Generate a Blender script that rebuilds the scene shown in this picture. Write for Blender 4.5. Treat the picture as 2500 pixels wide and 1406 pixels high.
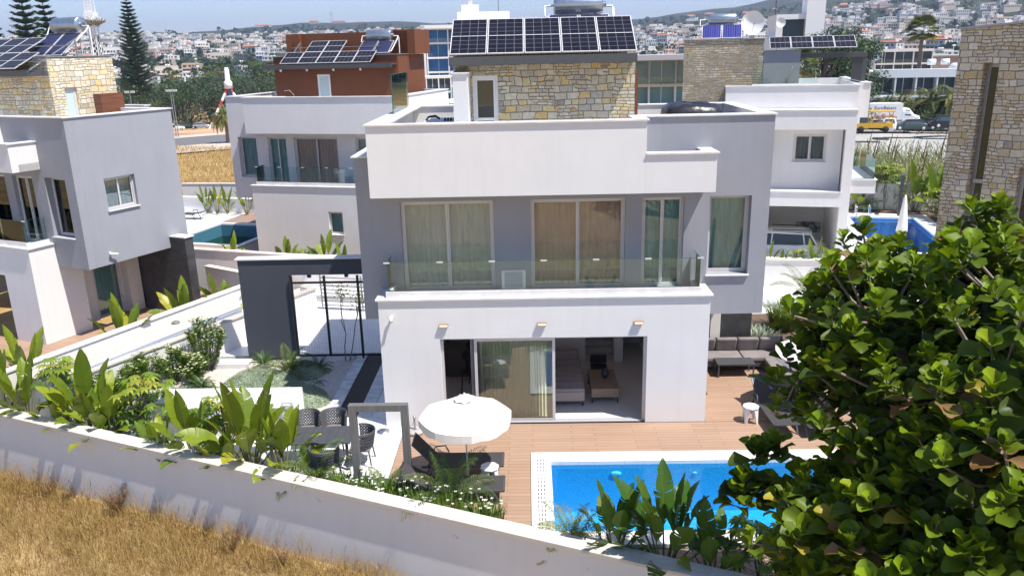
import bpy, math, random
from math import sin, cos, pi, radians, sqrt, atan2, exp
from mathutils import Vector as V, Matrix
R = random.Random(7)
S = bpy.context.scene
COL = S.collection
for o in list(bpy.data.objects): bpy.data.objects.remove(o)

# ---------------------------------------------------------------- camera
cam = bpy.data.objects.new('camera', bpy.data.cameras.new('camera')); COL.objects.link(cam)
pt, rl, yw = 0.28793, -0.023086, -0.023905
fwd = V((sin(yw)*cos(pt), cos(yw)*cos(pt), -sin(pt))); rt = V((cos(yw), -sin(yw), 0)); up = rt.cross(fwd)
r2 = cos(rl)*rt + sin(rl)*up; u2 = cos(rl)*up - sin(rl)*rt
cam.matrix_world = Matrix(((r2.x, u2.x, -fwd.x, 0), (r2.y, u2.y, -fwd.y, -19.5), (r2.z, u2.z, -fwd.z, 9.5688), (0, 0, 0, 1)))
cam.data.sensor_width = 36; cam.data.lens = 28.12; cam.data.clip_start = .1; cam.data.clip_end = 20000
S.camera = cam
# ---------------------------------------------------------------- sky, sun, exposure
SUN = V((.39, -.24, .90)).normalized()
W = bpy.data.worlds.new('World'); S.world = W; W.use_nodes = True
nt = W.node_tree; sky = nt.nodes.new('ShaderNodeTexSky'); sky.sky_type = 'NISHITA'; sky.sun_disc = False
sky.sun_elevation = math.asin(SUN.z); sky.sun_rotation = atan2(SUN.x, SUN.y)
sky.air_density = .9; sky.dust_density = .3; sky.ozone_density = 5; sky.altitude = 20
bg = nt.nodes['Background']; bg.inputs['Strength'].default_value = .125
hs = nt.nodes.new('ShaderNodeMix'); hs.data_type = 'RGBA'; hs.blend_type = 'MULTIPLY'; hs.inputs[0].default_value = 1; hs.inputs[7].default_value = (.98, .92, .93, 1)
nt.links.new(sky.outputs['Color'], hs.inputs[6]); nt.links.new(hs.outputs[2], bg.inputs['Color'])
sl = bpy.data.lights.new('sun', 'SUN'); sl.energy = 4.6; sl.angle = radians(.53); sl.color = (1, .955, .89)
so = bpy.data.objects.new('sun', sl); COL.objects.link(so); so.rotation_euler = SUN.to_track_quat('Z', 'Y').to_euler(); so.location = (20, -20, 60)
S.view_settings.view_transform = 'Standard'; S.view_settings.look = 'None'; S.view_settings.exposure = .6; S.view_settings.gamma = 1
S.render.engine = 'CYCLES'
cy = S.cycles; cy.max_bounces = 8; cy.diffuse_bounces = 5; cy.glossy_bounces = 3; cy.transmission_bounces = 4; cy.transparent_max_bounces = 14; cy.volume_bounces = 0
cy.caustics_reflective = False; cy.caustics_refractive = False; cy.sample_clamp_indirect = 6

# ---------------------------------------------------------------- materials
MATS = {}
def nodes(name):
    m = bpy.data.materials.new(name); m.use_nodes = True; t = m.node_tree
    return m, t, t.nodes['Principled BSDF'], t.nodes['Material Output']
def L(t, a, b): t.links.new(a, b)
def coord(t, scale=(1, 1, 1), kind='Object', rot=(0, 0, 0)):
    c = t.nodes.new('ShaderNodeTexCoord'); m = t.nodes.new('ShaderNodeMapping'); m.inputs['Scale'].default_value = scale; m.inputs['Rotation'].default_value = rot
    L(t, c.outputs[kind], m.inputs['Vector']); return m.outputs['Vector']
def noise(t, vec, scale, detail=4, rough=.55):
    n = t.nodes.new('ShaderNodeTexNoise'); n.inputs['Scale'].default_value = scale; n.inputs['Detail'].default_value = detail; n.inputs['Roughness'].default_value = rough
    L(t, vec, n.inputs['Vector']); return n
def ramp(t, fac, stops):
    r = t.nodes.new('ShaderNodeValToRGB'); e = r.color_ramp.elements
    while len(e) < len(stops): e.new(.5)
    for i, (p, c) in enumerate(stops): e[i].position = p; e[i].color = (*c, 1) if len(c) == 3 else c
    L(t, fac, r.inputs['Fac']); return r.outputs['Color']
def mix(t, fac, a, b, mode='MIX'):
    n = t.nodes.new('ShaderNodeMix'); n.data_type = 'RGBA'; n.blend_type = mode
    for s, v in ((0, fac), (6, a), (7, b)):
        if hasattr(v, 'links'): L(t, v, n.inputs[s])
        else: n.inputs[s].default_value = v if s == 0 else (*v, 1)
    return n.outputs[2]
def bump(t, p, h, strength, dist=.01):
    b = t.nodes.new('ShaderNodeBump'); b.inputs['Strength'].default_value = strength; b.inputs['Distance'].default_value = dist
    L(t, h, b.inputs['Height']); L(t, b.outputs['Normal'], p.inputs['Normal'])
def M(name, col, rough=.6, metal=0, var=None, bmp=None, col2=None, sc=(1, 1, 1), spec=None, emit=None, alpha=None, sub=None):
    """plain surface with optional two-tone noise (var=(scale, lo, hi)) and bump (scale, strength, distance)"""
    if name in MATS: return MATS[name]
    m, t, p, o = nodes(name); MATS[name] = m
    p.inputs['Roughness'].default_value = rough; p.inputs['Metallic'].default_value = metal
    if spec is not None: p.inputs['Specular IOR Level'].default_value = spec
    p.inputs['Base Color'].default_value = (*col, 1); m.diffuse_color = (*col, 1)
    if var:
        n = noise(t, coord(t, sc), var[0], 6, .62); c2 = col2 or tuple(x*.8 for x in col)
        L(t, ramp(t, n.outputs['Fac'], [(var[1], c2), (var[2], col)]), p.inputs['Base Color'])
    if bmp: bump(t, p, noise(t, coord(t), bmp[0], 3).outputs['Fac'], bmp[1], bmp[2] if len(bmp) > 2 else .01)
    if emit: p.inputs['Emission Color'].default_value = (*emit[0], 1); p.inputs['Emission Strength'].default_value = emit[1]
    return m
def stucco(name, col, dirt=.93):
    if name in MATS: return MATS[name]
    m, t, p, o = nodes(name); MATS[name] = m; p.inputs['Roughness'].default_value = .85; p.inputs['Specular IOR Level'].default_value = .2
    v = coord(t); n1 = noise(t, v, .8, 5, .6); v2 = coord(t, (3, 3, .25)); n2 = noise(t, v2, 1.6, 4, .6); nf = noise(t, v, 60, 3, .7)
    a = mix(t, ramp(t, n1.outputs['Fac'], [(.3, (0, 0, 0)), (.75, (1, 1, 1))]), tuple(c*dirt for c in col), col)
    b = mix(t, ramp(t, n2.outputs['Fac'], [(.52, (0, 0, 0)), (.8, (.42, .42, .42))]), a, tuple(c*dirt*.90 for c in col))
    L(t, mix(t, ramp(t, nf.outputs['Fac'], [(.35, (.12, .12, .12)), (.6, (0, 0, 0))]), b, tuple(c*.75 for c in col)), p.inputs['Base Color'])
    bump(t, p, noise(t, v, 110, 3, .7).outputs['Fac'], .35, .006); return m
def stone_wall(name, bw=.36, bh=.18, tint=1., warm=1., seed=0.):
    """squared rubble: brick lattice of uneven rows, warped, one random colour per stone; u runs round the walls, v is height"""
    m, t, p, o = nodes(name); MATS[name] = m; p.inputs['Roughness'].default_value = .9; p.inputs['Specular IOR Level'].default_value = .2
    v = coord(t); s = t.nodes.new('ShaderNodeSeparateXYZ'); L(t, v, s.inputs[0])
    def mth(op, a, b, c=None):
        n = t.nodes.new('ShaderNodeMath'); n.operation = op
        for i, x in enumerate((a, b, c)):
            if x is None: continue
            if hasattr(x, 'links'): L(t, x, n.inputs[i])
            else: n.inputs[i].default_value = x
        return n.outputs[0]
    u = mth('ADD', s.outputs[0], s.outputs[1]); w = noise(t, v, 2.1, 3, .6); wc = t.nodes.new('ShaderNodeSeparateColor'); L(t, w.outputs['Color'], wc.inputs[0]); wl = noise(t, coord(t, (.0, .0, 1)), 1.6, 1, .5)
    u2 = mth('MULTIPLY_ADD', wc.outputs[0], bw*.55, u); z2 = mth('MULTIPLY_ADD', wc.outputs[1], bh*.75, s.outputs[2]); z3 = mth('MULTIPLY_ADD', wl.outputs['Fac'], bh*1.6, z2); cb = t.nodes.new('ShaderNodeCombineXYZ'); L(t, u2, cb.inputs[0]); L(t, z3, cb.inputs[1]); cb.inputs[2].default_value = seed
    def bricks(W_, H_, off, sq):
        b = t.nodes.new('ShaderNodeTexBrick'); b.offset = off; b.offset_frequency = 2; b.squash = sq; b.squash_frequency = 3; L(t, cb.outputs[0], b.inputs['Vector'])
        for k, x in (('Scale', 1), ('Mortar Size', .011), ('Brick Width', W_), ('Row Height', H_), ('Mortar Smooth', .5), ('Bias', 0)): b.inputs[k].default_value = x
        b.inputs['Color1'].default_value = (0, 0, 0, 1); b.inputs['Color2'].default_value = (1, 1, 1, 1); b.inputs['Mortar'].default_value = (.5, .5, .5, 1); return b
    A = bricks(bw, bh, .43, .62); B = bricks(bw*.57, bh*.5, .31, 1.4); pick = noise(t, v, 1.3, 0); pk = ramp(t, pick.outputs['Fac'], [(.50, (0, 0, 0)), (.51, (1, 1, 1))])
    col = mix(t, pk, A.outputs['Color'], B.outputs['Color']); mor = mix(t, pk, A.outputs['Fac'], B.outputs['Fac']); k = tint
    base = ramp(t, col, [(0, (.42*k, .36*k, .24*k)), (.20, (.54*k, .48*k, .36*k)), (.38, (.50*k*warm, .38*k*warm, .17*k)), (.50, (.36*k, .335*k, .30*k)), (.60, (.62*k, .57*k, .46*k)), (.72, (.48*k, .42*k, .31*k)), (.82, (.52*k*warm, .33*k*warm, .08*k)), (.90, (.58*k, .54*k, .44*k)), (.95, (.40*k*warm, .21*k, .07*k)), (.975, (.18*k, .17*k, .165*k))]); t.nodes[-1].color_ramp.interpolation = 'CONSTANT'
    n = noise(t, v, 9, 8, .7); base = mix(t, ramp(t, n.outputs['Fac'], [(.35, (.6, .6, .6)), (.62, (0, 0, 0))]), base, (.30*k, .25*k, .17*k)); n3 = noise(t, v, 26, 6, .75)
    base = mix(t, ramp(t, n3.outputs['Fac'], [(.42, (0, 0, 0)), (.62, (.5, .5, .5))]), base, (.66*k, .61*k, .50*k))
    L(t, mix(t, ramp(t, mor, [(.25, (0, 0, 0)), (.7, (1, 1, 1))]), base, (.21*k, .185*k, .14*k)), p.inputs['Base Color'])
    bump(t, p, mth('MULTIPLY_ADD', n3.outputs['Fac'], .35, mth('SUBTRACT', 1., mor)), 1, .03); return m
def planks(name, col, col2, w=1.4, h=.14, gap=.006, rough=.65, rot=0, gapc=None):
    m, t, p, o = nodes(name); MATS[name] = m; p.inputs['Roughness'].default_value = rough
    v = coord(t, rot=(0, 0, rot)); b = t.nodes.new('ShaderNodeTexBrick'); b.offset = .37; L(t, v, b.inputs['Vector'])
    for k, x in (('Scale', 1), ('Mortar Size', gap), ('Brick Width', w), ('Row Height', h), ('Mortar Smooth', .1), ('Bias', 0)): b.inputs[k].default_value = x
    b.inputs['Color1'].default_value = (*col, 1); b.inputs['Color2'].default_value = (*col2, 1); b.inputs['Mortar'].default_value = (*(gapc or tuple(c*.35 for c in col)), 1)
    n = noise(t, coord(t, (2, 26, 2), rot=(0, 0, rot)), 1.2, 5, .6); n2 = noise(t, v, .55, 4, .6)
    c = mix(t, ramp(t, n.outputs['Fac'], [(.3, (.28, .28, .28)), (.7, (0, 0, 0))]), b.outputs['Color'], tuple(x*.62 for x in col))
    L(t, mix(t, ramp(t, n2.outputs['Fac'], [(.4, (0, 0, 0)), (.75, (.3, .3, .3))]), c, tuple(min(1, x*1.3) for x in col)), p.inputs['Base Color'])
    bump(t, p, b.outputs['Fac'], -.5, .006); return m
def tiles(name, col, w=.9, h=.9, joint=(.45, .44, .42), veins=(.55, .56, .58), off=.5, rot=0, rough=.35, gap=.006, vs=1.3):
    m, t, p, o = nodes(name); MATS[name] = m; p.inputs['Roughness'].default_value = rough
    v = coord(t, rot=(0, 0, rot)); b = t.nodes.new('ShaderNodeTexBrick'); b.offset = off; L(t, v, b.inputs['Vector'])
    for k, x in (('Scale', 1), ('Mortar Size', gap), ('Brick Width', w), ('Row Height', h), ('Mortar Smooth', .1)): b.inputs[k].default_value = x
    b.inputs['Color1'].default_value = (*col, 1); b.inputs['Color2'].default_value = (*tuple(c*.95 for c in col), 1); b.inputs['Mortar'].default_value = (*joint, 1)
    n = noise(t, coord(t, (1, 2.2, 1), rot=(0, 0, .6)), vs, 9, .7)
    L(t, mix(t, ramp(t, n.outputs['Fac'], [(.47, (0, 0, 0)), (.505, (.7, .7, .7)), (.55, (0, 0, 0))]), b.outputs['Color'], veins), p.inputs['Base Color'])
    return m
def glass(name, tint=(.62, .78, .76), refl=.16, rough=.0):
    m = bpy.data.materials.new(name); m.use_nodes = True; t = m.node_tree; t.nodes.clear(); MATS[name] = m
    o = t.nodes.new('ShaderNodeOutputMaterial'); tr = t.nodes.new('ShaderNodeBsdfTransparent'); g = t.nodes.new('ShaderNodeBsdfGlossy'); mx = t.nodes.new('ShaderNodeMixShader')
    fr = t.nodes.new('ShaderNodeFresnel'); fr.inputs['IOR'].default_value = 1.5; ad = t.nodes.new('ShaderNodeMath'); ad.operation = 'ADD'; ad.use_clamp = True; ad.inputs[1].default_value = refl*.5
    tr.inputs['Color'].default_value = (*[c**.5 for c in tint], 1); g.inputs['Roughness'].default_value = rough; g.inputs['Color'].default_value = (.95, 1, .98, 1)
    L(t, fr.outputs[0], ad.inputs[0]); L(t, ad.outputs[0], mx.inputs['Fac']); L(t, tr.outputs[0], mx.inputs[1]); L(t, g.outputs[0], mx.inputs[2]); L(t, mx.outputs[0], o.inputs['Surface'])
    m.diffuse_color = (*tint, 1); return m
def water(name, tint, wave=9, strength=.25):
    m = glass(name, [c*c for c in tint], .0, .02); t = m.node_tree; g = [n for n in t.nodes if n.type == 'BSDF_GLOSSY'][0]; fr = [n for n in t.nodes if n.type == 'FRESNEL'][0]; fr.inputs['IOR'].default_value = 1.33
    b = t.nodes.new('ShaderNodeBump'); b.inputs['Strength'].default_value = strength; b.inputs['Distance'].default_value = .03
    L(t, noise(t, coord(t), wave, 3, .6).outputs['Fac'], b.inputs['Height']); L(t, b.outputs['Normal'], g.inputs['Normal']); L(t, b.outputs['Normal'], fr.inputs['Normal']); return m
def mosaic(name, col, ripple=None, amt=.35):
    """pool tile lining; noise mixes the paler ripple colour and a deeper tone into the tile colour"""
    m, t, p, o = nodes(name); MATS[name] = m; p.inputs['Roughness'].default_value = .4
    v = coord(t); b = t.nodes.new('ShaderNodeTexVoronoi'); b.inputs['Scale'].default_value = 30; b.inputs['Randomness'].default_value = .15; L(t, v, b.inputs['Vector'])
    c = mix(t, .12, col, b.outputs['Color']); n = noise(t, v, 7, 3, .6); n2 = noise(t, v, 38, 2, .5)
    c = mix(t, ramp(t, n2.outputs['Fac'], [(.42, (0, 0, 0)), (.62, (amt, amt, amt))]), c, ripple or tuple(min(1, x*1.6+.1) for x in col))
    L(t, mix(t, ramp(t, n.outputs['Fac'], [(.3, (.15, .15, .15)), (.6, (0, 0, 0))]), c, tuple(x*.7 for x in col)), p.inputs['Base Color']); return m
def leafm(name, col, col2, rough=.42, trans=.28, sc=3., spec=.45):
    """leaf: diffuse + a little light passing through, colour varied by the per-leaf attribute and by noise"""
    m, t, p, o = nodes(name); MATS[name] = m; p.inputs['Roughness'].default_value = rough; p.inputs['Specular IOR Level'].default_value = spec
    a = t.nodes.new('ShaderNodeAttribute'); a.attribute_name = 'leaf'; n = noise(t, coord(t), sc, 3)
    s = t.nodes.new('ShaderNodeMath'); s.operation = 'MULTIPLY_ADD'; L(t, n.outputs['Fac'], s.inputs[0]); s.inputs[1].default_value = .45; L(t, a.outputs['Fac'], s.inputs[2])
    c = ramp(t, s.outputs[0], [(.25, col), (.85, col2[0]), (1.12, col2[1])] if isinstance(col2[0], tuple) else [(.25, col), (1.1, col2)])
    L(t, c, p.inputs['Base Color']); tl = t.nodes.new('ShaderNodeBsdfTranslucent'); mx = t.nodes.new('ShaderNodeMixShader'); mx.inputs['Fac'].default_value = trans
    L(t, mix(t, 1, c, (1.0, 1.0, .45), 'MULTIPLY'), tl.inputs['Color']); L(t, p.outputs[0], mx.inputs[1]); L(t, tl.outputs[0], mx.inputs[2]); L(t, mx.outputs[0], o.inputs['Surface']); m.diffuse_color = (*col, 1); return m
def solar(name, col=(.010, .010, .016), line=(.15, .15, .17), nx=4, ny=8, w=1.0, h=1.72):
    """photovoltaic cells; x,y of the panel's own plane carried by UV"""
    m, t, p, o = nodes(name); MATS[name] = m; p.inputs['Roughness'].default_value = .25; p.inputs['Specular IOR Level'].default_value = .12
    u = t.nodes.new('ShaderNodeUVMap'); b = t.nodes.new('ShaderNodeTexBrick'); b.offset = 0; L(t, u.outputs[0], b.inputs['Vector'])
    for k, x in (('Scale', 1), ('Mortar Size', .006), ('Brick Width', w/nx), ('Row Height', h/ny), ('Mortar Smooth', .0)): b.inputs[k].default_value = x
    b.inputs['Color1'].default_value = (*col, 1); b.inputs['Color2'].default_value = (*tuple(c*1.5 for c in col), 1); b.inputs['Mortar'].default_value = (*line, 1)
    L(t, b.outputs['Color'], p.inputs['Base Color']); return m

WHITE = stucco('white_render', (.81, .795, .78)); WARMW = stucco('warm_white_render', (.82, .78, .74)); GREY = stucco('grey_render', (.355, .362, .398), .9); PALEG = stucco('pale_grey_render', (.71, .70, .71), .95); CHAR = stucco('charcoal_render', (.075, .082, .10), .85)
DARKST = M('dark_stone_tile', (.075, .073, .075), .55, var=(2.5, .35, .7), col2=(.035, .035, .036))
MARB = M('marble_coping', (.80, .785, .77), .45, var=(2.2, .3, .7), col2=(.62, .61, .61), bmp=(30, .15))
TRAV = M('travertine_coping', (.66, .60, .51), .7, var=(1.3, .3, .75), col2=(.48, .43, .37), bmp=(40, .3))
STONE = stone_wall('rubble_stone', .34, .185, 1.12, 1.2); STONEL = stone_wall('yellow_rubble_stone', .36, .20, 1.45, 1.12, .3); STONES = stone_wall('thin_rubble_stone', .36, .11, 1.05, .85, .6); STONER = stone_wall('grey_rubble_stone', .30, .17, 1.2, .85, .9)
TIMB = planks('timber_cladding', (.19, .062, .022), (.15, .048, .018), 3.2, .12, .005)
def timber_vert():
    m, t, p, o = nodes('timber_boards'); MATS['timber_boards'] = m; p.inputs['Roughness'].default_value = .55
    v = coord(t, (1, 1, 1)); n = noise(t, coord(t, (1.2, 1.2, 22)), 1.4, 5, .6); w = t.nodes.new('ShaderNodeTexWave'); w.bands_direction = 'Z'; w.inputs['Scale'].default_value = 2.6; w.wave_profile = 'SAW'; L(t, v, w.inputs['Vector'])
    c = ramp(t, n.outputs['Fac'], [(.3, (.10, .032, .014)), (.7, (.235, .085, .036))]); L(t, mix(t, ramp(t, w.outputs['Fac'], [(.0, (1, 1, 1)), (.06, (0, 0, 0))]), c, (.05, .018, .01)), p.inputs['Base Color']); return m
TIMBV = timber_vert()
DECK = planks('timber_deck', (.365, .235, .158), (.42, .285, .20), 1.6, .145, .007, gapc=(.2, .11, .07)); DECK2 = planks('grey_brown_deck', (.33, .225, .17), (.37, .26, .20), 1.8, .15, .006)
PAVE = tiles('marble_paving', (.80, .79, .775)); PAVEW = tiles('white_paving', (.84, .83, .81), .6, .6, (.6, .59, .57), (.7, .69, .68)); INFL = tiles('interior_floor_tile', (.76, .70, .65), 1.2, 1.2, (.60, .55, .5), (.72, .66, .61), 0, rough=.25)
MARV = M('veined_marble', (.72, .72, .72), .35, var=(1.6, .42, .6), col2=(.50, .51, .54), sc=(1, 2.5, 1))
DKDK = planks('dark_deck_strip', (.042, .034, .030), (.055, .044, .038), 3, .10, .008, gapc=(.01, .01, .01))
ALU = M('silver_aluminium', (.63, .615, .61), .5, .15); ALUG = M('grey_aluminium', (.36, .36, .36), .4, .6); DGM = M('dark_grey_metal', (.11, .112, .118), .5, .35, var=(6, .3, .8)); BLK = M('black_metal', (.016, .016, .018), .5, .3); STEEL = M('galvanised_steel', (.52, .56, .60), .3, .85, var=(5, .3, .7), col2=(.40, .44, .48)); WPL = M('white_plastic', (.80, .80, .80), .4); WPNT = M('white_paint', (.82, .82, .82), .5); CHROME = M('chrome', (.75, .76, .78), .12, 1)
GL = glass('window_glass', (.88, .95, .93), .03); GLB = glass('balustrade_glass', (.78, .92, .91), .02); GLD = glass('dark_glass', (.30, .42, .44), .0); GLE = M('glass_edge', (.02, .12, .11), .2); GLC = glass('clear_pane', (.86, .93, .92), .0); FROST = M('frosted_glass', (.55, .66, .68), .25)
CUR = M('beige_curtain', (.86, .86, .84), .9, var=(2, .3, .7), sc=(6, 6, .6), col2=(.60, .60, .58)); CURG = M('curtain_reflection_tint', (.36, .66, .68), .9, var=(2, .3, .7), sc=(6, 6, .6), col2=(.20, .40, .42)); CURW = M('white_curtain', (.62, .60, .62), .9); INW = M('interior_wall', (.84, .81, .78), .9); DKIN = M('unlit_room_dark', (.05, .048, .045), .9)  # CURG paints the panes' green tree reflection into the curtain; DKIN the unlit room
PV = solar('photovoltaic_cells'); THERM = solar('solar_thermal_cells', (.02, .024, .06), (.11, .12, .20), 9, 1, 1, 1.8); THERMB = solar('blue_thermal_cells', (.035, .04, .19), (.20, .20, .34), 8, 1, 1, 1.8)
SLAT = M('shutter_slats', (.50, .53, .60), .5); ROPE = M('grey_rope', (.085, .088, .10), .8, var=(30, .3, .7)); CUSH = M('taupe_cushion', (.30, .268, .262), .95, var=(3, .3, .8), col2=(.19, .165, .16), bmp=(60, .3)); MESHF = M('charcoal_mesh_fabric', (.05, .046, .048), .75, bmp=(200, .3)); SOFA = M('mauve_fabric', (.40, .345, .335), .95, bmp=(50, .3)); OAK = M('oak_wood', (.36, .26, .18), .55, var=(3, .3, .7), sc=(1, 8, 8)); CANV = M('white_canvas', (.84, .80, .75), .85, var=(3, .3, .8), col2=(.78, .74, .69))
BLKF = M('black_cover', (.022, .022, .026), .35, bmp=(4, .5, .05)); MAUV = M('mauve_cover', (.24, .19, .21), .7); RUB = M('tyre_rubber', (.02, .02, .02), .85)
LGT = M('lamp_glow', (.9, .62, .45), .5, emit=((1, .62, .38), .55)); COPR = M('copper_trim', (.42, .26, .19), .4, .5)
BANA = leafm('banana_leaf', (.12, .19, .014), ((.31, .38, .02), (.40, .38, .03)), .40, .35, 2.); BANAD = leafm('deep_banana_leaf', (.05, .12, .014), ((.12, .20, .016), (.28, .29, .03)), .38, .3, 2.)
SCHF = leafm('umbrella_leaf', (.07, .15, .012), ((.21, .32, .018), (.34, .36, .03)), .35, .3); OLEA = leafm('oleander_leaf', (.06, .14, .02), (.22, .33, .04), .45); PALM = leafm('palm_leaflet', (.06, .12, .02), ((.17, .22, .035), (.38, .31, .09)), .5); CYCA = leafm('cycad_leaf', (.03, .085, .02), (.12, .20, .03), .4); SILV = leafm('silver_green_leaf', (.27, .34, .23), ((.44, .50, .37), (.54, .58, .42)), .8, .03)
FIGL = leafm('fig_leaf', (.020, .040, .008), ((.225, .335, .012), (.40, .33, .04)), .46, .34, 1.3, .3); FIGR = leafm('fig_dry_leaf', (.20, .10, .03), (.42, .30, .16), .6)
TREEL = leafm('tree_leaf', (.018, .045, .014), (.07, .12, .03), .6, .15, 1.); PINEL = leafm('pine_needle', (.016, .045, .022), (.05, .10, .04), .6, .1, 1.); PLMD = leafm('date_palm_leaf', (.06, .09, .02), ((.17, .19, .035), (.30, .24, .07)), .55, .2, 1.); DRYG = leafm('dry_grass_blade', (.27, .16, .05), ((.46, .32, .105), (.60, .46, .20)), .7, .3, .5); REED = leafm('reed_leaf', (.12, .17, .06), ((.27, .33, .13), (.44, .41, .22)), .7, .2, .4); DRYW = leafm('dry_weed', (.20, .10, .055), (.38, .25, .13), .8, .1)
FBARK = M('fig_bark', (.34, .28, .23), .9, var=(8, .3, .7), col2=(.18, .14, .11)); BARK = M('bark', (.15, .125, .105), .9, var=(8, .3, .7), col2=(.07, .058, .05), bmp=(20, .5)); STEM = M('green_stem', (.12, .15, .035), .6, var=(4, .3, .7), col2=(.20, .14, .05)); PBARK = M('palm_trunk', (.20, .165, .13), .9, var=(10, .3, .7)); FLWY = M('cream_petals', (.80, .76, .48), .7); FLWW = M('white_petals', (.82, .80, .70), .7)
SOIL = M('planting_soil', (.16, .105, .07), .95, var=(6, .3, .7), bmp=(30, .6, .02)); CONC = M('concrete', (.42, .41, .39), .85, var=(3, .3, .7), bmp=(30, .3)); RED = M('red_paint', (.42, .03, .04), .45); YEL = M('yellow_paint', (.62, .36, .02), .45); BLU = M('blue_paint', (.03, .16, .45), .5); ORG = M('orange_tile', (.52, .19, .07), .7); GDK = M('dark_window', (.06, .085, .10), .35, spec=.2); GBL = M('blue_glazing', (.05, .20, .45), .3, spec=.2); GGR = M('green_glazing', (.20, .36, .38), .35, spec=.2)
def gravel(name, a, b, sc=55):
    m, t, p, o = nodes(name); MATS[name] = m; p.inputs['Roughness'].default_value = .9; v = coord(t); q = t.nodes.new('ShaderNodeTexVoronoi'); q.inputs['Scale'].default_value = sc; L(t, v, q.inputs['Vector'])
    s = t.nodes.new('ShaderNodeSeparateColor'); L(t, q.outputs['Color'], s.inputs[0]); c = mix(t, s.outputs[0], a, b); d = ramp(t, q.outputs['Distance'], [(.3, (0, 0, 0)), (.75, (.7, .7, .7))])
    L(t, mix(t, d, c, tuple(x*.35 for x in a)), p.inputs['Base Color']); bump(t, p, q.outputs['Distance'], -.8, .02); return m
GRAV = gravel('white_pebbles', (.62, .54, .47), (.84, .77, .70)); GRAVR = gravel('roof_gravel', (.66, .58, .49), (.78, .71, .62), 40)
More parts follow.
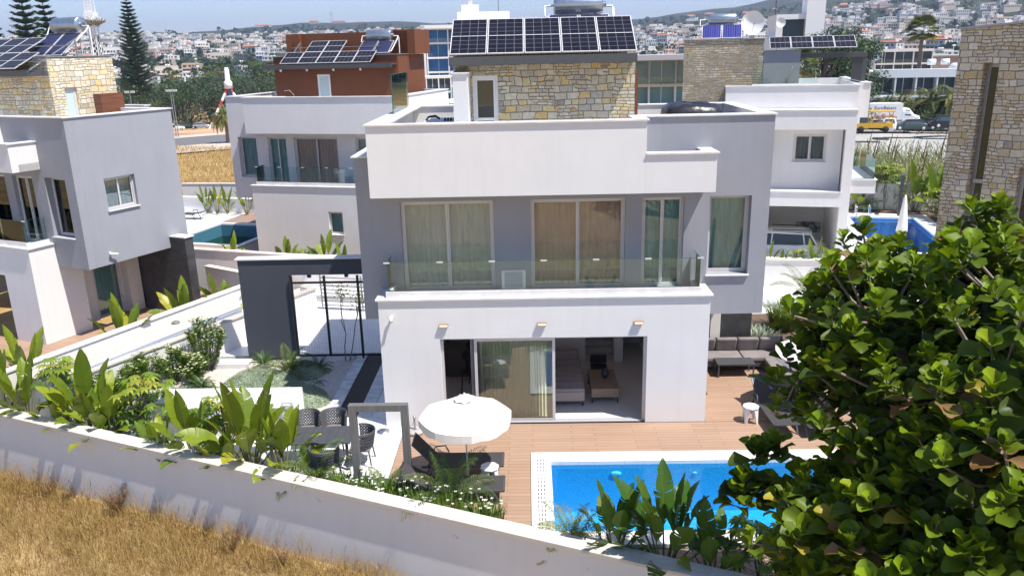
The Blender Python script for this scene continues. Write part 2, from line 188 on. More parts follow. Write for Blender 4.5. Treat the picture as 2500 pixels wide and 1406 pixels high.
# ---------------------------------------------------------------- mesh building
class MB:
    """collects boxes, tubes and sheets; build() links them as ONE mesh object"""
    def __init__(s, T=None): s.v = []; s.f = []; s.m = []; s.a = []; s.uv = []; s.T = T; s.k = 0; s.sm = []
    def _v(s, ps, a=0.):
        n = len(s.v)
        for p in ps: s.v.append(tuple(s.T(p)) if s.T else tuple(p)); s.a.append(a)
        return n
    def face(s, ps, a=0., uv=None, smooth=False):
        n = s._v(ps, a); s.f.append(tuple(range(n, n+len(ps)))); s.m.append(s.k); s.uv.append(uv); s.sm.append(smooth)
    def grid(s, rows, a=0., close=False, smooth=True):
        n = s._v([p for r in rows for p in r], a); c = len(rows[0])
        for i in range(len(rows)-1):
            for j in range(c if close else c-1):
                k = (j+1) % c; s.f.append((n+i*c+j, n+i*c+k, n+(i+1)*c+k, n+(i+1)*c+j)); s.m.append(s.k); s.uv.append(None); s.sm.append(smooth)
    def box(s, x0, x1, y0, y1, z0, z1, skip=''):
        n = s._v([(x, y, z) for z in (z0, z1) for y in (y0, y1) for x in (x0, x1)])
        for c, q in zip('btfkrl', ((0, 2, 3, 1), (4, 5, 7, 6), (0, 1, 5, 4), (2, 6, 7, 3), (1, 3, 7, 5), (0, 4, 6, 2))):
            if c not in skip: s.f.append(tuple(n+i for i in q)); s.m.append(s.k); s.uv.append(None); s.sm.append(False)
        return s
    def prism(s, pts, z0, z1):
        n = len(pts); b = s._v([(p[0], p[1], z0) for p in pts]+[(p[0], p[1], z1) for p in pts])
        fs = [tuple(b+i for i in range(n))[::-1], tuple(b+n+i for i in range(n))]+[(b+i, b+(i+1) % n, b+n+(i+1) % n, b+n+i) for i in range(n)]
        for f in fs: s.f.append(f); s.m.append(s.k); s.uv.append(None); s.sm.append(False)
        return s
    def bar(s, p, q, w, h=None, upv=V((0, 0, 1))):
        """rectangular bar from p to q, w wide, h high"""
        h = h or w; p = V(p); q = V(q); d = (q-p).normalized()
        if abs(d.dot(upv)) > .98: upv = V((0, 1, 0))
        x = d.cross(upv).normalized()*w/2; y = x.cross(d).normalized()*h/2
        c = [[e+a*x+b*y for a, b in ((-1, -1), (1, -1), (1, 1), (-1, 1))] for e in (p, q)]
        for k in range(4): s.face([c[0][k], c[0][(k+1) % 4], c[1][(k+1) % 4], c[1][k]])
        s.face(c[0][::-1]); s.face(c[1]); return s
    def tube(s, pts, r, n=6, a=0., cap=True):
        pts = [V(p) for p in pts]; rs = r if isinstance(r, (list, tuple)) else [r]*len(pts); rows = []
        for i, p in enumerate(pts):
            d = (pts[min(i+1, len(pts)-1)]-pts[max(i-1, 0)]).normalized(); u = V((0, 0, 1)) if abs(d.z) < .9 else V((0, 1, 0))
            x = d.cross(u).normalized(); y = x.cross(d); rows.append([p+rs[i]*(cos(2*pi*j/n)*x+sin(2*pi*j/n)*y) for j in range(n)])
        s.grid(rows, a, True)
        if cap: s.face(rows[0][::-1], a); s.face(rows[-1], a)
        return s
    def lathe(s, prof, c=(0, 0, 0), n=24, axis='z'):
        rows = []
        for r, h in prof:
            ring = []
            for j in range(n):
                t = 2*pi*j/n; p = (r*cos(t), r*sin(t), h)
                if axis == 'x': p = (h, r*cos(t), r*sin(t))
                if axis == 'y': p = (r*cos(t), h, r*sin(t))
                ring.append((c[0]+p[0], c[1]+p[1], c[2]+p[2]))
            rows.append(ring)
        s.grid(rows, 0, True); return s
    def wall(s, x0, x1, z0, z1, y0, y1, holes=()):
        """wall in the xz plane from y0 to y1 with rectangular openings (x0,x1,z0,z1); only outer faces are made"""
        xs = sorted({x0, x1, *[h[0] for h in holes if x0 < h[0] < x1], *[h[1] for h in holes if x0 < h[1] < x1]}); zs = sorted({z0, z1, *[h[2] for h in holes if z0 < h[2] < z1], *[h[3] for h in holes if z0 < h[3] < z1]})
        sol = lambda i, j: 0 <= i < len(xs)-1 and 0 <= j < len(zs)-1 and not any(h[0] <= (xs[i]+xs[i+1])/2 <= h[1] and h[2] <= (zs[j]+zs[j+1])/2 <= h[3] for h in holes)
        for i in range(len(xs)-1):
            for j in range(len(zs)-1):
                if sol(i, j):
                    sk = ''.join(c for c, d in (('l', (-1, 0)), ('r', (1, 0)), ('b', (0, -1)), ('t', (0, 1))) if sol(i+d[0], j+d[1]))
                    s.box(xs[i], xs[i+1], y0, y1, zs[j], zs[j+1], sk)
        return s
    def build(s, name, mats, parent=None, loc=(0, 0, 0), rot=0, bevel=0):
        me = bpy.data.meshes.new(name); me.from_pydata(s.v, [], s.f)
        for m in (mats if isinstance(mats, (list, tuple)) else [mats]): me.materials.append(m)
        me.polygons.foreach_set('material_index', s.m); me.polygons.foreach_set('use_smooth', s.sm)
        if any(s.a): at = me.attributes.new('leaf', 'FLOAT', 'POINT'); at.data.foreach_set('value', s.a)
        if any(u is not None for u in s.uv):
            ul = me.uv_layers.new(name='UVMap'); i = 0
            for f, u in zip(s.f, s.uv):
                for k in range(len(f)):
                    if u: ul.data[i].uv = u[k]
                    i += 1
        me.update(); o = bpy.data.objects.new(name, me); COL.objects.link(o); o.location = loc; o.rotation_euler = (0, 0, rot)
        if parent is not None: o.parent = parent
        if bevel:
            b = o.modifiers.new('bevel', 'BEVEL'); b.width = bevel; b.segments = 2; b.limit_method = 'ANGLE'
        return o
def tag(o, label, cat, group=None, kind=None):
    if label: o['label'] = label
    if cat: o['category'] = cat
    if group: o['group'] = group
    if kind: o['kind'] = kind
    return o
def E(name, loc=(0, 0, 0), rot=0, label=None, cat=None, group=None):
    o = bpy.data.objects.new(name, None); COL.objects.link(o); o.location = loc; o.rotation_euler = (0, 0, rot); o.empty_display_size = .1; return tag(o, label, cat, group)
def st(o): o['kind'] = 'structure'; return o
def kids(o): return [c for c in bpy.data.objects if c.parent == o]
def dup(o, loc=None, rot=None, label=None, scale=None, parent=None, _top=True):
    c = o.copy(); COL.objects.link(c)
    if parent is not None: c.parent = parent
    if loc is not None: c.location = loc
    if rot is not None: c.rotation_euler = (0, 0, rot)
    if scale is not None: c.scale = (scale,)*3
    if label: c['label'] = label
    for k in kids(o): dup(k, parent=c, _top=False)
    return c
def box(name, mat, x0, x1, y0, y1, z0, z1, parent=None, bevel=0): return MB().box(x0, x1, y0, y1, z0, z1).build(name, mat, parent, bevel=bevel)
def window(par, x0, x1, z0, z1, y, split=2, rev=.22, cur=CUR, fr=ALU, name='window', loc=None, rot=0, fw=.055, glass=GL, sill=None, opened=0, back=True):
    """frame (the part) with panes, curtain and sill below it; outside is -y"""
    b = MB(); Y = y+rev
    b.box(x0, x1, Y-.04, Y+.04, z0, z0+fw); b.box(x0, x1, Y-.04, Y+.04, z1-fw, z1); b.box(x0, x0+fw, Y-.04, Y+.04, z0+fw, z1-fw); b.box(x1-fw, x1, Y-.04, Y+.04, z0+fw, z1-fw)
    w = (x1-x0-2*fw)/split
    for i in range(split):
        a = x0+fw+i*w+.002; c = a+w-.004; q = Y-.02+.03*(i % 2); t = fw*.8; z2 = z0+fw+.002; z3 = z1-fw-.002
        b.box(a, c, q-.02, q+.012, z2, z2+t); b.box(a, c, q-.02, q+.012, z3-t, z3); b.box(a, a+t, q-.02, q+.012, z2+t, z3-t); b.box(c-t, c, q-.02, q+.012, z2+t, z3-t)
    o = b.build(name, fr, par, loc or (0, 0, 0), rot)
    for i in range(split):
        a = x0+fw+i*w; q = Y-.022+.03*(i % 2); MB().box(a+t*.8, a+w-t*.8, q, q+.006, z0+fw+t*.8, z1-fw-t*.8).build('pane', glass, o)
    if cur:
        n = int((x1-x0)/.035); ph = R.random()*6; MBc = MB(); rows = []
        for z in (z0+.02, z1-.02):
            rows.append([(x0+.01+(x1-x0-.02)*k/n, Y+.17+.028*sin(k*1.35+ph+1.3*sin(k*.21+ph))+.012*sin(k*.5), z) for k in range(n+1)])
        MBc.grid(rows); MBc.build('curtain', cur, o)
    if sill: MB().box(x0-.03, x1+.03, y-.07, Y-.045, z0-.035, z0-.002).build('sill', MARB, o)
    if back: MB().box(x0-.12, x1+.12, Y+.29, Y+.31, z0-.1, z1+.1).build('dark_sheet', DKIN, o)  # near-black sheet stands in for the shade of the room
    return o
def coping(b, x0, x1, y0, y1, z, o=.05, t=.035): b.box(x0-o, x1+o, y0-o, y1+o, z, z+t)
def pv_array(par, x0, z0, y0, nx, ny, pw=.97, ph=1.72, tilt=30, mat=PV, name='solar_panel', gap=.02, frame=ALU, skip=()):
    """tilted panels; lower front edge at (x0, y0, z0)"""
    ct, sn = cos(radians(tilt)), sin(radians(tilt))
    for j in range(ny):
        for i in range(nx):
            if (i, j) in skip: continue
            X = x0+i*(pw+gap); P = lambda u, w, h=0: (X+u, y0+(j*(ph+gap)+w)*ct-h*sn, z0+(j*(ph+gap)+w)*sn+h*ct)
            b = MB(); fw = .022
            b.face([P(fw, fw, .03), P(pw-fw, fw, .03), P(pw-fw, ph-fw, .03), P(fw, ph-fw, .03)], uv=[(0, 0), (1, 0), (1, 1.72), (0, 1.72)]); b.k = 1
            for (a, c, d, e) in ((0, pw, 0, fw), (0, pw, ph-fw, ph), (0, fw, fw, ph-fw), (pw-fw, pw, fw, ph-fw)) + (((fw, pw-fw, ph/2-.011, ph/2+.011),) if mat is PV else ()):
                k = [P(a, d, .034), P(c, d, .034), P(c, e, .034), P(a, e, .034)]; l = [P(a, d), P(c, d), P(c, e), P(a, e)]
                b.face(k)
                for q in range(4): b.face([l[q], l[(q+1) % 4], k[(q+1) % 4], k[q]])
            b.face([P(0, 0), P(0, ph), P(pw, ph), P(pw, 0)]); b.build(name, [mat, frame], par)
def tank(name, loc, rot, label, r=.27, l=1.35, parts=True, th=THERM, colh=.9, tilt=38, cw=.95, ch=1.35, group='rooftop solar water heaters'):
    """solar water heater: cylinder tank on a frame, two collectors, pipes; origin on the roof below the collectors' front edge"""
    t = E(name, loc, rot, label, 'water heater', group); ct, sn = cos(radians(tilt)), sin(radians(tilt)); yt = ch*ct+.18; zt = ch*sn+r+.02
    MB().lathe([(0, -l/2-.02), (r*.55, -l/2-.02), (r*.93, -l/2), (r, -l/2+.04), (r, l/2-.04), (r*.93, l/2), (r*.55, l/2+.02), (0, l/2+.02)], (0, yt, zt), 28, 'x').build('tank', STEEL, t)
    MB().lathe([(0, -.05), (.07, -.05), (.09, 0), (.09, .05)], (l/2+.06, yt, zt), 14, 'x').build('end_cap', STEEL, t)
    b = MB()
    for s in (-1, 1):
        x = s*l*.36; b.bar((x, yt, 0), (x, yt, zt-r*.7), .04); b.bar((x, .05, .02), (x, yt, ch*sn), .035); b.bar((x, yt-.2, zt-r), (x, yt+.2, zt-r), .05)
    b.bar((-l*.36, yt, .5), (l*.36, yt, .25), .03); b.build('stand', ALU, t); pv_array(t, -cw-.03, .02, 0, 2, 1, cw, ch, tilt, th, 'collector', .06)
    b = MB(); b.tube([(-cw-.05, ch*ct, ch*sn-.02), (-cw-.14, ch*ct, ch*sn), (-cw-.14, yt, zt-.02), (-l/2, yt, zt)], .03, 8); b.build('pipe', WPNT, t); b = MB(); b.tube([(l/2, yt, zt-.05), (cw+.16, yt, zt-.05), (cw+.16, yt-.1, zt-.2), (cw+.16, .1, .12), (cw, .1, .08)], .03, 8); b.build('pipe', WPNT, t); b = MB(); b.tube([(cw+.2, yt, zt-.1), (cw+.2, yt, 0)], .03, 8); b.build('pipe', WPNT, t); return t
# ---------------------------------------------------------------- villas
def villa(name, loc, rot, label, mirror=False, opening=True, small_win=None, step=True, room=True, top=True, room_kw=None, upper=None):
    """local frame: x along the front, front face of the lower block at y = 0, z = 0 the terrace"""
    t = E(name, loc, rot, label, 'house', 'modern villas'); t.scale = (-1 if mirror else 1, 1, 1)
    b = MB(); hs = [(-2.37, 3.0, 0, 2.44)] if opening else []
    if small_win: hs.append(small_win)
    b.wall(-3.92, 4.58, 0, 3.5, 0, .25, hs); b.box(-3.92, -3.67, .252, .998, 0, 3.5); b.box(-3.92, -3.67, 1.0, 7.2, 0, 3.0); b.box(4.33, 4.58, .252, .998, 0, 3.5); b.box(4.33, 4.58, 1.0, 1.9, 0, 2.9)
    b.box(3.9, 4.328, 1.65, 1.9, 0, 2.9); b.box(3.65, 3.9, 1.65, 2.75, 0, 2.9); b.box(3.65, 3.9, 3.95, 7.2, 0, 2.9); b.box(3.65, 3.9, 2.75, 3.95, 2.45, 2.9); b.box(-3.66, 3.64, 6.95, 7.2, 0, 2.67); b.build('ground_floor_wall', WHITE, t)
    box('pier', WARMW, 3.905, 4.3, 3.98, 4.55, 0, 2.67, t)
    b = MB(); b.box(3.92, 6.98, 4.6, 5.0, 0, 3.1); o = b.build('dark_wall', DARKST, t); box('coping', MARB, 6.21, 7.03, 4.56, 5.04, 3.101, 3.14, o)
    b = MB(); b.box(-3.98, 4.64, -.06, .32, 3.501, 3.54); b.box(4.26, 4.64, .322, .998, 3.501, 3.54); b.box(-3.98, -3.6, .322, .998, 3.501, 3.54); b.box(-3.72, 4.37, .12, .26, 3.541, 3.69); b.box(4.24, 4.37, .262, .99, 3.541, 3.66); b.box(-3.72, -3.6, .262, .99, 3.541, 3.66); b.build('balcony_coping', MARB, t)
    box('balcony_floor', PAVEW, -3.66, 4.32, .255, 1.2, 3.2, 3.45, t)
    # glass balustrade
    gb = MB()
    xs = [-3.66, -2.3, -.97, .35, 1.68, 3.0, 4.32]
    for a, c in zip(xs, xs[1:]): gb.box(a+.006, c-.006, .18, .195, 3.6, 4.45)
    gb.box(4.305, 4.32, .2, .95, 3.6, 4.45); gb.box(-3.66, -3.645, .2, .95, 3.6, 4.45); o = gb.build('balustrade', GLB, t)
    e = MB(); e.box(-3.66, 4.32, .178, .197, 4.451, 4.457); e.box(4.304, 4.322, .2, .95, 4.451, 4.457); e.box(-3.662, -3.644, .2, .95, 4.451, 4.457); e.box(4.304, 4.322, .176, .199, 3.6, 4.45); e.box(-3.662, -3.644, .176, .199, 3.6, 4.45); e.build('glass_edge', GLE, o)
    [MB().box(x-.08, x+.08, .17, .205, 4.43, 4.465).build('clip', ALU, o) for x in xs]
    # upper storey
    W4 = (4.66, 5.74, 3.78, 5.87); hs = [(-3.36, -.93, 3.452, 5.87), (.03, 2.5, 3.452, 5.87), (2.93, 4.02, 3.452, 5.87), W4]
    b = MB(); b.wall(-4.48, 6.2, 2.68, 7.9, 1.0, 1.3, hs+[(-4.49, -3.92, 7.03, 7.91), (-3.93, 2.86, 6.4, 7.91)]); b.box(-4.48, 6.2, 1.302, 5.5, 2.68, 2.7); b.box(-4.48, 3.6, 5.502, 7.2, 2.68, 2.7); b.box(-4.48, -4.18, 1.302, 7.2, 2.702, 7.03); b.box(-4.178, 3.6, 6.96, 7.2, 2.702, 6.4); b.box(3.3, 3.6, 5.502, 6.958, 2.702, 6.4)
    side = MB(lambda p: (6.2-p[1], p[0], p[2])); side.wall(1.302, 5.5, 2.702, 7.9, 0, .3, [(2.14, 3.43, 4.58, 5.72)]); b.k = 0; n = len(b.v); b.v += side.v; b.a += side.a; b.f += [tuple(i+n for i in f) for f in side.f]; b.m += side.m; b.uv += side.uv; b.sm += side.sm
    b.box(3.4, 5.898, 5.2, 5.5, 2.702, 7.9); b.build('upper_wall', upper or GREY, t); box('soffit_slab', WARMW, -4.17, 5.89, 1.31, 5.19, 2.702, 2.9, t)
    for (x0, x1, z0, z1) in hs[:2]: window(t, x0, x1, z0, z1, 1.0, 2, .16, CUR if x0 < 0 else M('rose_curtain', (.88, .58, .50), .9, var=(2, .3, .7), sc=(6, 6, .6), col2=(.64, .40, .34)))
    window(t, 2.93, 4.02, 3.452, 5.87, 1.0, 2, .18, CURG); window(t, *W4, 1.0, 1, .3, CURG, sill=1); window(t, 2.14, 3.43, 4.58, 5.72, 0, 2, .16, CURG, loc=(6.2, 0, 0), rot=pi/2, sill=1)
    window(t, 2.75, 3.95, .02, 2.45, 0, 1, .1, CURG if not opening or not top else CURW, loc=(3.9, 0, 0), rot=pi/2, back=not (opening and top))
    b = MB(); b.box(-.76, -.12, .965, .998, 3.47, 3.99); v = b.build('vent_shutter', WPL, t); b = MB(); [b.box(-.68, -.2, .945, .963, 3.53+.048*i, 3.562+.048*i) for i in range(9)]; b.build('slat', SLAT, v)
    # roof parapets
    b = MB(); b.box(-3.92, 2.86, 0, .25, 6.15, 7.9)
    if step: b.box(2.862, 4.57, 0, .25, 6.15, 7.09); b.box(2.61, 2.86, .252, 1.28, 6.6, 7.9); b.box(4.32, 4.57, .252, .998, 6.15, 7.09)
    else: b.box(2.862, 4.57, 0, .25, 6.15, 7.9); b.box(4.32, 4.57, .252, .998, 6.15, 7.9)
    b.box(-3.92, 4.57, .252, .997, 6.15, 6.4); b.box(-3.92, -3.67, .252, 6.95, 6.402, 7.9); b.box(-3.668, -2.2, 6.7, 6.95, 6.4, 7.9); b.build('parapet', WHITE, t)
    if step: b = MB(); b.box(5.88, 5.899, 1.33, 5.18, 6.751, 7.89); b.box(2.95, 5.878, 5.18, 5.199, 6.751, 7.89); b.box(2.95, 5.878, 1.301, 1.32, 6.751, 7.89); b.build('parapet_lining', WHITE, t)
    b = MB(); b.box(-2.2, 3.39, 6.7, 6.95, 6.4, 7.9); b.build('rear_parapet', WHITE, t)
    box('roof_terrace', PAVEW, -4.17, 5.89, 1.31, 5.19, 6.5, 6.75, t); box('roof_slab', PAVEW, -4.17, 3.29, 5.192, 6.95, 6.5, 6.75, t)
    b = MB(); Z = 7.901; T_ = .035; o = .05
    b.box(-3.97, 2.91, -o, .30, Z, Z+T_); b.box(-3.97, -3.40, .302, 6.99, Z, Z+T_); b.box(-3.398, -2.2, 6.65, 6.99, Z, Z+T_)
    if step: b.box(2.56, 2.91, .302, .95, Z, Z+T_); b.box(2.56, 6.25, .952, 1.33, Z, Z+T_); b.box(2.862, 4.62, -o, .30, 7.091, 7.126); b.box(4.27, 4.62, .302, .995, 7.091, 7.126)
    else: b.box(2.912, 4.62, -o, .30, Z, Z+T_); b.box(4.27, 4.62, .302, .95, Z, Z+T_); b.box(4.27, 6.25, .952, 1.33, Z, Z+T_)
    b.box(5.85, 6.25, 1.332, 5.148, Z, Z+T_); b.box(3.35, 6.25, 5.15, 5.55, Z, Z+T_); b.box(-2.198, 3.45, 6.65, 6.99, Z, Z+T_); b.box(-4.54, -3.921, .94, 7.25, 7.031, 7.066); b.build('roof_coping', MARB, t)
    if top:
        for x in (-2.25, .28, 2.76): l = MB().box(x-.115, x+.115, -.085, -.002, 2.79, 2.86).build('wall_lamp', COPR, t); MB().box(x-.105, x+.105, -.093, -.087, 2.80, 2.85).build('lamp_shade', LGT, l)
    b = MB(); b.tube([(-3.58, 0, 3.08), (-3.58, -.1, 3.06)], .035, 8); b.tube([(-3.62, -.06, 3.06), (-3.56, -.2, 3.0)], .04, 8); b.build('security_camera', WPL, t)
    if room: roof_room(t, **(room_kw or {}))
    return t
def roof_room(t, x0=-2.0, x1=2.95, y0=3.1, y1=5.9, z1=9.82, mat=None, door=(-1.5, -.8, 6.78, 8.93), pillar=True, canopy=(-2.05, 2.9), side_window=False):
    b = MB(); b.wall(x0, x1, 6.752, z1, y0, y0+.3, [door]); b.box(x0, x0+.3, y0+.302, y1, 6.752, z1); sw = MB(lambda p: (x1-p[1], p[0], p[2])); sw.wall(y0+.302, y1, 6.752, z1, 0, .3, [(3.62, 4.12, 7.35, 8.75)] if side_window else [])
    n = len(b.v); b.v += sw.v; b.a += sw.a; b.f += [tuple(i+n for i in f) for f in sw.f]; b.m += sw.m; b.uv += sw.uv; b.sm += sw.sm
    b.box(x0+.3, x1-.3, y1-.3, y1, 6.752, z1); o = b.build('roof_room', mat or STONE, t); box('roof', CONC, x0+.02, x1-.02, y0+.02, y1-.02, z1+.001, z1+.05, o); e = MB(); e.box(x0-.03, x1+.03, y0-.03, y1+.03, z1+.052, z1+.085); e.build('coping', ALUG, o)
    d = window(t, *door[:2], door[2], door[3], y0, 1, .1, None, WPNT, 'door', fw=.07, glass=FROST if side_window else GL, back=True); MB().box(door[0]+.03, door[1]-.03, y0+.045, y0+.12, 7.72, 7.80).build('rail', WPNT, d); MB().tube([(door[1]-.12, y0+.03, 7.6), (door[1]-.12, y0-.03, 7.6), (door[1]-.25, y0-.03, 7.6)], .012, 6).build('handle', STEEL, d)
    if side_window: window(t, 3.62, 4.12, 7.35, 8.75, 0, 1, .12, None, ALU, loc=(x1, 0, 0), rot=pi/2, glass=FROST, sill=1)
    b = MB(); b.box(canopy[0], canopy[1], y0-.78, y0-.70, 9.22, 9.44); b.box(canopy[0]+.002, canopy[1]-.002, y0-.698, y0-.02, 9.36, 9.42)
    for x in (canopy[0], canopy[1]-.08): b.box(x, x+.08, y0-.698, y0-.003, 9.22, 9.355)
    b.build('canopy', DGM, t)
    if pillar: p = box('pillar', WHITE, -1.95, -1.56, 2.05, 3.08, 6.752, 9.02, t); box('coping', MARB, -1.99, -1.52, 2.0, 3.08, 9.021, 9.05, p)
    b = MB(); b.box(.15, .33, y0-.69, y0-.55, 9.27, 9.34); b.build('lamp', LGT, t)
MAIN = villa('villa', (0, 0, 0), 0, 'central white and grey villa, its sliding door open onto the wooden deck')
box('pier', WARMW, 5.62, 5.93, 4.3, 4.59, 0, 2.67, MAIN); box('glazing', GDK, 5.45, 5.6, 4.35, 4.59, 0, 2.67, MAIN)
# ---- inside the open living room
st_ = st(MB().box(-3.66, 3.64, .252, 6.9, -.12, -.01).build('living_room_floor', INFL))
b = MB(); b.box(-3.66, 1.72, 4.45, 4.6, 0, 2.59); b.box(1.72, 3.9, 6.1, 6.25, 0, 2.59); b.box(1.6, 1.72, 4.602, 6.1, 0, 2.59); b.build('inner_wall', INW, MAIN); box('inner_ceiling', INW, -3.66, 4.3, .252, 6.9, 2.6, 2.67, MAIN)
b = MB(); [b.box(1.74, 2.6, 4.5+.22*i, 4.72+.22*i-.002, 0, .17*(i+1)) for i in range(7)]; b.build('staircase', M('stair_stone', (.50, .46, .41), .5), MAIN); box('inner_pier', INW, 2.62, 2.9, 4.3, 6.09, 0, 2.59, MAIN); box('inner_partition', INW, 2.91, 3.6, 5.3, 5.4, .6, 2.59, MAIN)
b = MB(); b.wall(-2.7, -1.9, .65, 1.75, 4.38, 4.445, [(-2.62, -1.98, .75, 1.67)]); b.build('kitchen_window_frame', ALUG, MAIN); box('kitchen_window_pane', FROST, -2.62, -1.98, 4.40, 4.42, .75, 1.67, MAIN)
def slide_door():
    d = MB(); fr = ALU; f = E('sliding_door'); f.parent = MAIN
    b = MB(); b.box(-2.37, -2.30, .1, .22, .0, 2.44); b.box(2.93, 3.0, .1, .22, 0, 2.44); b.box(-2.30, 2.93, .1, .22, 2.39, 2.44); b.box(-2.3, 2.93, .08, .24, -.008, .02); [b.box(-2.3, 2.93, y, y+.012, .021, .035) for y in (.11, .15, .19, .22)]; b.build('frame', fr, f)
    for (a, c, y) in ((-1.5, .62, .125), (-1.36, .55, .16), (-1.2, .48, .195)):
        b = MB(); w = .075; b.box(a, a+w, y-.012, y+.012, .04, 2.385); b.box(c-w, c, y-.012, y+.012, .04, 2.385); b.box(a+w, c-w, y-.012, y+.012, .04, .11); b.box(a+w, c-w, y-.012, y+.012, 2.32, 2.385); o = b.build('leaf', fr, f)
        if y < .13: MB().box(a+w, c-w, y-.004, y+.004, .11, 2.32).build('pane', glass('door_glass', (.80, .84, .76), .14), o)
    b = MB(); n = 60; b.grid([[(-1.62+.30*k/n*1., .36+.05*sin(k*1.3), z) for k in range(n)] for z in (.03, 2.6)]); b.build('curtain', CURW, f)
    b = MB(); n = 120; b.grid([[(-1.30+1.85*k/n, .40+.02*sin(k*1.1), z) for k in range(n)] for z in (.03, 2.6)]); b.build('sheer_curtain', M('sheer_olive', (.80, .80, .64), .9), f)
slide_door()
def chair_group():
    t = E('sofa', (.55, 2.3, 0), 0, 'mauve upholstered sofa just inside the open sliding door', 'sofa')
    b = MB(); b.box(.0, .92, -1.25, 1.1, .14, .44); o = b.build('base', SOFA, t, bevel=.04)
    b = MB(); [b.box(-.0+.0, .92, -1.24+.39*i, -.87+.39*i, .441, .52) for i in range(6)]; b.build('seat', SOFA, t, bevel=.035)
    b = MB(); b.box(-.35, -.02, -1.25, 1.1, .14, .80); b.build('backrest', SOFA, t, bevel=.06); b = MB(); b.box(-.33, .9, 1.12, 1.4, .14, .72); b.build('armrest', SOFA, t, bevel=.05)
    b = MB(); b.grid([[(.02+.16*i/6+.09*sin(pi*j/6)*sin(pi*i/6), -.55+.55*j/6, .52+.42*i/6) for j in range(7)] for i in range(7)]); b.grid([[(.0+.16*i/6-.09*sin(pi*j/6)*sin(pi*i/6), -.55+.55*j/6, .52+.42*i/6) for j in range(7)] for i in range(7)]); b.build('cushion', SOFA, t)
    for x in (.05, .87):
        for y in (-1.18, 1.05): MB().box(x-.02, x+.02, y-.02, y+.02, 0, .139).build('leg', BLK, t)
    t = E('coffee_table', (2.05, 1.95, 0), 0, 'low oak coffee table with black legs inside the open living room', 'coffee table')
    MB().box(-.38, .38, -.72, .72, .18, .44).build('top', OAK, t, bevel=.01)
    for x in (-.36, .36):
        for y in (-.68, .68): MB().box(x-.018, x+.018, y-.018, y+.018, 0, .179).build('leg', BLK, t)
    tag(MB().lathe([(0, 0), (.05, 0), (.07, .03), (.11, .12), (.115, .18), (.08, .25), (.055, .28), (.06, .31), (.045, .31), (.04, .27)], (0, 0, 0), 20).build('vase', M('dark_ceramic', (.04, .045, .055), .25), None, (2.12, 2.0, .44)), 'dark round vase on the oak coffee table', 'vase')
    t = E('chair', (2.02, 2.95, 0), 0, 'black low chair behind the oak coffee table', 'chair'); MB().box(-.25, .25, -.22, .22, .36, .44).build('seat', BLK, t, bevel=.03); MB().box(-.25, .25, .16, .23, .45, .72).build('backrest', BLK, t, bevel=.03); b = MB(); [b.bar((x, y, 0), (x, y, .36), .03) for x in (-.22, .22) for y in (-.2, .2)]; b.build('leg_frame', BLK, t)
    for i, (x, y) in enumerate(((-1.9, 2.1), (-1.78, 2.9))):
        t = E('bar_stool', (x, y, 0), .3*i, ('nearer' if not i else 'farther')+' black bar stool in the dark kitchen left of the sliding door', 'bar stool', 'kitchen bar stools')
        MB().lathe([(0, .66), (.19, .66), (.21, .69), (.19, .72), (0, .72)], n=18).build('seat', BLK, t); b = MB(); b.lathe([(0, 0), (.03, 0), (.13, .12), (.15, .2), (.12, .28), (.02, .36), (0, .37)], (.0, .18, .9), 16); b.bar((0, .17, .7), (0, .18, .95), .05); b.build('backrest', BLK, t); b = MB(); [b.bar((.15*cos(a), .15*sin(a), .66), (.22*cos(a), .22*sin(a), 0), .025) for a in (.8, 2.4, 3.9, 5.5)]; b.build('leg_frame', BLK, t)
    tag(box('kitchen_counter', M('dark_counter', (.09, .07, .06), .4), -3.3, -1.55, 3.3, 3.9, 0, .9), 'dark kitchen counter seen through the door behind the stools', 'counter')
chair_group()
# ---- things on the main roof
def array(name, loc, rot, label, rows, n=5, pw=.95, ph=1.72, tilt=30, skip=(), group='rooftop solar panel arrays'):
    t = E(name, loc, rot, label, 'solar panels', group); pv_array(t, 0, 0, 0, n, rows, pw, ph, tilt, skip=skip)
    ct, sn = cos(radians(tilt)), sin(radians(tilt)); b = MB(); l = rows*ph+.02*(rows-1); w = n*(pw+.02)
    for x in (.3, w*.5, w-.3): b.bar((x, .05, -.04), (x, l*ct, l*sn-.04), .04); b.bar((x, l*ct-.08, l*sn-.1), (x, l*ct-.08, -.0+min(.3, l*sn*.3)), .04)
    for y in (.25, .75): b.bar((.02, l*ct*y, l*sn*y-.03), (w-.04, l*ct*y, l*sn*y-.03), .035)
    b.build('mounting_rail', ALUG, t); c = MB()
    for i in range(n+1): c.box(max(0, i*(pw+.02)-.03), i*(pw+.02)+.015, -.02+.2*ct, .03+.2*ct, .2*sn+.035, .2*sn+.06)
    c.build('clamp', WPL, t); return t
array('solar_array', (-2.02, 2.33, 9.49), 0, 'row of five upright solar panels leaning on the central stone roof room', 1, 5, .965, 1.76, 31)
array('solar_array', (-1.5, 4.35, 10.0), 0, 'second low row of dark solar panels half hidden behind the front five', 1, 4, .95, 1.0, 25, skip=((2, 0), (3, 0)))
tank('water_heater', (1.55, 4.45, 9.9), 0, 'large silver water tank high above the central stone roof room', .30, 1.42, colh=.9, tilt=33, cw=.85, ch=1.1)
b = MB(); b.box(-3.15, -1.95, 4.3, 6.2, 6.751, 7.60); o = b.build('hot_tub', WPNT, None, bevel=.08); tag(o, 'white hot tub on the roof terrace left of the stone room', 'hot tub')
b = MB(); b.tube([(-3.05, 5.0, 7.61), (-3.0, 5.15, 7.70), (-2.8, 5.25, 7.72), (-2.67, 5.15, 7.65)], .035, 8); [b.box(-2.5+.09*i, -2.45+.09*i, 4.8, 5.05, 7.60, 7.68) for i in range(4)]; b.build('headrest', BLK, o)
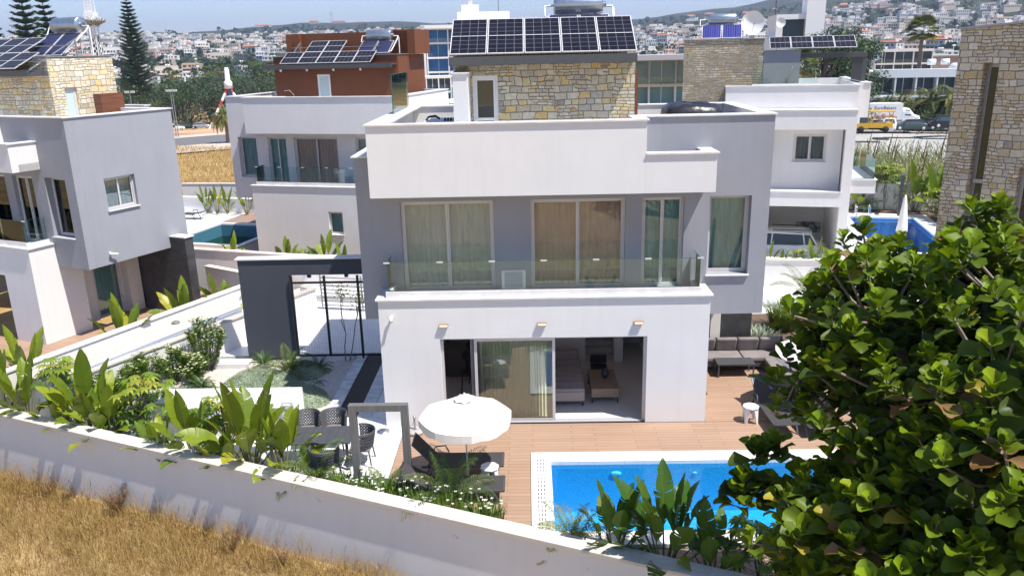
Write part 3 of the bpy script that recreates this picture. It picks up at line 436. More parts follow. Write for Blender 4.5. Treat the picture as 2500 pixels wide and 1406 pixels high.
o = MB().box(-3.78, -3.765, 3.4, 6.5, 7.94, 9.0).build('glass_screen', GLB); tag(o, 'tall clear glass privacy screen standing on the left roof parapet', 'glass screen'); e = MB(); e.box(-3.785, -3.76, 3.385, 3.40, 7.94, 9.0); e.box(-3.785, -3.76, 3.4, 6.5, 9.0, 9.01); e.build('glass_edge', GLE, o)
t = E('covered_spa', (4.72, 4.2, 6.75), 0, 'black and mauve plastic sheet over a bulky round-cornered spa on the right roof terrace', 'spa cover')
b = MB(); n = 24
rows = []
for k, (r, z) in enumerate(((1.0, 0), (1.02, .6), (1.0, 1.0), (.93, 1.16), (.80, 1.24), (.4, 1.27), (0.02, 1.27))):
    rows.append([(.80*r*(abs(cos(a))**.45)*(1 if cos(a) > 0 else -1), .92*r*(abs(sin(a))**.45)*(1 if sin(a) > 0 else -1), z+.03*sin(5*a+k)*(k > 1)) for a in [2*pi*j/n for j in range(n)]])
b.grid(rows, 0, True); b.build('cover', BLKF, t)
b = MB(); b.box(-.62, .62, -.955, -.93, .1, .96); b.build('side_panel', MAUV, t); b = MB(); [b.box(x-.025, x+.025, -.965, -.957, .1, 1.0) for x in (-.42, .42)]; b.build('strap', BLK, t)
b = MB(); b.tube([(.1, 3.0, 7.45), (.1, 2.9, 7.6), (.1, 2.75, 7.55)], .012, 6); b.box(-.0, .18, 2.98, 3.09, 7.36, 7.44); b.build('wall_tap', CHROME, MAIN); b = MB(); b.box(-.68, -.58, 3.07, 3.098, 7.3, 7.39); b.box(2.3, 2.46, 3.07, 3.098, 7.42, 7.5); b.build('wall_socket', WPL, MAIN)
box('timber_fin', TIMBV, 2.99, 3.07, 3.35, 5.9, 7.5, 9.0, MAIN)
# ---- villa on the left
LVP = dict(loc=(-21.515, 8.974, -.158), rot=radians(-24.32))
LV = villa('villa', LVP['loc'], LVP['rot'], 'grey and white villa on the left with a yellow rubble stone roof room', top=False, room_kw=dict(mat=STONEL, side_window=True))
def lw(x, y, z=0, o=LVP): c, s_ = cos(o['rot']), sin(o['rot']); return (o['loc'][0]+c*x-s_*y, o['loc'][1]+s_*x+c*y, o['loc'][2]+z)
b = MB(); b.tube([(6.2, 1.9, 3.1), (6.32, 1.9, 3.08)], .035, 8); b.tube([(6.3, 1.82, 3.08), (6.36, 2.1, 3.02)], .04, 8); b.build('side_camera', WPL, LV)
t = E('roof_cabinet', lw(3.45, 4.75, 6.75), LVP['rot'], 'brown timber cabinet on short legs beside the window of the yellow stone roof room', 'cabinet'); MB().box(-.0, .42, -.35, .65, .3, 1.75).build('body', TIMBV, t); b = MB(); [b.box(x, x+.05, y, y+.05, 0, .299) for x in (.02, .33) for y in (-.32, .55)]; b.build('leg', TIMBV, t); MB().box(.421, .435, -.05, -.01, .95, 1.1).build('handle', BLK, t)
array('solar_array', lw(-3.75, 2.33, 9.49), LVP['rot'], 'large solar array two panels deep over the yellow stone roof room on the left', 2, 7, .98, 1.2, 27, skip=((6, 0), (6, 1), (5, 1)))
tank('water_heater', lw(1.75, 3.9, 9.9), LVP['rot'], 'silver blue water tank with two collectors on the yellow stone roof room', .30, 1.45)
# ---- villa behind on the left, with the timber roof room
BLo = dict(loc=(-14.274, 21.278, -.3), rot=radians(-13.6)); F2 = lambda x, y, z=0: lw(x, y, z, BLo)
bx = F2(4.58, 0)
BL = villa('villa', bx, BLo['rot'], 'white villa behind on the left with a brown timber roof room', mirror=True, opening=False, small_win=(-.42, .37, 1.1, 2.26), step=False, top=False, room=False, upper=PALEG)
window(BL, -.42, .37, 1.1, 2.26, 0, 1, .15, CURG, sill=1); b = MB(); b.box(-6.0, 5.9, .252, .998, 6.2, 6.35)
def br(p): return (4.58-p[0], p[1], p[2])
b = MB(br); b.wall(.15, 7.2, 6.752, 9.82, 3.1, 3.4, [(2.62, 3.36, 6.78, 8.9)]); b.box(.15, .45, 3.402, 6.9, 6.752, 9.82); b.box(6.9, 7.2, 3.402, 6.9, 6.752, 9.82); b.box(.45, 6.9, 6.6, 6.9, 6.752, 9.82)
b.box(.16, 7.19, 4.6, 4.9, 9.83, 10.98); b.box(.16, .45, 4.9, 6.8, 9.83, 10.6); b.box(6.3, 7.6, 4.6, 6.8, 9.83, 11.06); b.box(.8, 1.1, 4.3, 4.6, 9.83, 10.98); o = b.build('roof_room', TIMB, BL); b = MB(br); b.box(.12, 7.24, 3.05, 4.58, 9.821, 9.86); b.build('coping', ALUG, o)
b = MB(br); b.box(-.1, 7.15, 2.32, 2.4, 9.2, 9.42); b.box(-.098, 7.148, 2.402, 3.08, 9.34, 9.4); [b.box(x, x+.08, 2.402, 3.08, 9.2, 9.33) for x in (0., 1.75, 3.5, 5.25, 6.95)]; b.build('canopy', DGM, BL)
b = MB(br); [b.box(x, x+.09, 2.36, 2.41, 9.08, 9.19) for x in (.9, 2.4, 3.9, 5.4)]; b.build('bracket', WPL, BL)
window(BL, 4.58-3.36, 4.58-2.62, 6.78, 8.9, 3.1, 1, .06, None, WPNT, 'door', fw=.06, glass=FROST, back=False); b = MB(br); b.tube([(1.25, 3.08, 6.9), (1.22, 3.0, 7.9), (1.05, 2.85, 8.15), (.85, 2.7, 8.1)], .02, 6); b.build('shower_pipe', CHROME, BL); b = MB(br); [b.box(x, x+.16, 3.06, 3.098, 7.0, 7.1) for x in (3.6, 5.85, 6.05)]; b.build('wall_socket', WPL, BL)
array('solar_array', F2(.95, 2.35, 9.47), BLo['rot'], 'solar array of nine panels in two rows in front of the brown timber roof room', 2, 5, 1.0, 1.05, 31, skip=((0, 1), (4, 1), (3, 1)))
tank('water_heater', F2(5.75, 3.3, 9.88), BLo['rot'], 'silver water tank with two small collectors above the brown timber roof room', .29, 1.35, cw=.85, ch=1.1, tilt=33)
# ---------------------------------------------------------------- villa behind on the right
RVo = dict(loc=(14.916, 17.615, -.35), rot=radians(-12)); F3 = lambda x, y, z=0: lw(x, y, z, RVo)
RV = E('villa', RVo['loc'], RVo['rot'], 'white villa behind on the right with a thin-stone tower block and an open carport', 'house', 'modern villas')
b = MB(); b.wall(-6.2, 0, -.6, 7.0, 0, .35, [(-5.9, -.42, -.6, 2.57), (-3.85, -.42, 3.25, 6.14)]); b.wall(-6.2, -.42, 2.58, 6.5, .8, 1.05, [(-2.6, -1.1, 4.57, 5.87)]); b.box(-.3, 0, .352, 8, -.6, 6.9); b.box(-6.2, -.302, .352, .798, 2.57, 3.2); b.box(-6.2, -.302, .352, .798, 6.14, 6.6); b.box(-6.2, -.302, 5.2, 5.5, -.6, 3); b.box(-6.2, -5.9, .352, 5.2, -.6, 6.9); b.box(-6.2, -.302, 1.06, 8, 2.6, 2.8)
b.box(-5.8, .12, .9, 1.15, 6.3, 8.05); b.box(.05, .3, 1.152, 6, 6.3, 8.05); b.box(.302, .72, 1.6, 1.85, 6.55, 8.12); b.box(.47, .72, 1.852, 9, 6.55, 8.12); b.box(-5.8, -5.55, 1.152, 6, 6.3, 8.05); b.box(-2, .46, 8.8, 9, 6.55, 8.1); b.box(-5.5, .04, 1.152, 8.7, 6.6, 6.8); b.build('wall', WHITE, RV)
b = MB(); b.box(-3.9, -.38, -.05, .5, 3.251, 3.285); b.box(-6.25, .05, -.05, .86, 7.001, 7.04); b.box(-5.85, .17, .85, 1.2, 8.051, 8.09); b.box(.25, .77, 1.55, 1.9, 8.121, 8.16); b.box(.42, .77, 1.902, 9.0, 8.121, 8.16); b.box(.0, .35, 1.202, 6, 8.051, 8.09); b.build('coping', MARB, RV)
window(RV, -2.6, -1.1, 4.57, 5.87, .8, 2, .05, M('pale_curtain', (.50, .50, .47), .9, var=(2, .3, .7), sc=(6, 6, .6), col2=(.34, .35, .33)), sill=1, fw=.07)
b = MB(); b.box(-7.85, -4.12, 2.0, 5.6, 0, 10.2); o = b.build('stone_tower', STONES, RV); box('coping', ALUG, -7.9, -4.07, 1.95, 5.65, 10.201, 10.24, o)
b = MB(); b.box(-4.10, -2.44, 2.0, 2.3, 6.8, 9.64); o = b.build('shower_wall', GREY, RV); box('coping', ALUG, -4.1, -2.4, 1.96, 2.34, 9.641, 9.67, o); b = MB(); b.tube([(-2.9, 1.97, 8.1), (-2.88, 1.95, 8.6), (-2.75, 1.85, 8.95), (-2.65, 1.75, 8.9)], .02, 6); b.build('shower_pipe', CHROME, RV)
b = MB(); b.box(-2.4, .62, 2.6, 2.75, 9.28, 9.48); b.box(-2.4, .62, 5.6, 5.75, 9.28, 9.48); b.box(.47, .62, 2.752, 5.6, 9.28, 9.48); b.box(-2.4, -2.25, 2.752, 5.6, 9.28, 9.48); o = b.build('pergola', DGM, RV)
b = MB(); [b.box(.45, .62, 2.62+.22*i, 2.70+.22*i, 7.3, 9.28) for i in range(14)]; b.build('slat_screen', DGM, RV)
o = MB().box(-4.6, -1.7, 1.0, 1.015, 8.1, 9.1).build('glass_screen', GLB, RV); MB().box(-4.61, -4.6, .99, 1.025, 8.1, 9.1).build('glass_edge', GLE, o); box('screen_base', WPL, -4.62, -1.6, .97, 1.05, 8.091, 8.16, RV)
b = MB(); b.box(.02, 1.1, .2, 4.5, 3.2, 3.82); o = b.build('side_balcony', WHITE, RV); box('coping', MARB, -.0, 1.15, .15, 4.55, 3.821, 3.86, o); b = MB(); b.box(.08, 1.02, .3, .315, 3.87, 4.75); b.box(1.02, 1.035, .3, 4.4, 3.87, 4.75); b.box(.08, 1.02, 4.4, 4.415, 3.87, 4.75); b.build('balustrade', GLB, RV); box('floor', PAVEW, .1, 1.0, .33, 4.38, 3.862, 3.87, o)
b = MB(); b.wall(-1.75, -.35, .15, .85, 5.14, 5.19, [(-1.7, -.4, .2, .8)]); b.build('picture_frame', WPNT, RV); MB().box(-1.7, -.4, 5.16, 5.18, .2, .8).build('picture', M('grey_picture', (.42, .46, .46), .6, var=(2.2, .45, .55), col2=(.05, .06, .07)), RV)
array('solar_array', F3(-3.85, 1.9, 9.72), RVo['rot'], 'grey solar array of four wide panels above the pergola of the villa on the right', 1, 4, .95, 1.15, 27)
tank('water_heater', F3(-6.1, 2.2, 10.24), RVo['rot'], 'silver water tank with two blue collectors on the thin-stone tower', .27, 1.3, th=THERMB, colh=.6, cw=.9, ch=.85, tilt=48)
def dish(loc, r, label, az=0):
    t = E('satellite_dish', loc, az, label, 'satellite dish', 'satellite dishes'); b = MB(); rows = []
    for i in range(6):
        q = i/5; rows.append([(q*r*cos(a), -.25*r*q*q-.3*q*r*sin(a)*.0, r+q*r*sin(a)) for a in [2*pi*j/20 for j in range(20)]])
    b.grid(rows, 0, True); b.build('bowl', WPNT, t); b = MB(); b.tube([(0, .05, 0), (0, .05, r)], .03*r+.01, 6); b.tube([(0, 0, .1*r), (0, -.7*r, r*.9)], .02*r, 5); b.box(-.05*r, .05*r, -.75*r, -.65*r, .85*r, .97*r); b.build('stand', ALUG, t); return t
dish((15.47, 38.47, 10.22), .8, 'large white satellite dish on the roof behind the thin-stone tower')
# ---------------------------------------------------------------- grey stone building, far right
RX0, RX1 = .22, .58
RS = E('stone_house', (11.31, 1.67, 6.48)[:2] + (0,), radians(-50), 'tall rubble stone building with a slot window at the right edge, behind the fig tree', 'house')
b = MB(); n = MB(); b.wall(-.42, 9, -.4, 9.75, 0, .4, [(RX0, RX1, 2.8, 9.0), (1.38, 2.4, 1, 6.5)]); b.box(-.42, -.02, .402, 7, -.4, 9.75); b.prism([(-.42, 0), (9, 0), (9, .4), (-.42, .4)], 9.751, 9.753)
for p in list(range(len(b.v))):
    if b.v[p][2] > 9.7: b.v[p] = (b.v[p][0], b.v[p][1], 9.86+.065*b.v[p][0])
b.build('wall', STONER, RS); c = MB(); c.bar((-.47, .2, 9.86), (9, .2, 10.475), .5, .05); c.build('coping', ALUG, RS); window(RS, RX0, RX1, 2.8, 9.0, 0, 1, .28, None, ALUG, glass=GLD, fw=.05); MB().box(RX0+.03, RX1-.03, .18, .25, 6.0, 6.1).build('transom', ALUG, RS); window(RS, 1.38, 2.4, 1, 6.5, 0, 1, .2, None, ALUG, glass=GLD)
# ---------------------------------------------------------------- paving, decks, beds
def slab(name, mat, pts, z1, t=.3):
    return st(MB().prism(pts, z1-t, z1).build(name, mat))
slab('wooden_deck', DECK, [(-3.4, -4.36), (-3.4, .0), (3.0, .0), (3.0, -.02), (4.6, -.02), (9.6, -.02), (9.6, -1.58), (-.06, -1.58), (-.06, -5.62), (-.4, -5.6)], -.002, .5)
slab('wooden_deck', DECK, [(-.38, -5.64), (10, -5.64), (10, -9.9)], -.002, .5); slab('wooden_deck', DECK, [(4.6, .0), (9.6, .0), (9.6, 4.55), (3.92, 4.55), (3.92, 1.66), (4.6, 1.66)], -.002, .5)
slab('marble_paving', PAVE, [(-13.9, -.02), (-3.42, -4.35), (-3.42, .0), (-3.93, .0), (-3.93, .55), (-13.9, .55)], -.004, .5)
slab('pebble_bed', GRAV, [(-13.2, .56), (-5.76, .56), (-5.76, 4.95), (-12.4, 4.95)], -.02, .5); slab('pebble_bed', GRAV, [(-16.6, 1.1), (-13.92, .0), (-13.92, .55), (-13.21, .57), (-13.0, 2.4)], -.02, .5)
slab('marble_path', MARV, [(-5.76, .56), (-5.42, .56), (-5.42, 5.4), (-5.76, 5.4)], .03, .3); slab('marble_path', MARV, [(-4.82, .56), (-4.45, .56), (-4.45, 5.4), (-4.82, 5.4)], .03, .3); slab('dark_deck_strip', DKDK, [(-5.418, .56), (-4.822, .56), (-4.822, 5.4), (-5.418, 5.4)], .012, .3); slab('marble_path', PAVE, [(-4.448, .56), (-3.93, .56), (-3.93, 9), (-4.448, 9)], -.004, .3)
slab('white_paving', PAVEW, [(-12, 5.42), (-4.45, 5.42), (-4.45, 9.02), (3, 9.02), (3, 16), (-9, 16), (-12, 8)], -.03, .3); slab('grass_bed', SOIL, [(3.95, 5.02), (12, 5.02), (12, 9.0), (3.95, 9)], -.03); slab('white_paving', PAVEW, [(3.95, 9.02), (16, 9.02), (17, 16.6), (3.95, 16.6)], -.05)
tag(MB().box(-11.0, -9.1, 4.25, 4.75, -.02, .13).build('step', MARB), 'low white marble step at the foot of the white wall beside the charcoal gate pillar', 'step')
tag(MB().box(-7.72, -5.8, 4.86, 5.3, -.02, .1).build('step', MARB), 'thin pale ledge under the dark mesh gate', 'step')
# ---------------------------------------------------------------- pools
def pool(name, x0, x1, y0, y1, label, loc=(0, 0, 0), rot=0, wz=-.07, depth=1.35, cw=.38, lin=None, wat=None, grate=None, cz=.03):
    mt = MB(); mt.k = 0; mt.box(x0-.2, x1+.2, y0-.2, y1+.2, -depth-.2, -depth)
    for a in ((x0-.2, x0, y0-.2, y1+.2), (x1, x1+.2, y0-.2, y1+.2), (x0, x1, y0-.2, y0), (x0, x1, y1, y1+.2)): mt.box(*a, -depth, -.06)
    t = E(name, loc, rot, label, 'swimming pool', 'swimming pools'); mt.build('basin', lin, t)
    c = MB(); w = cw; c.box(x0-w, x1+w, y1, y1+w, -.06, cz); c.box(x0-w, x1+w, y0-w, y0, -.06, cz); c.box(x0-w, x0, y0, y1, -.06, cz); c.box(x1, x1+w, y0, y1, -.06, cz); c.build('coping', tiles('pool_coping', (.80, .79, .77), 1.1, 5, (.55, .54, .52), (.68, .68, .67)) if 'pool_coping' not in MATS else MATS['pool_coping'], t)
    MB().box(x0+.001, x1-.001, y0+.001, y1-.001, wz-.003, wz, 'bfkrl').build('water', wat, t); return t
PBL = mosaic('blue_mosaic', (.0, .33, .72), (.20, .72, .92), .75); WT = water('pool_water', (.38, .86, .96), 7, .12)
PO = pool('swimming_pool', .43, 9.0, -5.05, -2.13, 'bright blue swimming pool with white coping in the deck of the central villa', lin=PBL, wat=WT, cw=.48)
b = MB()
for y in [-5.0+.17*i for i in range(18)]:
    for x in (.10, .17, .24): b.box(x, x+.018, y, y+.11, .031, .034)
b.build('overflow_grate', BLK, PO); b = MB(); [b.box(.4, 9, -2.06-.0+.07*i, -2.045+.07*i, .031, .033) for i in range(4)]; b.build('grate_line', M('pale_joint', (.62, .61, .60), .6), PO)
for x in (2.0, 3.9, 7): MB(lambda p: (p[0], p[1], -.3+.45*(p[2]+.3))).lathe([(0, -.02), (.13 if x < 3 or x > 6 else .05, -.02), (.13 if x < 3 or x > 6 else .05, .02), (.0, .02)], (x, -2.15, -.3), 20, 'y').build('pool_light', M('pool_lamp', (.55, .85, .92), .4), PO)
pool('swimming_pool', -6.4, -2.0, 1.2, 6.1, 'empty-looking green pool with white coping on the deck of the back left villa', F2(0, 0, .02), BLo['rot'], -.75, 1.6, .35, lin=mosaic('teal_mosaic', (.02, .17, .26), (.06, .28, .36), .3), wat=water('green_water', (.34, .52, .26), 3, .2))
pool('swimming_pool', 1.9, 5.4, 2.0, 10.6, 'deep blue pool with a folded parasol behind the fig tree on the right', F3(0, 0, .02), RVo['rot'], -.12, 1.3, .5, lin=mosaic('deep_blue_mosaic', (.0, .24, .62), (.05, .48, .82), .5), wat=WT)
pool('swimming_pool', -8, 1.9, -6.5, -2.9, 'pool of the left villa, a corner of blue water at the left edge', lw(0, 0, .01), LVP['rot'], -.08, 1.0, .4, lin=PBL, wat=WT)
def lslab(name, mat, o, pts, z1=0, t=.5):
    b = MB(); b.prism(pts, z1-t, z1); q = b.build(name, mat); q.location = o['loc']; q.rotation_euler = (0, 0, o['rot']); return st(q)
lslab('wooden_deck', DECK2, BLo, [(-6.78, -4.6), (.0, -4.6), (.0, 10), (-6.78, 10), (-6.78, 6.5), (-1.64, 6.5), (-1.64, .82), (-6.78, .82)]); lslab('white_paving', PAVEW, BLo, [(-14, -4.6), (-6.8, -4.6), (-6.8, 10), (-14, 10)]); lslab('planting_bed', SOIL, BLo, [(-14, 10.02), (2, 10.02), (2, 12.5), (-14, 12.5)], .05)
lslab('wooden_deck', DECK, LVP, [(-9, -2.45), (2.35, -2.45), (9.4, -2.45), (9.4, 0), (9.4, 9), (4.6, 9), (4.6, 0), (-9, 0)]); lslab('grey_paving', tiles('grey_paving', (.30, .29, .28), .6, .6), LVP, [(2.35, -7.5), (9.4, -7.5), (9.4, -2.47), (2.35, -2.47)])
lslab('white_paving', PAVEW, RVo, [(-8, -1.8), (1.35, -1.8), (1.35, 12.2), (-8, 12.2)], -.02, .4) ; lslab('white_paving', PAVEW, RVo, [(5.95, 1.4), (6.4, 1.4), (6.4, 12), (1.36, 12.2), (1.36, 11.12), (5.95, 11.12)]); lslab('planting_bed', SOIL, RVo, [(6.42, -3), (10, -3), (10, 14.5), (1.4, 14.5), (1.4, 12.22), (6.42, 12.02)], .03); lslab('white_paving', PAVEW, RVo, [(1.36, -1.8), (6.4, -1.8), (6.4, 1.38), (1.36, 1.38)])
# ---------------------------------------------------------------- boundary walls
def bwall(pts, z0, z1, label, w=.22, cop=TRAV, cw=.3, ct=.05, mat=WHITE, name='boundary_wall', group=None):
    """wall following a line; pts are the centre line"""
    t = E(name, (*pts[0], z0), 0, label, 'wall', group); b = MB(); c = MB(); P0 = V((*pts[0], z0))
    for p, q in zip(pts, pts[1:]):
        p = V((*p, 0)); q = V((*q, 0)); d = (q-p).normalized(); n = V((-d.y, d.x, 0))
        for m, ww, a, e in ((b, w, 0, z1-z0-.001), (c, cw, z1-z0, z1-z0+ct)): o = [p+n*ww/2, p-n*ww/2, q-n*ww/2, q+n*ww/2]; m.prism([(k.x-P0.x, k.y-P0.y) for k in o][::-1], a, e)
    b.build('wall', mat, t); c.build('coping', cop, t); return t
TRAVJ = tiles('jointed_travertine', (.66, .60, .52), 1.25, 3, (.50, .45, .38), (.56, .50, .43), 0, .393, .75, .006); TRAVJ2 = tiles('pale_coping', (.74, .70, .64), 1.1, 3, (.55, .52, .47), (.66, .62, .57), 0, 0, .7)
dx, dy = .924, -.3816
FW = bwall([(-20, 2.29), (12.5, -11.13)], -1.7, .55, 'long white boundary wall with pale stone coping between the dry field and the garden', .22, TRAVJ, .39, .06)
bwall([(-12.75, 1.55), (-8.3, 9.7)], -.4, 1.0, 'white wall between the two villas running behind the charcoal gate pillar', .2, TRAV, .28, group='white walls between the villas'); bwall([(-15.05, .65), (-10.4, 10.7), (-13.5, 12.6)], -.5, 1.22, 'white wall along the left villa garden, farther from the pebbles', .2, TRAVJ2, .28, group='white walls between the villas')
t = E('utility_box', (0, 0, 0), 0, 'long low utility enclosure with grey louvred doors and a gravel roof between the white walls', 'utility box')
d = V((.415, .91, 0)).normalized(); n = V((.91, -.415, 0)).normalized(); p0 = V((-14.45, 1.0, 0)); q0 = p0+d*7.4
pts = [p0+n*.12, p0+n*1.25, q0+n*1.25, q0+n*.12]; MB().prism([(p.x, p.y) for p in pts], -.2, 1.19).build('body', WPNT, t); pts = [p0+n*.2-d*.0, p0+n*1.18, q0+n*1.18-d*.1, q0+n*.2-d*.1]; MB().prism([(p.x, p.y) for p in pts], 1.192, 1.215).build('roof_gravel', GRAVR, t)
for i in range(4):
    a = p0+n*1.251+d*(.2+1.82*i); b = MB()
    for k in range(12): c1 = a+V((0, 0, .1+.085*k)); b.bar(c1+n*.02, c1+d*1.75+n*.02, .03, .05)
    e = MB(); b.bar(a+V((0, 0, .06)), a+V((0, 0, 1.12)), .05); b.bar(a+d*1.75+V((0, 0, .06)), a+d*1.75+V((0, 0, 1.12)), .05); b.bar(a+V((0, 0, 1.12)), a+d*1.75+V((0, 0, 1.12)), .05); b.build('louvre_door', SLAT, t)
o = MB().lathe([(0, 0), (.12, 0), (.14, .03), (.1, .07), (0, .07)], n=14).build('vent_cap', M('grey_cap', (.2, .2, .2), .5), t); p = p0+d*5+n*.75; o.location = (p.x, p.y, 1.216)
tag(MB().lathe([(0, 0), (.26, 0), (.3, .05), (.27, .11), (.1, .13), (0, .13)], n=20).build('lid', M('grey_lid', (.09, .085, .09), .6), None, (-11.29, 6.98, 1.05)), 'round dark grey lid lying between the white walls left of the gate', 'lid')
bwall([(-16.4, 15.9), (-10.4, 14.0), (-4.6, 12.6)], -.6, 1.28, 'white retaining wall below the plants of the back left villa', .22, TRAVJ2, .32, group='white walls of the back gardens'); bwall([(9.0, 12.9), (16.5, 11.9)], -.5, 1.05, 'white wall behind the outdoor sofa, plants and a white car above it', .22, TRAVJ2, .32, group='white walls of the back gardens')
bwall([F2(-14, 9.7)[:2], F2(1, 9.3)[:2]], -.6, .65, 'low white wall behind the back left deck with small banana plants in front', .22, TRAVJ2, .4, group='white walls of the back gardens'); bwall([F2(-14, 13)[:2], F2(-9, 13.6)[:2], F2(0, 12.6)[:2]], -.6, .95, 'farthest white wall beside the dry grass plot on the left', .22, TRAVJ2, .3, group='white walls of the back gardens'); bwall([F3(1.2, 13.2)[:2], F3(7.6, 13.4)[:2]], -.6, 1.25, 'white wall behind the deep blue pool on the right', .22, TRAVJ2, .3, group='white walls of the back gardens')
bwall([(-8.3, 9.7), (-8.9, 10.2)], -.4, .98, 'short white wall end seen through the mesh gate', .2, TRAV, .28)
b = MB(); [b.bar((-8.22, 9.62, 0.00), (-8.22, 9.62, 0.00), .01) for i in range(0)]
t = E('slat_fence', (-8.2, 10.4, 0), radians(-12), 'grey fence of thin horizontal bars seen through the mesh gate', 'fence'); b = MB(); [b.bar((0, 0, .15+.16*i), (5.0, 0, .15+.16*i), .035) for i in range(8)]; b.build('bar', ALUG, t); b = MB(); [b.bar((x, 0, 0), (x, 0, 1.4), .05) for x in (.0, 1.7, 3.4, 5)]; b.build('post', ALUG, t)
bwall([(-9, 11.6), (-3.6, 10.6)], -.2, .12, 'very low concrete kerb wall at the foot of the grey bar fence', .25, CONC, .3)
# ---- glass balustrade of the back left garden
t = E('glass_balustrade', F2(-1.4, -4.0, 0), BLo['rot'], 'frameless glass balustrade behind the plants of the back left villa', 'balustrade')
for i in range(5): MB().box(1.45*i+.01, 1.45*i+1.43, 0, .014, .1, 1.1).build('glass_panel', GLB, t)
# ---- gate
t = E('gate_portal', (0, 5.05, 0), 0, 'charcoal gate portal with a pale cap left of the central villa', 'gate'); b = MB(); b.wall(-9.34, -4.5, -.1, 3.36, 0, .3, [(-7.74, -4.49, -.1, 2.84)]); b.build('portal_wall', CHAR, t); box('coping', MARB, -9.42, -4.48, -.05, .36, 3.361, 3.40, t); b = MB(); [b.box(x, x+.11, .02, .12, 2.74, 2.838) for x in (-7.15, -5.95)]; b.build('spot_lamp', BLK, t)
g = E('mesh_gate', (0, 4.93, 0), 0, 'black steel mesh gate panel in the charcoal portal with a climbing vine', 'gate'); b = MB(); [b.box(x, x+.07, 0, .07, .0, 2.83) for x in (-7.68, -6.62, -5.55, -4.6)]; b.box(-7.61, -4.6, .01, .06, .1, .16); b.box(-7.61, -4.6, .01, .06, 2.58, 2.64); b.build('frame', BLK, g)
b = MB(); x = -7.6
while x < -4.6: b.box(x, x+.0045, .03, .035, .16, 2.58); x += .082
z = .2
while z < 2.58: b.box(-7.6, -4.6, .038, .043, z, z+.0045); z += .082
b.build('mesh', M('grey_wire', (.38, .38, .40), .5, .3), g)
# ---------------------------------------------------------------- garden furniture
t = E('shower_arch', (-3.42, -3.28, 0), 0, 'square grey arch standing on the paving beside the deck', 'arch'); b = MB(); b.box(-.66, -.50, -.08, .08, -.01, 1.98); b.build('post', DGM_ := M('weathered_grey_timber', (.17, .17, .165), .7, var=(4, .3, .7), sc=(8, 8, .6), col2=(.10, .10, .10)), t); MB().box(.50, .66, -.08, .08, -.01, 1.98).build('post', DGM_, t); MB().box(-.66, .66, -.08, .08, 1.981, 2.13).build('beam', DGM_, t)
def lounger(loc, rot, label, back=48):
    t = E('sun_lounger', loc, rot, label, 'sun lounger', 'sun loungers'); W_ = .64; a = radians(back); hx = -.35; L_ = 1.25; bl = .74
    b = MB(); [b.bar((hx, y, .32), (L_, y, .32), .035) for y in (-W_/2, W_/2)]; b.bar((L_, -W_/2, .32), (L_, W_/2, .32), .035); [b.bar((hx-.3, y, .32), (hx, y, .32), .035) for y in (-W_/2, W_/2)]; [b.bar((hx, y, .33), (hx-bl*cos(a), y, .33+bl*sin(a)), .035) for y in (-W_/2+.03, W_/2-.03)]; b.bar((hx-bl*cos(a), -W_/2, .33+bl*sin(a)), (hx-bl*cos(a), W_/2, .33+bl*sin(a)), .03); b.build('frame', DGM, t)
    MB().box(hx+.01, L_-.02, -W_/2+.02, W_/2-.02, .325, .337).build('seat', MESHF, t); b = MB(); b.bar((hx, 0, .335), (hx-bl*cos(a), 0, .335+bl*sin(a)), W_-.08, .012); b.build('backrest', MESHF, t)
    for x, k in ((L_-.25, .16), (hx-.1, -.14)):
        for y in (-W_/2, W_/2): c = MB(); c.bar((x, y, .32), (x+k, y, 0), .04, .03); c.build('leg', DGM, t)
    c = MB(); [c.tube([(hx-.1, y, .34), (hx-.05, y*1.06, .5), (hx+.2, y*1.08, .52), (hx+.28, y*1.04, .36)], .018, 6) for y in (-W_/2, W_/2)]; c.build('armrest', DGM, t); return t
lounger((-1.95, -2.52, 0), 0, 'dark mesh sun lounger behind the open white parasol pole, back raised'); lounger((-1.9, -3.62, 0), 0, 'dark mesh sun lounger nearest the pool corner, in front of the white stool', 30)
lounger((6.42, .35, 0), radians(-88), 'charcoal sun lounger beside the white stool near the fig tree', 40); lounger((7.2, .2, 0), radians(-86), 'charcoal sun lounger mostly hidden by the fig tree', 40)
def stool(loc, label, rot=0):
    t = E('stool', loc, rot, label, 'stool', 'white plastic stools'); b = MB(); b.lathe([(0, .40), (.19, .40), (.22, .42), (.22, .45), (.2, .46), (0, .46)], n=8); b.build('seat', WPL, t)
    for k in range(4):
        a = pi/4+k*pi/2; c = MB(); p, q = V((.16*cos(a), .16*sin(a), .40)), V((.22*cos(a), .22*sin(a), 0)); nn = V((-sin(a), cos(a), 0)); r_ = V((cos(a), sin(a), 0))*.025
        for s in (1,): c.grid([[p-nn*.09-r_, p-nn*.09+r_*.5, p+r_, p+nn*.09+r_*.5, p+nn*.09-r_], [q-nn*.03-r_, q-nn*.03, q+r_*.4, q+nn*.03, q+nn*.03-r_]], 0, True, False)
        c.build('leg', WPL, t)
    return t
stool((5.77, -.03, 0), 'white plastic stool on the deck left of the charcoal lounger'); stool((-1.0, -3.08, 0), 'white plastic stool under the edge of the white parasol', .3)
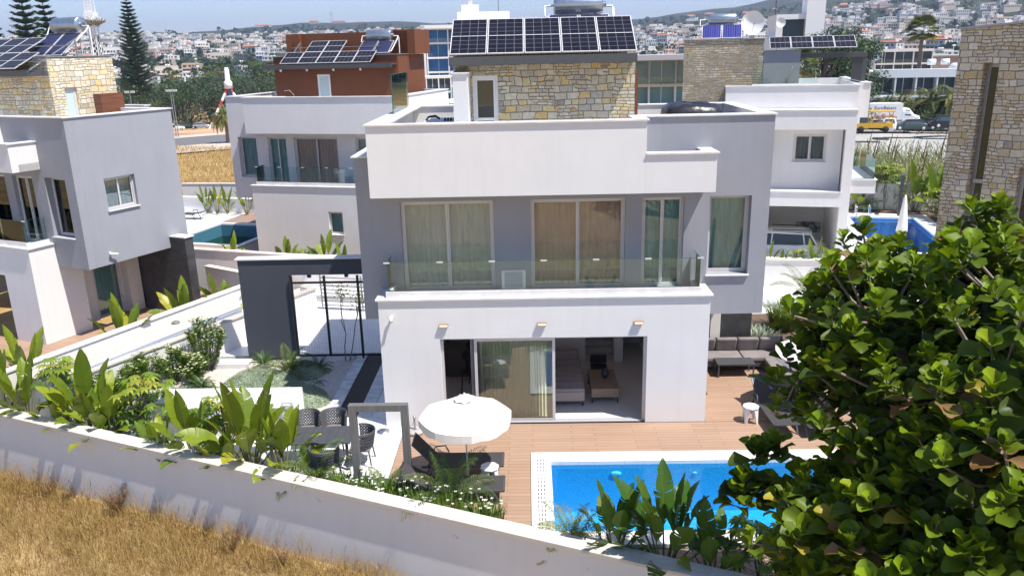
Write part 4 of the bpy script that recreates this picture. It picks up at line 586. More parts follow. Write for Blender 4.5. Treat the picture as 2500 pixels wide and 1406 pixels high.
def parasol(loc, label, r=1.06, rim=1.70, apex=2.14, rot=0):
    t = E('parasol', loc, rot, label, 'parasol'); n = 8; b = MB(); rows = []
    for k in range(7):
        q = k/6; rr = r*(.05+.95*q); ring = []
        for j in range(n*4):
            a = 2*pi*j/(n*4)+.2; fr = (j % 4)/4; sag = 1-.045*sin(pi*fr)*q; ring.append((rr*sag*cos(a), rr*sag*sin(a), apex-(apex-rim)*q**1.05-.012*sin(pi*fr)*q))
        rows.append(ring)
    b.grid(rows, 0, True, False); ring = rows[-1]; b.grid([ring, [(x*1.0, y*1.0, z-.17-.035*sin(pi*((j % 4)/4))+.02*sin(j*2.3)) for j, (x, y, z) in enumerate(ring)]], 0, True, False); b.build('canopy', CANV, t)
    b = MB(); b.grid([[(.24*cos(2*pi*j/24)*q, .24*sin(2*pi*j/24)*q, apex+.06-.12*q+.02*(j % 3)*q) for j in range(24)] for q in (.1, .6, 1)], 0, True, False); b.build('vent_flap', CANV, t); MB().lathe([(0, apex+.1), (.02, apex+.1), (.02, 0), (0, 0)], n=10).build('pole', WPNT, t)
    b = MB(); [b.bar((0, 0, apex-.15), (r*.97*cos(2*pi*j/n+.2), r*.97*sin(2*pi*j/n+.2), rim+.01), .015) for j in range(n)]; b.build('rib', WPNT, t); MB().lathe([(0, 0), (.25, 0), (.26, .05), (.04, .09), (.03, .3), (0, .3)], n=20).build('base', CONC, t); return t
parasol((-1.52, -2.98, 0), 'open white parasol shading the dark loungers by the pool corner'); parasol((7.75, .55, 0), 'second white parasol, only patches showing through the fig tree', 1.25, 1.7, 2.2)
t = E('umbrella_stand', (-3.1, -.42, 0), 0, 'round concrete parasol base with an empty steel tube by the villa corner', 'parasol base'); MB().lathe([(0, 0), (.24, 0), (.26, .03), (.26, .07), (.22, .09), (0, .09)], n=28).build('slab', CONC, t); MB().lathe([(0, .09), (.05, .09), (.03, .14), (.03, .42), (.04, .42), (.04, .46), (0, .46)], n=12).build('tube', STEEL, t)
# corner sofa with table
t = E('corner_sofa', (5.15, 2.3, 0), 0, 'grey L-shaped outdoor sofa with taupe cushions beside the villa', 'sofa'); b = MB(); b.box(-.1, 2.75, 1.2, 2.05, .12, .28); b.box(1.95, 2.75, -.3, 1.198, .12, .28); b.box(-.1, 2.75, 2.0, 2.06, .281, .78); b.box(2.7, 2.76, -.3, 1.99, .281, .72); b.build('frame', DGM, t)
for x in (-.08, 1.0, 1.95, 2.7):
    MB().box(x, x+.05, 1.22, 1.27, 0, .119).build('leg', DGM, t)
for a in ((-.05, 1.32), (1.34, 2.68)): MB().box(a[0], a[1], 1.18, 1.98, .282, .43).build('seat_cushion', CUSH, t, bevel=.04)
for a in ((-.28, .42), (.44, 1.17)): MB().box(1.95, 2.68, a[0], a[1], .284, .43).build('seat_cushion', CUSH, t, bevel=.04)
for i in range(4):
    x0_ = -.05+.67*i; b = MB(lambda p: (p[0], p[1]+.25*(.8-p[2]), p[2]))
    b.box(x0_, x0_+.65, 1.68, 1.86, .431, .86); b.build('back_cushion', CUSH, t, bevel=.06)
for i in range(2): MB(lambda p: (p[0]+.1*(.8-p[2]), p[1], p[2])).box(2.48, 2.66, -.2+.72*i, .48+.72*i, .431, .84).build('back_cushion', CUSH, t, bevel=.06)
t = E('low_table', (5.58, 2.92, 0), 0, 'dark low rectangular table in front of the outdoor corner sofa', 'table'); MB().box(0, 1.12, 0, .56, .40, .43).build('table_top', DGM, t)
for x in (.02, 1.06):
    for y in (.02, .50): MB().box(x, x+.04, y, y+.04, 0, .399).build('leg', DGM, t)
# dining table and rope chairs
t = E('dining_table', (-5.35, -2.0, 0), radians(2), 'dark grey slatted dining table half hidden behind the banana plants', 'table'); b = MB(); [b.box(-1.0+.2*i, -.806+.2*i, -.46, .46, .72, .75) for i in range(10)]; b.build('table_top', DGM, t)
for x in (-.93, .87):
    for y in (-.42, .36): MB().box(x, x+.06, y, y+.06, 0, .719).build('leg', DGM, t)
def rope_chair(loc, rot, label):
    t = E('rope_chair', loc, rot, label, 'chair', 'rope dining chairs'); MB().box(-.27, .27, -.26, .26, .40, .47).build('seat', CUSH, t, bevel=.03); b = MB(); N = 16
    P_ = lambda q, z: V(((.30+.04*z)*sin(q), -(.30+.06*z)*cos(q)*-1 if False else (.28+.08*z)*cos(q), .46+.40*z))
    for k in range(5):
        for s in (1, -1): b.tube([P_(-1.75+3.5*i/N, max(0, min(1, (k+.5)/5+.09*s*(1 if i % 2 else -1)))) for i in range(N+1)], .026, 5)
    b.build('rope_back', ROPE, t); b = MB(); [b.tube([P_(-1.8+3.6*i/14, z) for i in range(15)], .018, 6) for z in (0, 1.04)]; b.build('frame', DGM, t)
    for x in (-.24, .24):
        for y in (-.22, .22): c = MB(); c.bar((x, y, .41), (x*1.2, y*1.25, 0), .03); c.build('leg', DGM, t)
rope_chair((-5.72, -1.12, 0), .05, 'charcoal rope chair behind the dining table, left one of the back pair'); rope_chair((-5.05, -1.08, 0), -.05, 'charcoal rope chair behind the dining table, right one of the back pair'); rope_chair((-4.18, -2.0, 0), radians(-88), 'charcoal rope chair at the right end of the dining table'); rope_chair((-4.85, -2.85, 0), pi, 'charcoal rope chair on the near side of the dining table')
# barbecue counter
t = E('garden_counter', (0, 0, 0), 0, 'white built-in garden counter with louvred cupboard doors beside the pebble bed', 'counter'); b = MB(); b.box(-9.35, -6.5, -.5, .1, 0, .78); b.box(-9.9, -6.2, .102, .34, 0, 1.0); b.box(-6.498, -6.2, -.62, .1, 0, 1.0); b.prism([(-9.9, .1), (-9.36, .1), (-9.36, -.5), (-9.98, -.5)], 0, 1.0); b.build('body', WPNT, t); box('worktop', MARB, -9.34, -6.51, -.54, .09, .781, .81, t)
for x in (-9.1, -8.3, -7.5):
    b = MB(); b.wall(x, x+.7, .1, .7, -.53, -.503, [(x+.06, x+.64, .16, .64)]); [b.box(x+.06, x+.64, -.522, -.505, .18+.055*i, .215+.055*i) for i in range(8)]; b.build('louvre_door', WPL, t)
b = MB(); b.tube([(-7.9, .0, .8), (-7.9, .0, 1.08), (-7.9, -.2, 1.12), (-7.9, -.25, 1.02)], .014, 6); b.build('tap', CHROME, t); b = MB(); b.box(-6.44, -6.26, -.645, -.622, .82, .93); b.build('wall_socket', WPL, t)
tag(MB().lathe([(0, 0), (.17, 0), (.17, .015), (0, .015)], n=18).build('floor_light', STEEL, None, (-3.95+.0, -.35, 0)), 'round steel floor light in the paving by the villa corner', 'floor light'); tag(MB().wall(-4.62, -3.98, -2.0, -1.45, 0, 1, [(-4.6, -4.0, -1.98, -1.47)]).build('_f', ALUG), 'thin square frame of an access cover in the marble paving', 'access cover')
o = bpy.data.objects['_f']; o.name = 'access_cover'; bpy.data.meshes.remove(o.data) if False else None
me = bpy.data.meshes.new('access_cover'); q = MB()
for a in ((-4.62, -3.98, -1.46, -1.45), (-4.62, -3.98, -2.0, -1.99), (-4.62, -4.61, -1.99, -1.46), (-3.99, -3.98, -1.99, -1.46)): q.box(*a, -.003, .001)
me.from_pydata(q.v, [], q.f); me.materials.append(ALUG); o.data = me
# folded parasol, pole frame, ladder by the right pool; lounger on the far left patio
t = E('folded_parasol', F3(3.0, 2.6, 0), 0, 'folded cream parasol in front of the deep blue pool', 'parasol'); MB().lathe([(0, 2.75), (.03, 2.75), (.07, 2.6), (.15, 2.0), (.24, 1.2), (.27, .95), (.2, .9), (0, .9)], n=14).build('canopy', CANV, t); MB().lathe([(0, 2.8), (.02, 2.8), (.02, 0), (0, 0)], n=8).build('pole', OAK, t)
t = E('shower_arch', F3(4.85, 11.6, 0), RVo['rot']+radians(75), 'tall dark grey arch standing behind the deep blue pool', 'arch'); MB().box(-.5, -.36, -.08, .08, 0, 2.3).build('post', DGM, t); MB().box(.36, .5, -.08, .08, 0, 2.3).build('post', DGM, t); MB().box(-.5, .5, -.08, .08, 2.301, 2.45).build('beam', DGM, t)
t = E('pool_ladder', F3(2.3, 10.7, 0), RVo['rot'], 'steel handrails of a ladder at the far end of the deep blue pool', 'pool ladder'); b = MB(); [b.tube([(x, .35, 0), (x, .35, .6), (x, .25, .75), (x, .05, .75), (x, -.1, .6), (x, -.15, -.3)], .025, 6) for x in (0, .75)]; b.build('handrail', CHROME, t)
lounger(F2(-9.5, 7.3, .01), radians(170), 'dark lounger on the white patio beside the green pool', 10)
for (x, y, z, l) in ((-11.6, 14.25, .75, 'small square socket box on the white retaining wall'),): tag(MB().box(-.07, .07, -.03, .0, -.07, .07).build('socket_box', ALUG, None, (x-.0, y-.0, z), -.3), l, 'socket box')
# ---------------------------------------------------------------- plants
def blade(b, p, d, L_, w, rnd, droop=.5, tears=6, fold=.35, a=0., n=9, tip=.75, twist=0, rib=None):
    """one paddle leaf: midrib from p along d bending down, two torn half blades"""
    d = V(d).normalized(); side = d.cross(V((0, 0, 1)));  side = side.normalized() if side.length > .05 else V((1, 0, 0)); side = (Matrix.Rotation(twist, 3, d) @ side); pts = []; q = V(p); dd = d.copy()
    for i in range(n+1): pts.append((q.copy(), dd.copy())); q += dd*L_/n; dd = (dd+V((0, 0, -droop/n*(.5+i/n)))).normalized()
    for s in (1, -1):
        cut = set(rnd.sample(range(1, n), min(tears, n-1))) if tears else set(); off = 0; run = []
        for i in range(n+1):
            t = i/n; ww = w*min(1, (sin(pi*min(.5, t*1.3+.06)) if t < .4 else max(.02, 1-((t-.4)/.6)**2.2))); q, dd = pts[i]; sd = (side-dd*side.dot(dd)).normalized(); upn = sd.cross(dd)
            if upn.z < 0: upn = -upn
            def pt_(f, k, sh): return q+sd*s*ww*k*cos(f*(.5+.5*k))+upn*ww*k*sin(f*(.5+.5*k))*.8+dd*(w*.28*k*k+sh)
            f = fold+.05*sin(i*2.1+s)+off; run.append([pt_(f, k, 0) for k in (0, .35, .7, 1)])
            if i in cut: b.grid(run, a); off = rnd.uniform(-.38, .12); f = fold+off; run = [[pt_(f, k, .018*k) for k in (0, .35, .7, .93)]]
        if len(run) > 1: b.grid(run, a)
    if rib: rib.tube([p_[0]-V((0, 0, .004)) for p_ in pts], [max(.003, .011*(1-i/n)) for i in range(n+1)], 4, .5, False)
def banana(loc, h, n, seed, label, spread=.5, mat=None, group='strelitzia plants along the garden walls', lw_=.15, yellow=.35):
    r = random.Random(seed); t = E('banana_plant', loc, r.uniform(0, 6), label, 'banana plant', group); b = MB(); st_ = MB()
    for i in range(n):
        az = i*2.39996+r.uniform(-.3, .3); k = (i+.5)/n; tilt = (.12+.75*k*spread*2)*r.uniform(.7, 1.15); hh = h*(1-.42*k)*r.uniform(.85, 1.08); pl = hh*.52; d = V((cos(az)*sin(tilt), sin(az)*sin(tilt), cos(tilt))); o = V((cos(az)*.07, sin(az)*.07, 0)); p = o+d*pl; m_ = o+d*pl*.5+V((0, 0, .03))
        st_.tube([o*.6, m_, p], [.028, .02, .012], 6, .3); a = r.uniform(0, .35)+(.5 if r.random() < yellow and k > .4 else 0); nd = (d+V((cos(az), sin(az), 0))*.12*k).normalized()
        blade(b, p, nd, hh*.68, lw_*1.0*h/1.7*r.uniform(.85, 1.15), r, droop=.35+1.0*k, tears=int(2+7*k), fold=.5-.25*k, a=a, n=14, twist=r.uniform(-.7, .7), rib=st_)
    b.build('foliage', mat or BANA, t); st_.build('stem', STEM, t); return t
def leaflets(b, p, n, ln, w, r, a, up=.1, d0=None):
    """palmate fan of n leaflets round p"""
    for k in range(n):
        az = 2*pi*k/n+r.uniform(-.15, .15); d = V((cos(az), sin(az), up-.45)); s = V((-sin(az), cos(az), 0))*w; d = d.normalized()*ln; m_ = p+d*.5+V((0, 0, ln*.16)); e = p+d+V((0, 0, -.03*ln))
        b.face([p, m_-s, e, m_+s], a+r.uniform(-.08, .08)) if False else (b.face([p, m_-s, m_], a), b.face([p, m_, m_+s], a), b.face([m_-s, e, m_], a), b.face([m_, e, m_+s], a))
def schefflera(loc, h, seed, label, n=26, rad=.5, ln=.2, mat=None, low=.35):
    r = random.Random(seed); t = E('umbrella_shrub', loc, 0, label, 'shrub', 'umbrella shrubs'); b = MB(); s = MB()
    for k in range(3): s.tube([(.04*k, .03*k-.04, 0), (r.uniform(-.1, .1), r.uniform(-.1, .1), h*.5), (r.uniform(-.15, .15), r.uniform(-.15, .15), h*.85)], [.022, .018, .012], 6)
    for i in range(n):
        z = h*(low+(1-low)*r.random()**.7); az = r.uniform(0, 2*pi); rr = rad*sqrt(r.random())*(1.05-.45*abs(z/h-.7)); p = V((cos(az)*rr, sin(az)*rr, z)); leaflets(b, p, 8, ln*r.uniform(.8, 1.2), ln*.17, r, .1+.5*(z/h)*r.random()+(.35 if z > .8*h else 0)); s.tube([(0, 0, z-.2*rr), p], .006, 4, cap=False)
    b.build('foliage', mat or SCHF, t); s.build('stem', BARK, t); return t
def oleander(loc, h, rad, seed, label, n=900, flowers=40, group='oleander bushes by the white wall'):
    r = random.Random(seed); t = E('oleander_bush', loc, 0, label, 'bush', group); b = MB(); s = MB(); f = MB(); tips = []
    for i in range(26):
        az = r.uniform(0, 2*pi); rr = rad*sqrt(r.random()); hh = h*(1-.35*(rr/rad)**2)*r.uniform(.75, 1.05); p0 = V((cos(az)*rr*.25, sin(az)*rr*.25, 0)); p1 = V((cos(az)*rr*.7, sin(az)*rr*.7, hh*.55)); p2 = V((cos(az)*rr, sin(az)*rr, hh)); s.tube([p0, p1, p2], [.012, .009, .004], 4, cap=False); tips.append((p1, p2))
        for k in range(n//13):
            q = r.random()**.6; p = p1.lerp(p2, q) if r.random() < .75 else p0.lerp(p1, .4+.6*r.random()); d = V((r.gauss(0, 1), r.gauss(0, 1), r.uniform(.1, 1.1))).normalized()*r.uniform(.12, .20); w = d.cross(V((r.random(), r.random(), r.random()))).normalized()*.015; b.face([p, p+d*.5-w, p+d, p+d*.5+w], r.uniform(0, .5)+.2*q)
    for i in range(flowers):
        p1, p2 = tips[i % len(tips)]; c = p2+V((r.gauss(0, .06), r.gauss(0, .06), r.gauss(.02, .05)))
        for k in range(5): a = 2*pi*k/5; d = V((cos(a), sin(a), .25))*.03; e = V((-sin(a), cos(a), 0))*.014; f.face([c, c+d-e, c+d*1.2, c+d+e])
    b.build('foliage', OLEA, t); s.build('stem', BARK, t)
    if flowers: f.build('flower', FLWY, t)
    return t
def frond(b, p, az, L_, el, droop, r, a, ll=.28, n=16, lw2=.012, vshape=.5, sag=.5, st_=None):
    d = V((cos(az)*cos(el), sin(az)*cos(el), sin(el))); q = V(p); pts = [q.copy()]; ds = [d.copy()]
    for i in range(n): q += d*L_/n; d = (d+V((0, 0, -droop/n*(1+i/n)))).normalized(); pts.append(q.copy()); ds.append(d.copy())
    (st_ or b).tube(pts, [.010*(1-.8*i/n) for i in range(n+1)], 3, a, False)
    for i in range(2, n+1):
        t = i/n; l = ll*(sin(pi*min(1, .12+.86*t))**.6); dd = ds[i]; s = dd.cross(V((0, 0, 1))).normalized(); u = s.cross(dd)
        for k in (1, -1):
            for j in (0, .5):
                P_ = pts[i]-dd*L_/n*j; e = (s*k+dd*.55+u*vshape*r.uniform(.6, 1.2)).normalized()*l; m_ = P_+e*.55; tp = P_+e+V((0, 0, -sag*l*r.uniform(.5, 1.2))); w = dd*lw2; b.face([P_-w*.4, m_-w, tp, m_+w], a+r.uniform(-.1, .15))
def palm(loc, h, n, seed, label, L_=1., ll=.26, mat=None, name='areca_palm', cat='palm', group='small palms in the garden', el=(1.35, .35), droop=1.1, trunk=0, tm=None, lw2=.012, sag=.5, vs=.5, nn=16, dead=0):
    r = random.Random(seed); t = E(name, loc, 0, label, cat, group); b = MB(); s = MB(); dk = MB()
    for i in range(n):
        k = i/max(1, n-1); az = i*2.4+r.uniform(-.3, .3); frond(b, (cos(az)*.04, sin(az)*.04, h), az, L_*r.uniform(.85, 1.1), el[0]+(el[1]-el[0])*k+r.uniform(-.1, .1), droop*r.uniform(.8, 1.2), r, r.uniform(0, .45)+(.4 if r.random() < .15 else 0), ll, nn, lw2, vs, sag)
    b.build('foliage', mat or PALM, t)
    if trunk:
        zs = [i/12 for i in range(13)]; s.tube([(.08*sin(3*z), 0, h*z) for z in zs], [trunk*(1.15-.25*z)*(1+.06*(i % 2)) for i, z in enumerate(zs)], 9); s.build('trunk', tm or PBARK, t)
    return t
def fanpalm(loc, h, seed, label, cr=1.4, n=26, group='tall fan palms in the distance', trunk=.16, mat=None, per=9, skirt=True):
    r = random.Random(seed); t = E('fan_palm', loc, 0, label, 'palm', group); b = MB()
    for i in range(n):
        k = i/n; az = i*2.4; el = 1.3-2.1*k+r.uniform(-.15, .15); d = V((cos(az)*cos(el), sin(az)*cos(el), sin(el))); c = V((0, 0, h))+d*cr*.5; s = d.cross(V((0, 0, 1))).normalized(); u = s.cross(d); a = r.uniform(0, .4)+(.6 if k > .8 else 0)
        for j in range(per): q = (j/(per-1)-.5)*2.4; e = c+(d*cos(q)+s*sin(q)+u*.1*cos(3*q)).normalized()*cr*.55+V((0, 0, -.14*cr)); w = (s*cos(q)-d*sin(q))*cr*.05; m_ = c.lerp(e, .55); b.face([c, m_-w, e, m_+w], a+r.uniform(0, .15))
    b.build('crown', mat or PLMD, t); MB().tube([(0, 0, 0), (.1, 0, h*.5), (0, 0, h)], [trunk*1.2, trunk*.9, trunk], 7).build('trunk', PBARK, t); return t
def cycad(loc, seed, label, L_=.5, n=22): return palm(loc, .08, n, seed, label, L_, .09, CYCA, 'cycad', 'cycad', 'cycads in the pebble bed', (1.2, .15), .9, lw2=.008, sag=.0, vs=.25, nn=14)
def tuft(loc, h, rad, n, seed, label, mat=None, flw=0, name='grass_clump', group='flowering grass clumps along the front wall', w=.012, lean=.5):
    r = random.Random(seed); t = E(name, loc, 0, label, 'grass clump', group); b = MB(); f = MB()
    for i in range(n):
        az = r.uniform(0, 2*pi); rr = rad*sqrt(r.random()); p = V((cos(az)*rr, sin(az)*rr, 0)); a2 = az+r.gauss(0, .8); l = h*r.uniform(.6, 1.1); d = V((cos(a2), sin(a2), 0)); s = V((-sin(a2), cos(a2), 0))*w; q1 = p+V((0, 0, l*.55))+d*l*.18*lean; q2 = p+V((0, 0, l*.85))+d*l*.5*lean*r.uniform(.6, 1.5); a = r.random()*.7; b.face([p-s, p+s, q1+s, q1-s], a); b.face([q1-s, q1+s, q2], a)
    for i in range(flw):
        az = r.uniform(0, 2*pi); rr = rad*sqrt(r.random())*1.05; c = V((cos(az)*rr, sin(az)*rr, h*r.uniform(.75, 1.1)))
        for k in range(4): a = 2*pi*k/4+i; d = V((cos(a), sin(a), .2))*.030; e = V((-sin(a), cos(a), 0))*.014; f.face([c, c+d-e, c+d*1.15, c+d+e])
    b.build('foliage', mat or OLEA, t)
    if flw: f.build('flower', FLWW, t)
    return t
def mound(loc, rx, ry, h, seed, label, n=9000, rot=0):
    r = random.Random(seed); t = E('ground_cover_mound', loc, rot, label, 'ground cover', 'silver green mounds in the pebble bed'); b = MB(); rows = []
    pr = lambda q, a: (rx*q*cos(a)*(1+.12*sin(3*a+seed)), ry*q*sin(a)*(1+.12*sin(2*a+seed)), h*(max(0, 1-q*q))**.6*(1+.12*sin(4*a)*q)-.01)
    for i in range(8): rows.append([pr(i/7, 2*pi*j/26) for j in range(26)])
    b.grid(rows, .1, True); f = MB()
    for i in range(n):
        q = sqrt(r.random()); a = r.uniform(0, 2*pi); p = V(pr(q, a)); d = V((r.gauss(0, .7), r.gauss(0, .7), 1)).normalized()*r.uniform(.04, .075); s = d.cross(V((r.random()-.5, r.random()-.5, .1))).normalized()*.011; b.face([p-s, p+s, p+d], r.uniform(0, 1.)*(.6+.4*sin(p.x*7)*sin(p.y*6)))
        if r.random() < .006: c = p+V((0, 0, .07)); f.face([c+V((.015, 0, 0)), c+V((0, .015, .003)), c-V((.015, 0, 0)), c-V((0, .015, 0))])
    b.build('foliage', SILV, t); f.build('flower', M('yellow_petals', (.7, .45, .05), .7), t); return t
# along the front wall, left to right (wall inner face: y = 1.18 - .413*(x+17)... )
wy = lambda x, o=.3: -.27-.413*(x+14.17)+.46+o
FWL = [(-14.9, .5, 1.75, 11, 'dark banana plant at the left end of the front wall'), (-13.9, .35, 1.7, 10, 'banana plant with one very upright yellow-green leaf near the left end of the front wall'),
 (-11.75, .45, 1.95, 12, 'banana plant with a broad torn yellow leaf leaning left, second clump of the front wall'), (-11.1, .3, 1.65, 9, 'yellowing banana plant leaning right beside the umbrella shrub'),
 (-8.35, .35, 1.6, 12, 'glossy banana plant in front of the garden counter, leaves fanned both ways'), (-6.75, .45, 2.15, 14, 'tallest banana plant, in front of the dining table, with yellow drooping leaves'),
 (-5.9, .55, 1.75, 11, 'banana plant between the tallest one and the dining table'), (1.55, .3, 1.55, 11, 'dark banana plant in front of the left end of the pool'), (2.45, .25, 1.9, 12, 'banana plant with two tall upright paddles in front of the pool'),
 (3.3, .3, 1.45, 10, 'banana plant beside the fig tree, leaning right over the pool'), (4.7, .4, 1.5, 9, 'shaded banana plant under the fig tree')]
for i, (x, o, h, n, lb) in enumerate(FWL): banana((x, wy(x, o), -.05), h*1.04, n+3, 20+i, lb, spread=.55 if i < 7 else .48, mat=BANA if i < 7 else BANAD, yellow=.32 if i < 7 else .15, lw_=.19)
schefflera((-12.9, wy(-12.9, .9), 0), 1.75, 3, 'umbrella shrub with pale green top behind the left banana plants', 34, .65, .24); schefflera((-10.0, wy(-10., .8), 0), 1.75, 4, 'tall umbrella shrub standing free between two banana plants', 44, .7, .25); schefflera((-7.65, wy(-7.65, .7), 0), 1.8, 5, 'bright umbrella shrub in front of the garden counter', 26, .45, .2); schefflera((4.1, wy(4.1, .5), 0), 1.3, 6, 'dark umbrella shrub between the pool and the fig tree', 40, .6, .22, low=.1)
banana((-12.6, wy(-12.6, .15), -.05), 1.35, 9, 201, 'short dark banana plant between the left end and the broad yellow leaf', spread=.55, lw_=.19); banana((-9.3, wy(-9.3, .1), -.05), 1.2, 9, 202, 'short yellow banana plant left of the glossy one', spread=.55, yellow=.7, lw_=.17); banana((-7.4, wy(-7.4, .1), -.05), 1.25, 9, 203, 'low banana plant between the glossy one and the tallest one', spread=.55, lw_=.18); schefflera((-11.0, wy(-11.0, .7), 0), 1.0, 9, 'low dark shrub at the foot of the front wall beside the umbrella shrub', 26, .5, .2, low=.1)
palm((-5.0, wy(-5.0, .4), 0), .15, 15, 31, 'feathery palm with brown tips in front of the dining table', 1.15, .3, el=(1.35, .5)); palm((-1.85, wy(-1.85, .9), 0), .15, 13, 32, 'green palm with long arching fronds in front of the dark loungers', 1.45, .32, el=(1.4, .35)); palm((.75, wy(.75, .35), 0), .12, 14, 33, 'yellow-green palm at the left corner of the pool', .95, .25, mat=leafm('yellow_palm_leaflet', (.15, .19, .03), ((.32, .33, .06), (.42, .30, .12)), .5), el=(1.35, .45)); palm((-3.3, wy(-3.3, .5), 0), .1, 9, 34, 'thin brown-tipped palm beside the grey arch', .85, .22, el=(1.3, .5))
for i, x in enumerate((-4.25, -3.7, -3.1, -2.45, -1.75, -1.1)): tuft((x, wy(x, .42), -.02), .62, .45, 260, 50+i, ('leftmost', 'second', 'third', 'fourth', 'fifth', 'rightmost')[i]+' clump of grassy leaves with white flowers along the front wall', flw=16)
# pebble bed
oleander((-11.55, 2.75, -.02), 1.25, .6, 61, 'low dark green oleander at the left end of the row by the white wall'); oleander((-11.0, 3.2, -.02), 1.15, .5, 62, 'oleander with cream flowers, second of the row by the white wall', flowers=90); oleander((-10.35, 3.15, -.02), .95, .5, 63, 'low oleander covered in cream flowers beside the pebbles', flowers=130); oleander((-10.35, 4.1, -.02), 1.9, .62, 64, 'tallest oleander, against the white wall near the marble step', 1500, flowers=60); oleander((-12.2, 2.2, -.02), 1.1, .6, 65, 'dark oleander behind the umbrella shrub', flowers=10)
schefflera((-13.6, wy(-13.6, 1.5), 0), 1.5, 7, 'umbrella shrub behind the left end of the front wall', 40, .7, .22, low=.1); oleander((-12.0, wy(-12.0, 1.7), 0), 1.2, .6, 66, 'leafy green oleander behind the second banana clump', 1300, 10); schefflera((-9.2, wy(-9.2, 1.35), 0), 1.1, 8, 'low umbrella shrub left of the garden counter', 30, .55, .2, low=.1); oleander((-10.9, wy(-10.9, 1.6), 0), 1.0, .55, 67, 'small green oleander between the umbrella shrubs', 1100, 12)
mound((-10.1, 1.9, -.03), 1.2, .75, .3, 1, 'left silver green mound behind the garden counter', 9000, .1); mound((-8.35, 3.05, -.03), 1.15, .85, .36, 2, 'middle silver green mound in the pebble bed', 9000); mound((-6.95, 1.95, -.03), 1.15, .8, .34, 3, 'silver green mound half in shade beside the marble path', 9000, -.3); mound((-7.25, 3.85, -.03), .7, .75, .3, 4, 'farthest silver green mound near the gate', 6000, .6); mound((-8.6, 1.6, -.03), .9, .6, .26, 5, 'silver green mound touching the back of the garden counter', 6000)
cycad((-8.55, 4.1, .1), 71, 'bright green cycad near the gate pillar'); cycad((-6.75, 3.95, 0), 72, 'dark cycad in the shade near the marble path'); cycad((-9.75, 2.15, .2), 73, 'cycad growing out of the left silver mound', .42)
palm((-7.55, 3.5, .05), .1, 12, 74, 'yellowish feathery palm between the silver mounds', .95, .25, el=(1.35, .6)); palm((-6.5, 2.9, 0), .02, 7, 75, 'small sprawling aloe-like plant on the bare pebbles', .32, .03, CYCA, 'agave', 'agave', None, (.9, .4), 1.4, lw2=.012, sag=0, nn=8); palm((-8.75, .75, 0), .1, 10, 76, 'thin palm between the silver mounds and the garden counter', .8, .22, el=(1.2, .3)); palm((-9.9, .75, 0), .1, 11, 77, 'thin yellowish palm left of the garden counter', .9, .24, el=(1.3, .5))
def vine():
    r = random.Random(5); t = E('climbing_vine', (-6.0, 4.75, 0), 0, 'thin woody vine with few leaves climbing the mesh gate', 'vine', None); s = MB(); b = MB()
    def br_(p, d, l, w, k):
        q = p+d*l; q.y = 0; s.tube([p, p+d*l*.5+V((r.gauss(0, .03), 0, 0)), q], [w, w*.85, w*.7], 5, cap=False)
        if k == 0 or q.z > 2.5:
            for i in range(14): c = q+V((r.gauss(0, .12), r.gauss(0, .08), r.gauss(0, .12))); e = V((r.gauss(0, 1), r.gauss(0, 1), r.gauss(0, 1))).normalized()*.05; f = e.cross(V((r.random(), 1, r.random()))).normalized()*.025; b.face([c, c+e-f, c+e*2, c+e+f], r.random())
            return
        for i in range(2): br_(q, (d+V((r.gauss(0, .22), 0, r.gauss(.3, .1)))).normalized(), l*r.uniform(.65, .95), w*.65, k-1)
    for x in (-.06, .08): br_(V((x, 0, 0)), V((.15+x, 0, 1)).normalized(), .95, .022, 2)
    s.build('stem', M('vine_wood', (.20, .15, .13), .9), t); b.build('foliage', SCHF, t)
vine()
# left villa garden strip, just beyond the farther white wall
gl = lambda k, o: (-15.4+5.0*k-.9*o, -.1+10.8*k+.42*o, -.16)
for i, (k, o, h, lb, m_) in enumerate(((.03, .6, 2.0, 'banana plant at the left edge of the photo near the pool of the left villa', BANA), (.20, .7, 2.0, 'banana plant before the lower corner of the left villa with one tall yellow-green paddle', BANA), (.49, .7, 2.0, 'banana plant with wide dark leaves in front of the curtained side door', BANA), (.70, .75, 1.9, 'banana plant with a light green feathered leaf before the dark stone wall', BANA), (.84, .6, 1.8, 'banana plant just right of the dark stone wall', BANA), (.97, .4, 1.6, 'banana plant at the far end of the left garden strip by the gate pillar', BANA))): banana(gl(k, o), h, 10, 90+i, lb, .5, m_, lw_=.18)
palm(gl(.33, .55), .1, 16, 101, 'bushy yellow-green palm low behind the white wall', 1.0, .3, el=(1.2, .1)); palm(gl(.40, .9), .1, 14, 102, 'dark bushy palm beside the left villa deck', .9, .28, el=(1.2, .2)); palm(gl(.78, .4), .1, 12, 103, 'feathery palm between the banana plants before the dark wall', .8, .26, el=(1.2, .2)); palm(gl(.90, .5), .1, 12, 104, 'brown-tipped palm near the far end of the left garden', .9, .26, el=(1.2, .3)); palm(gl(.26, .5), .08, 10, 105, 'brownish palm next to the tall paddle leaf', .8, .25, mat=leafm('dry_palm_leaflet', (.16, .12, .03), (.34, .24, .08), .6), el=(1.1, .2))
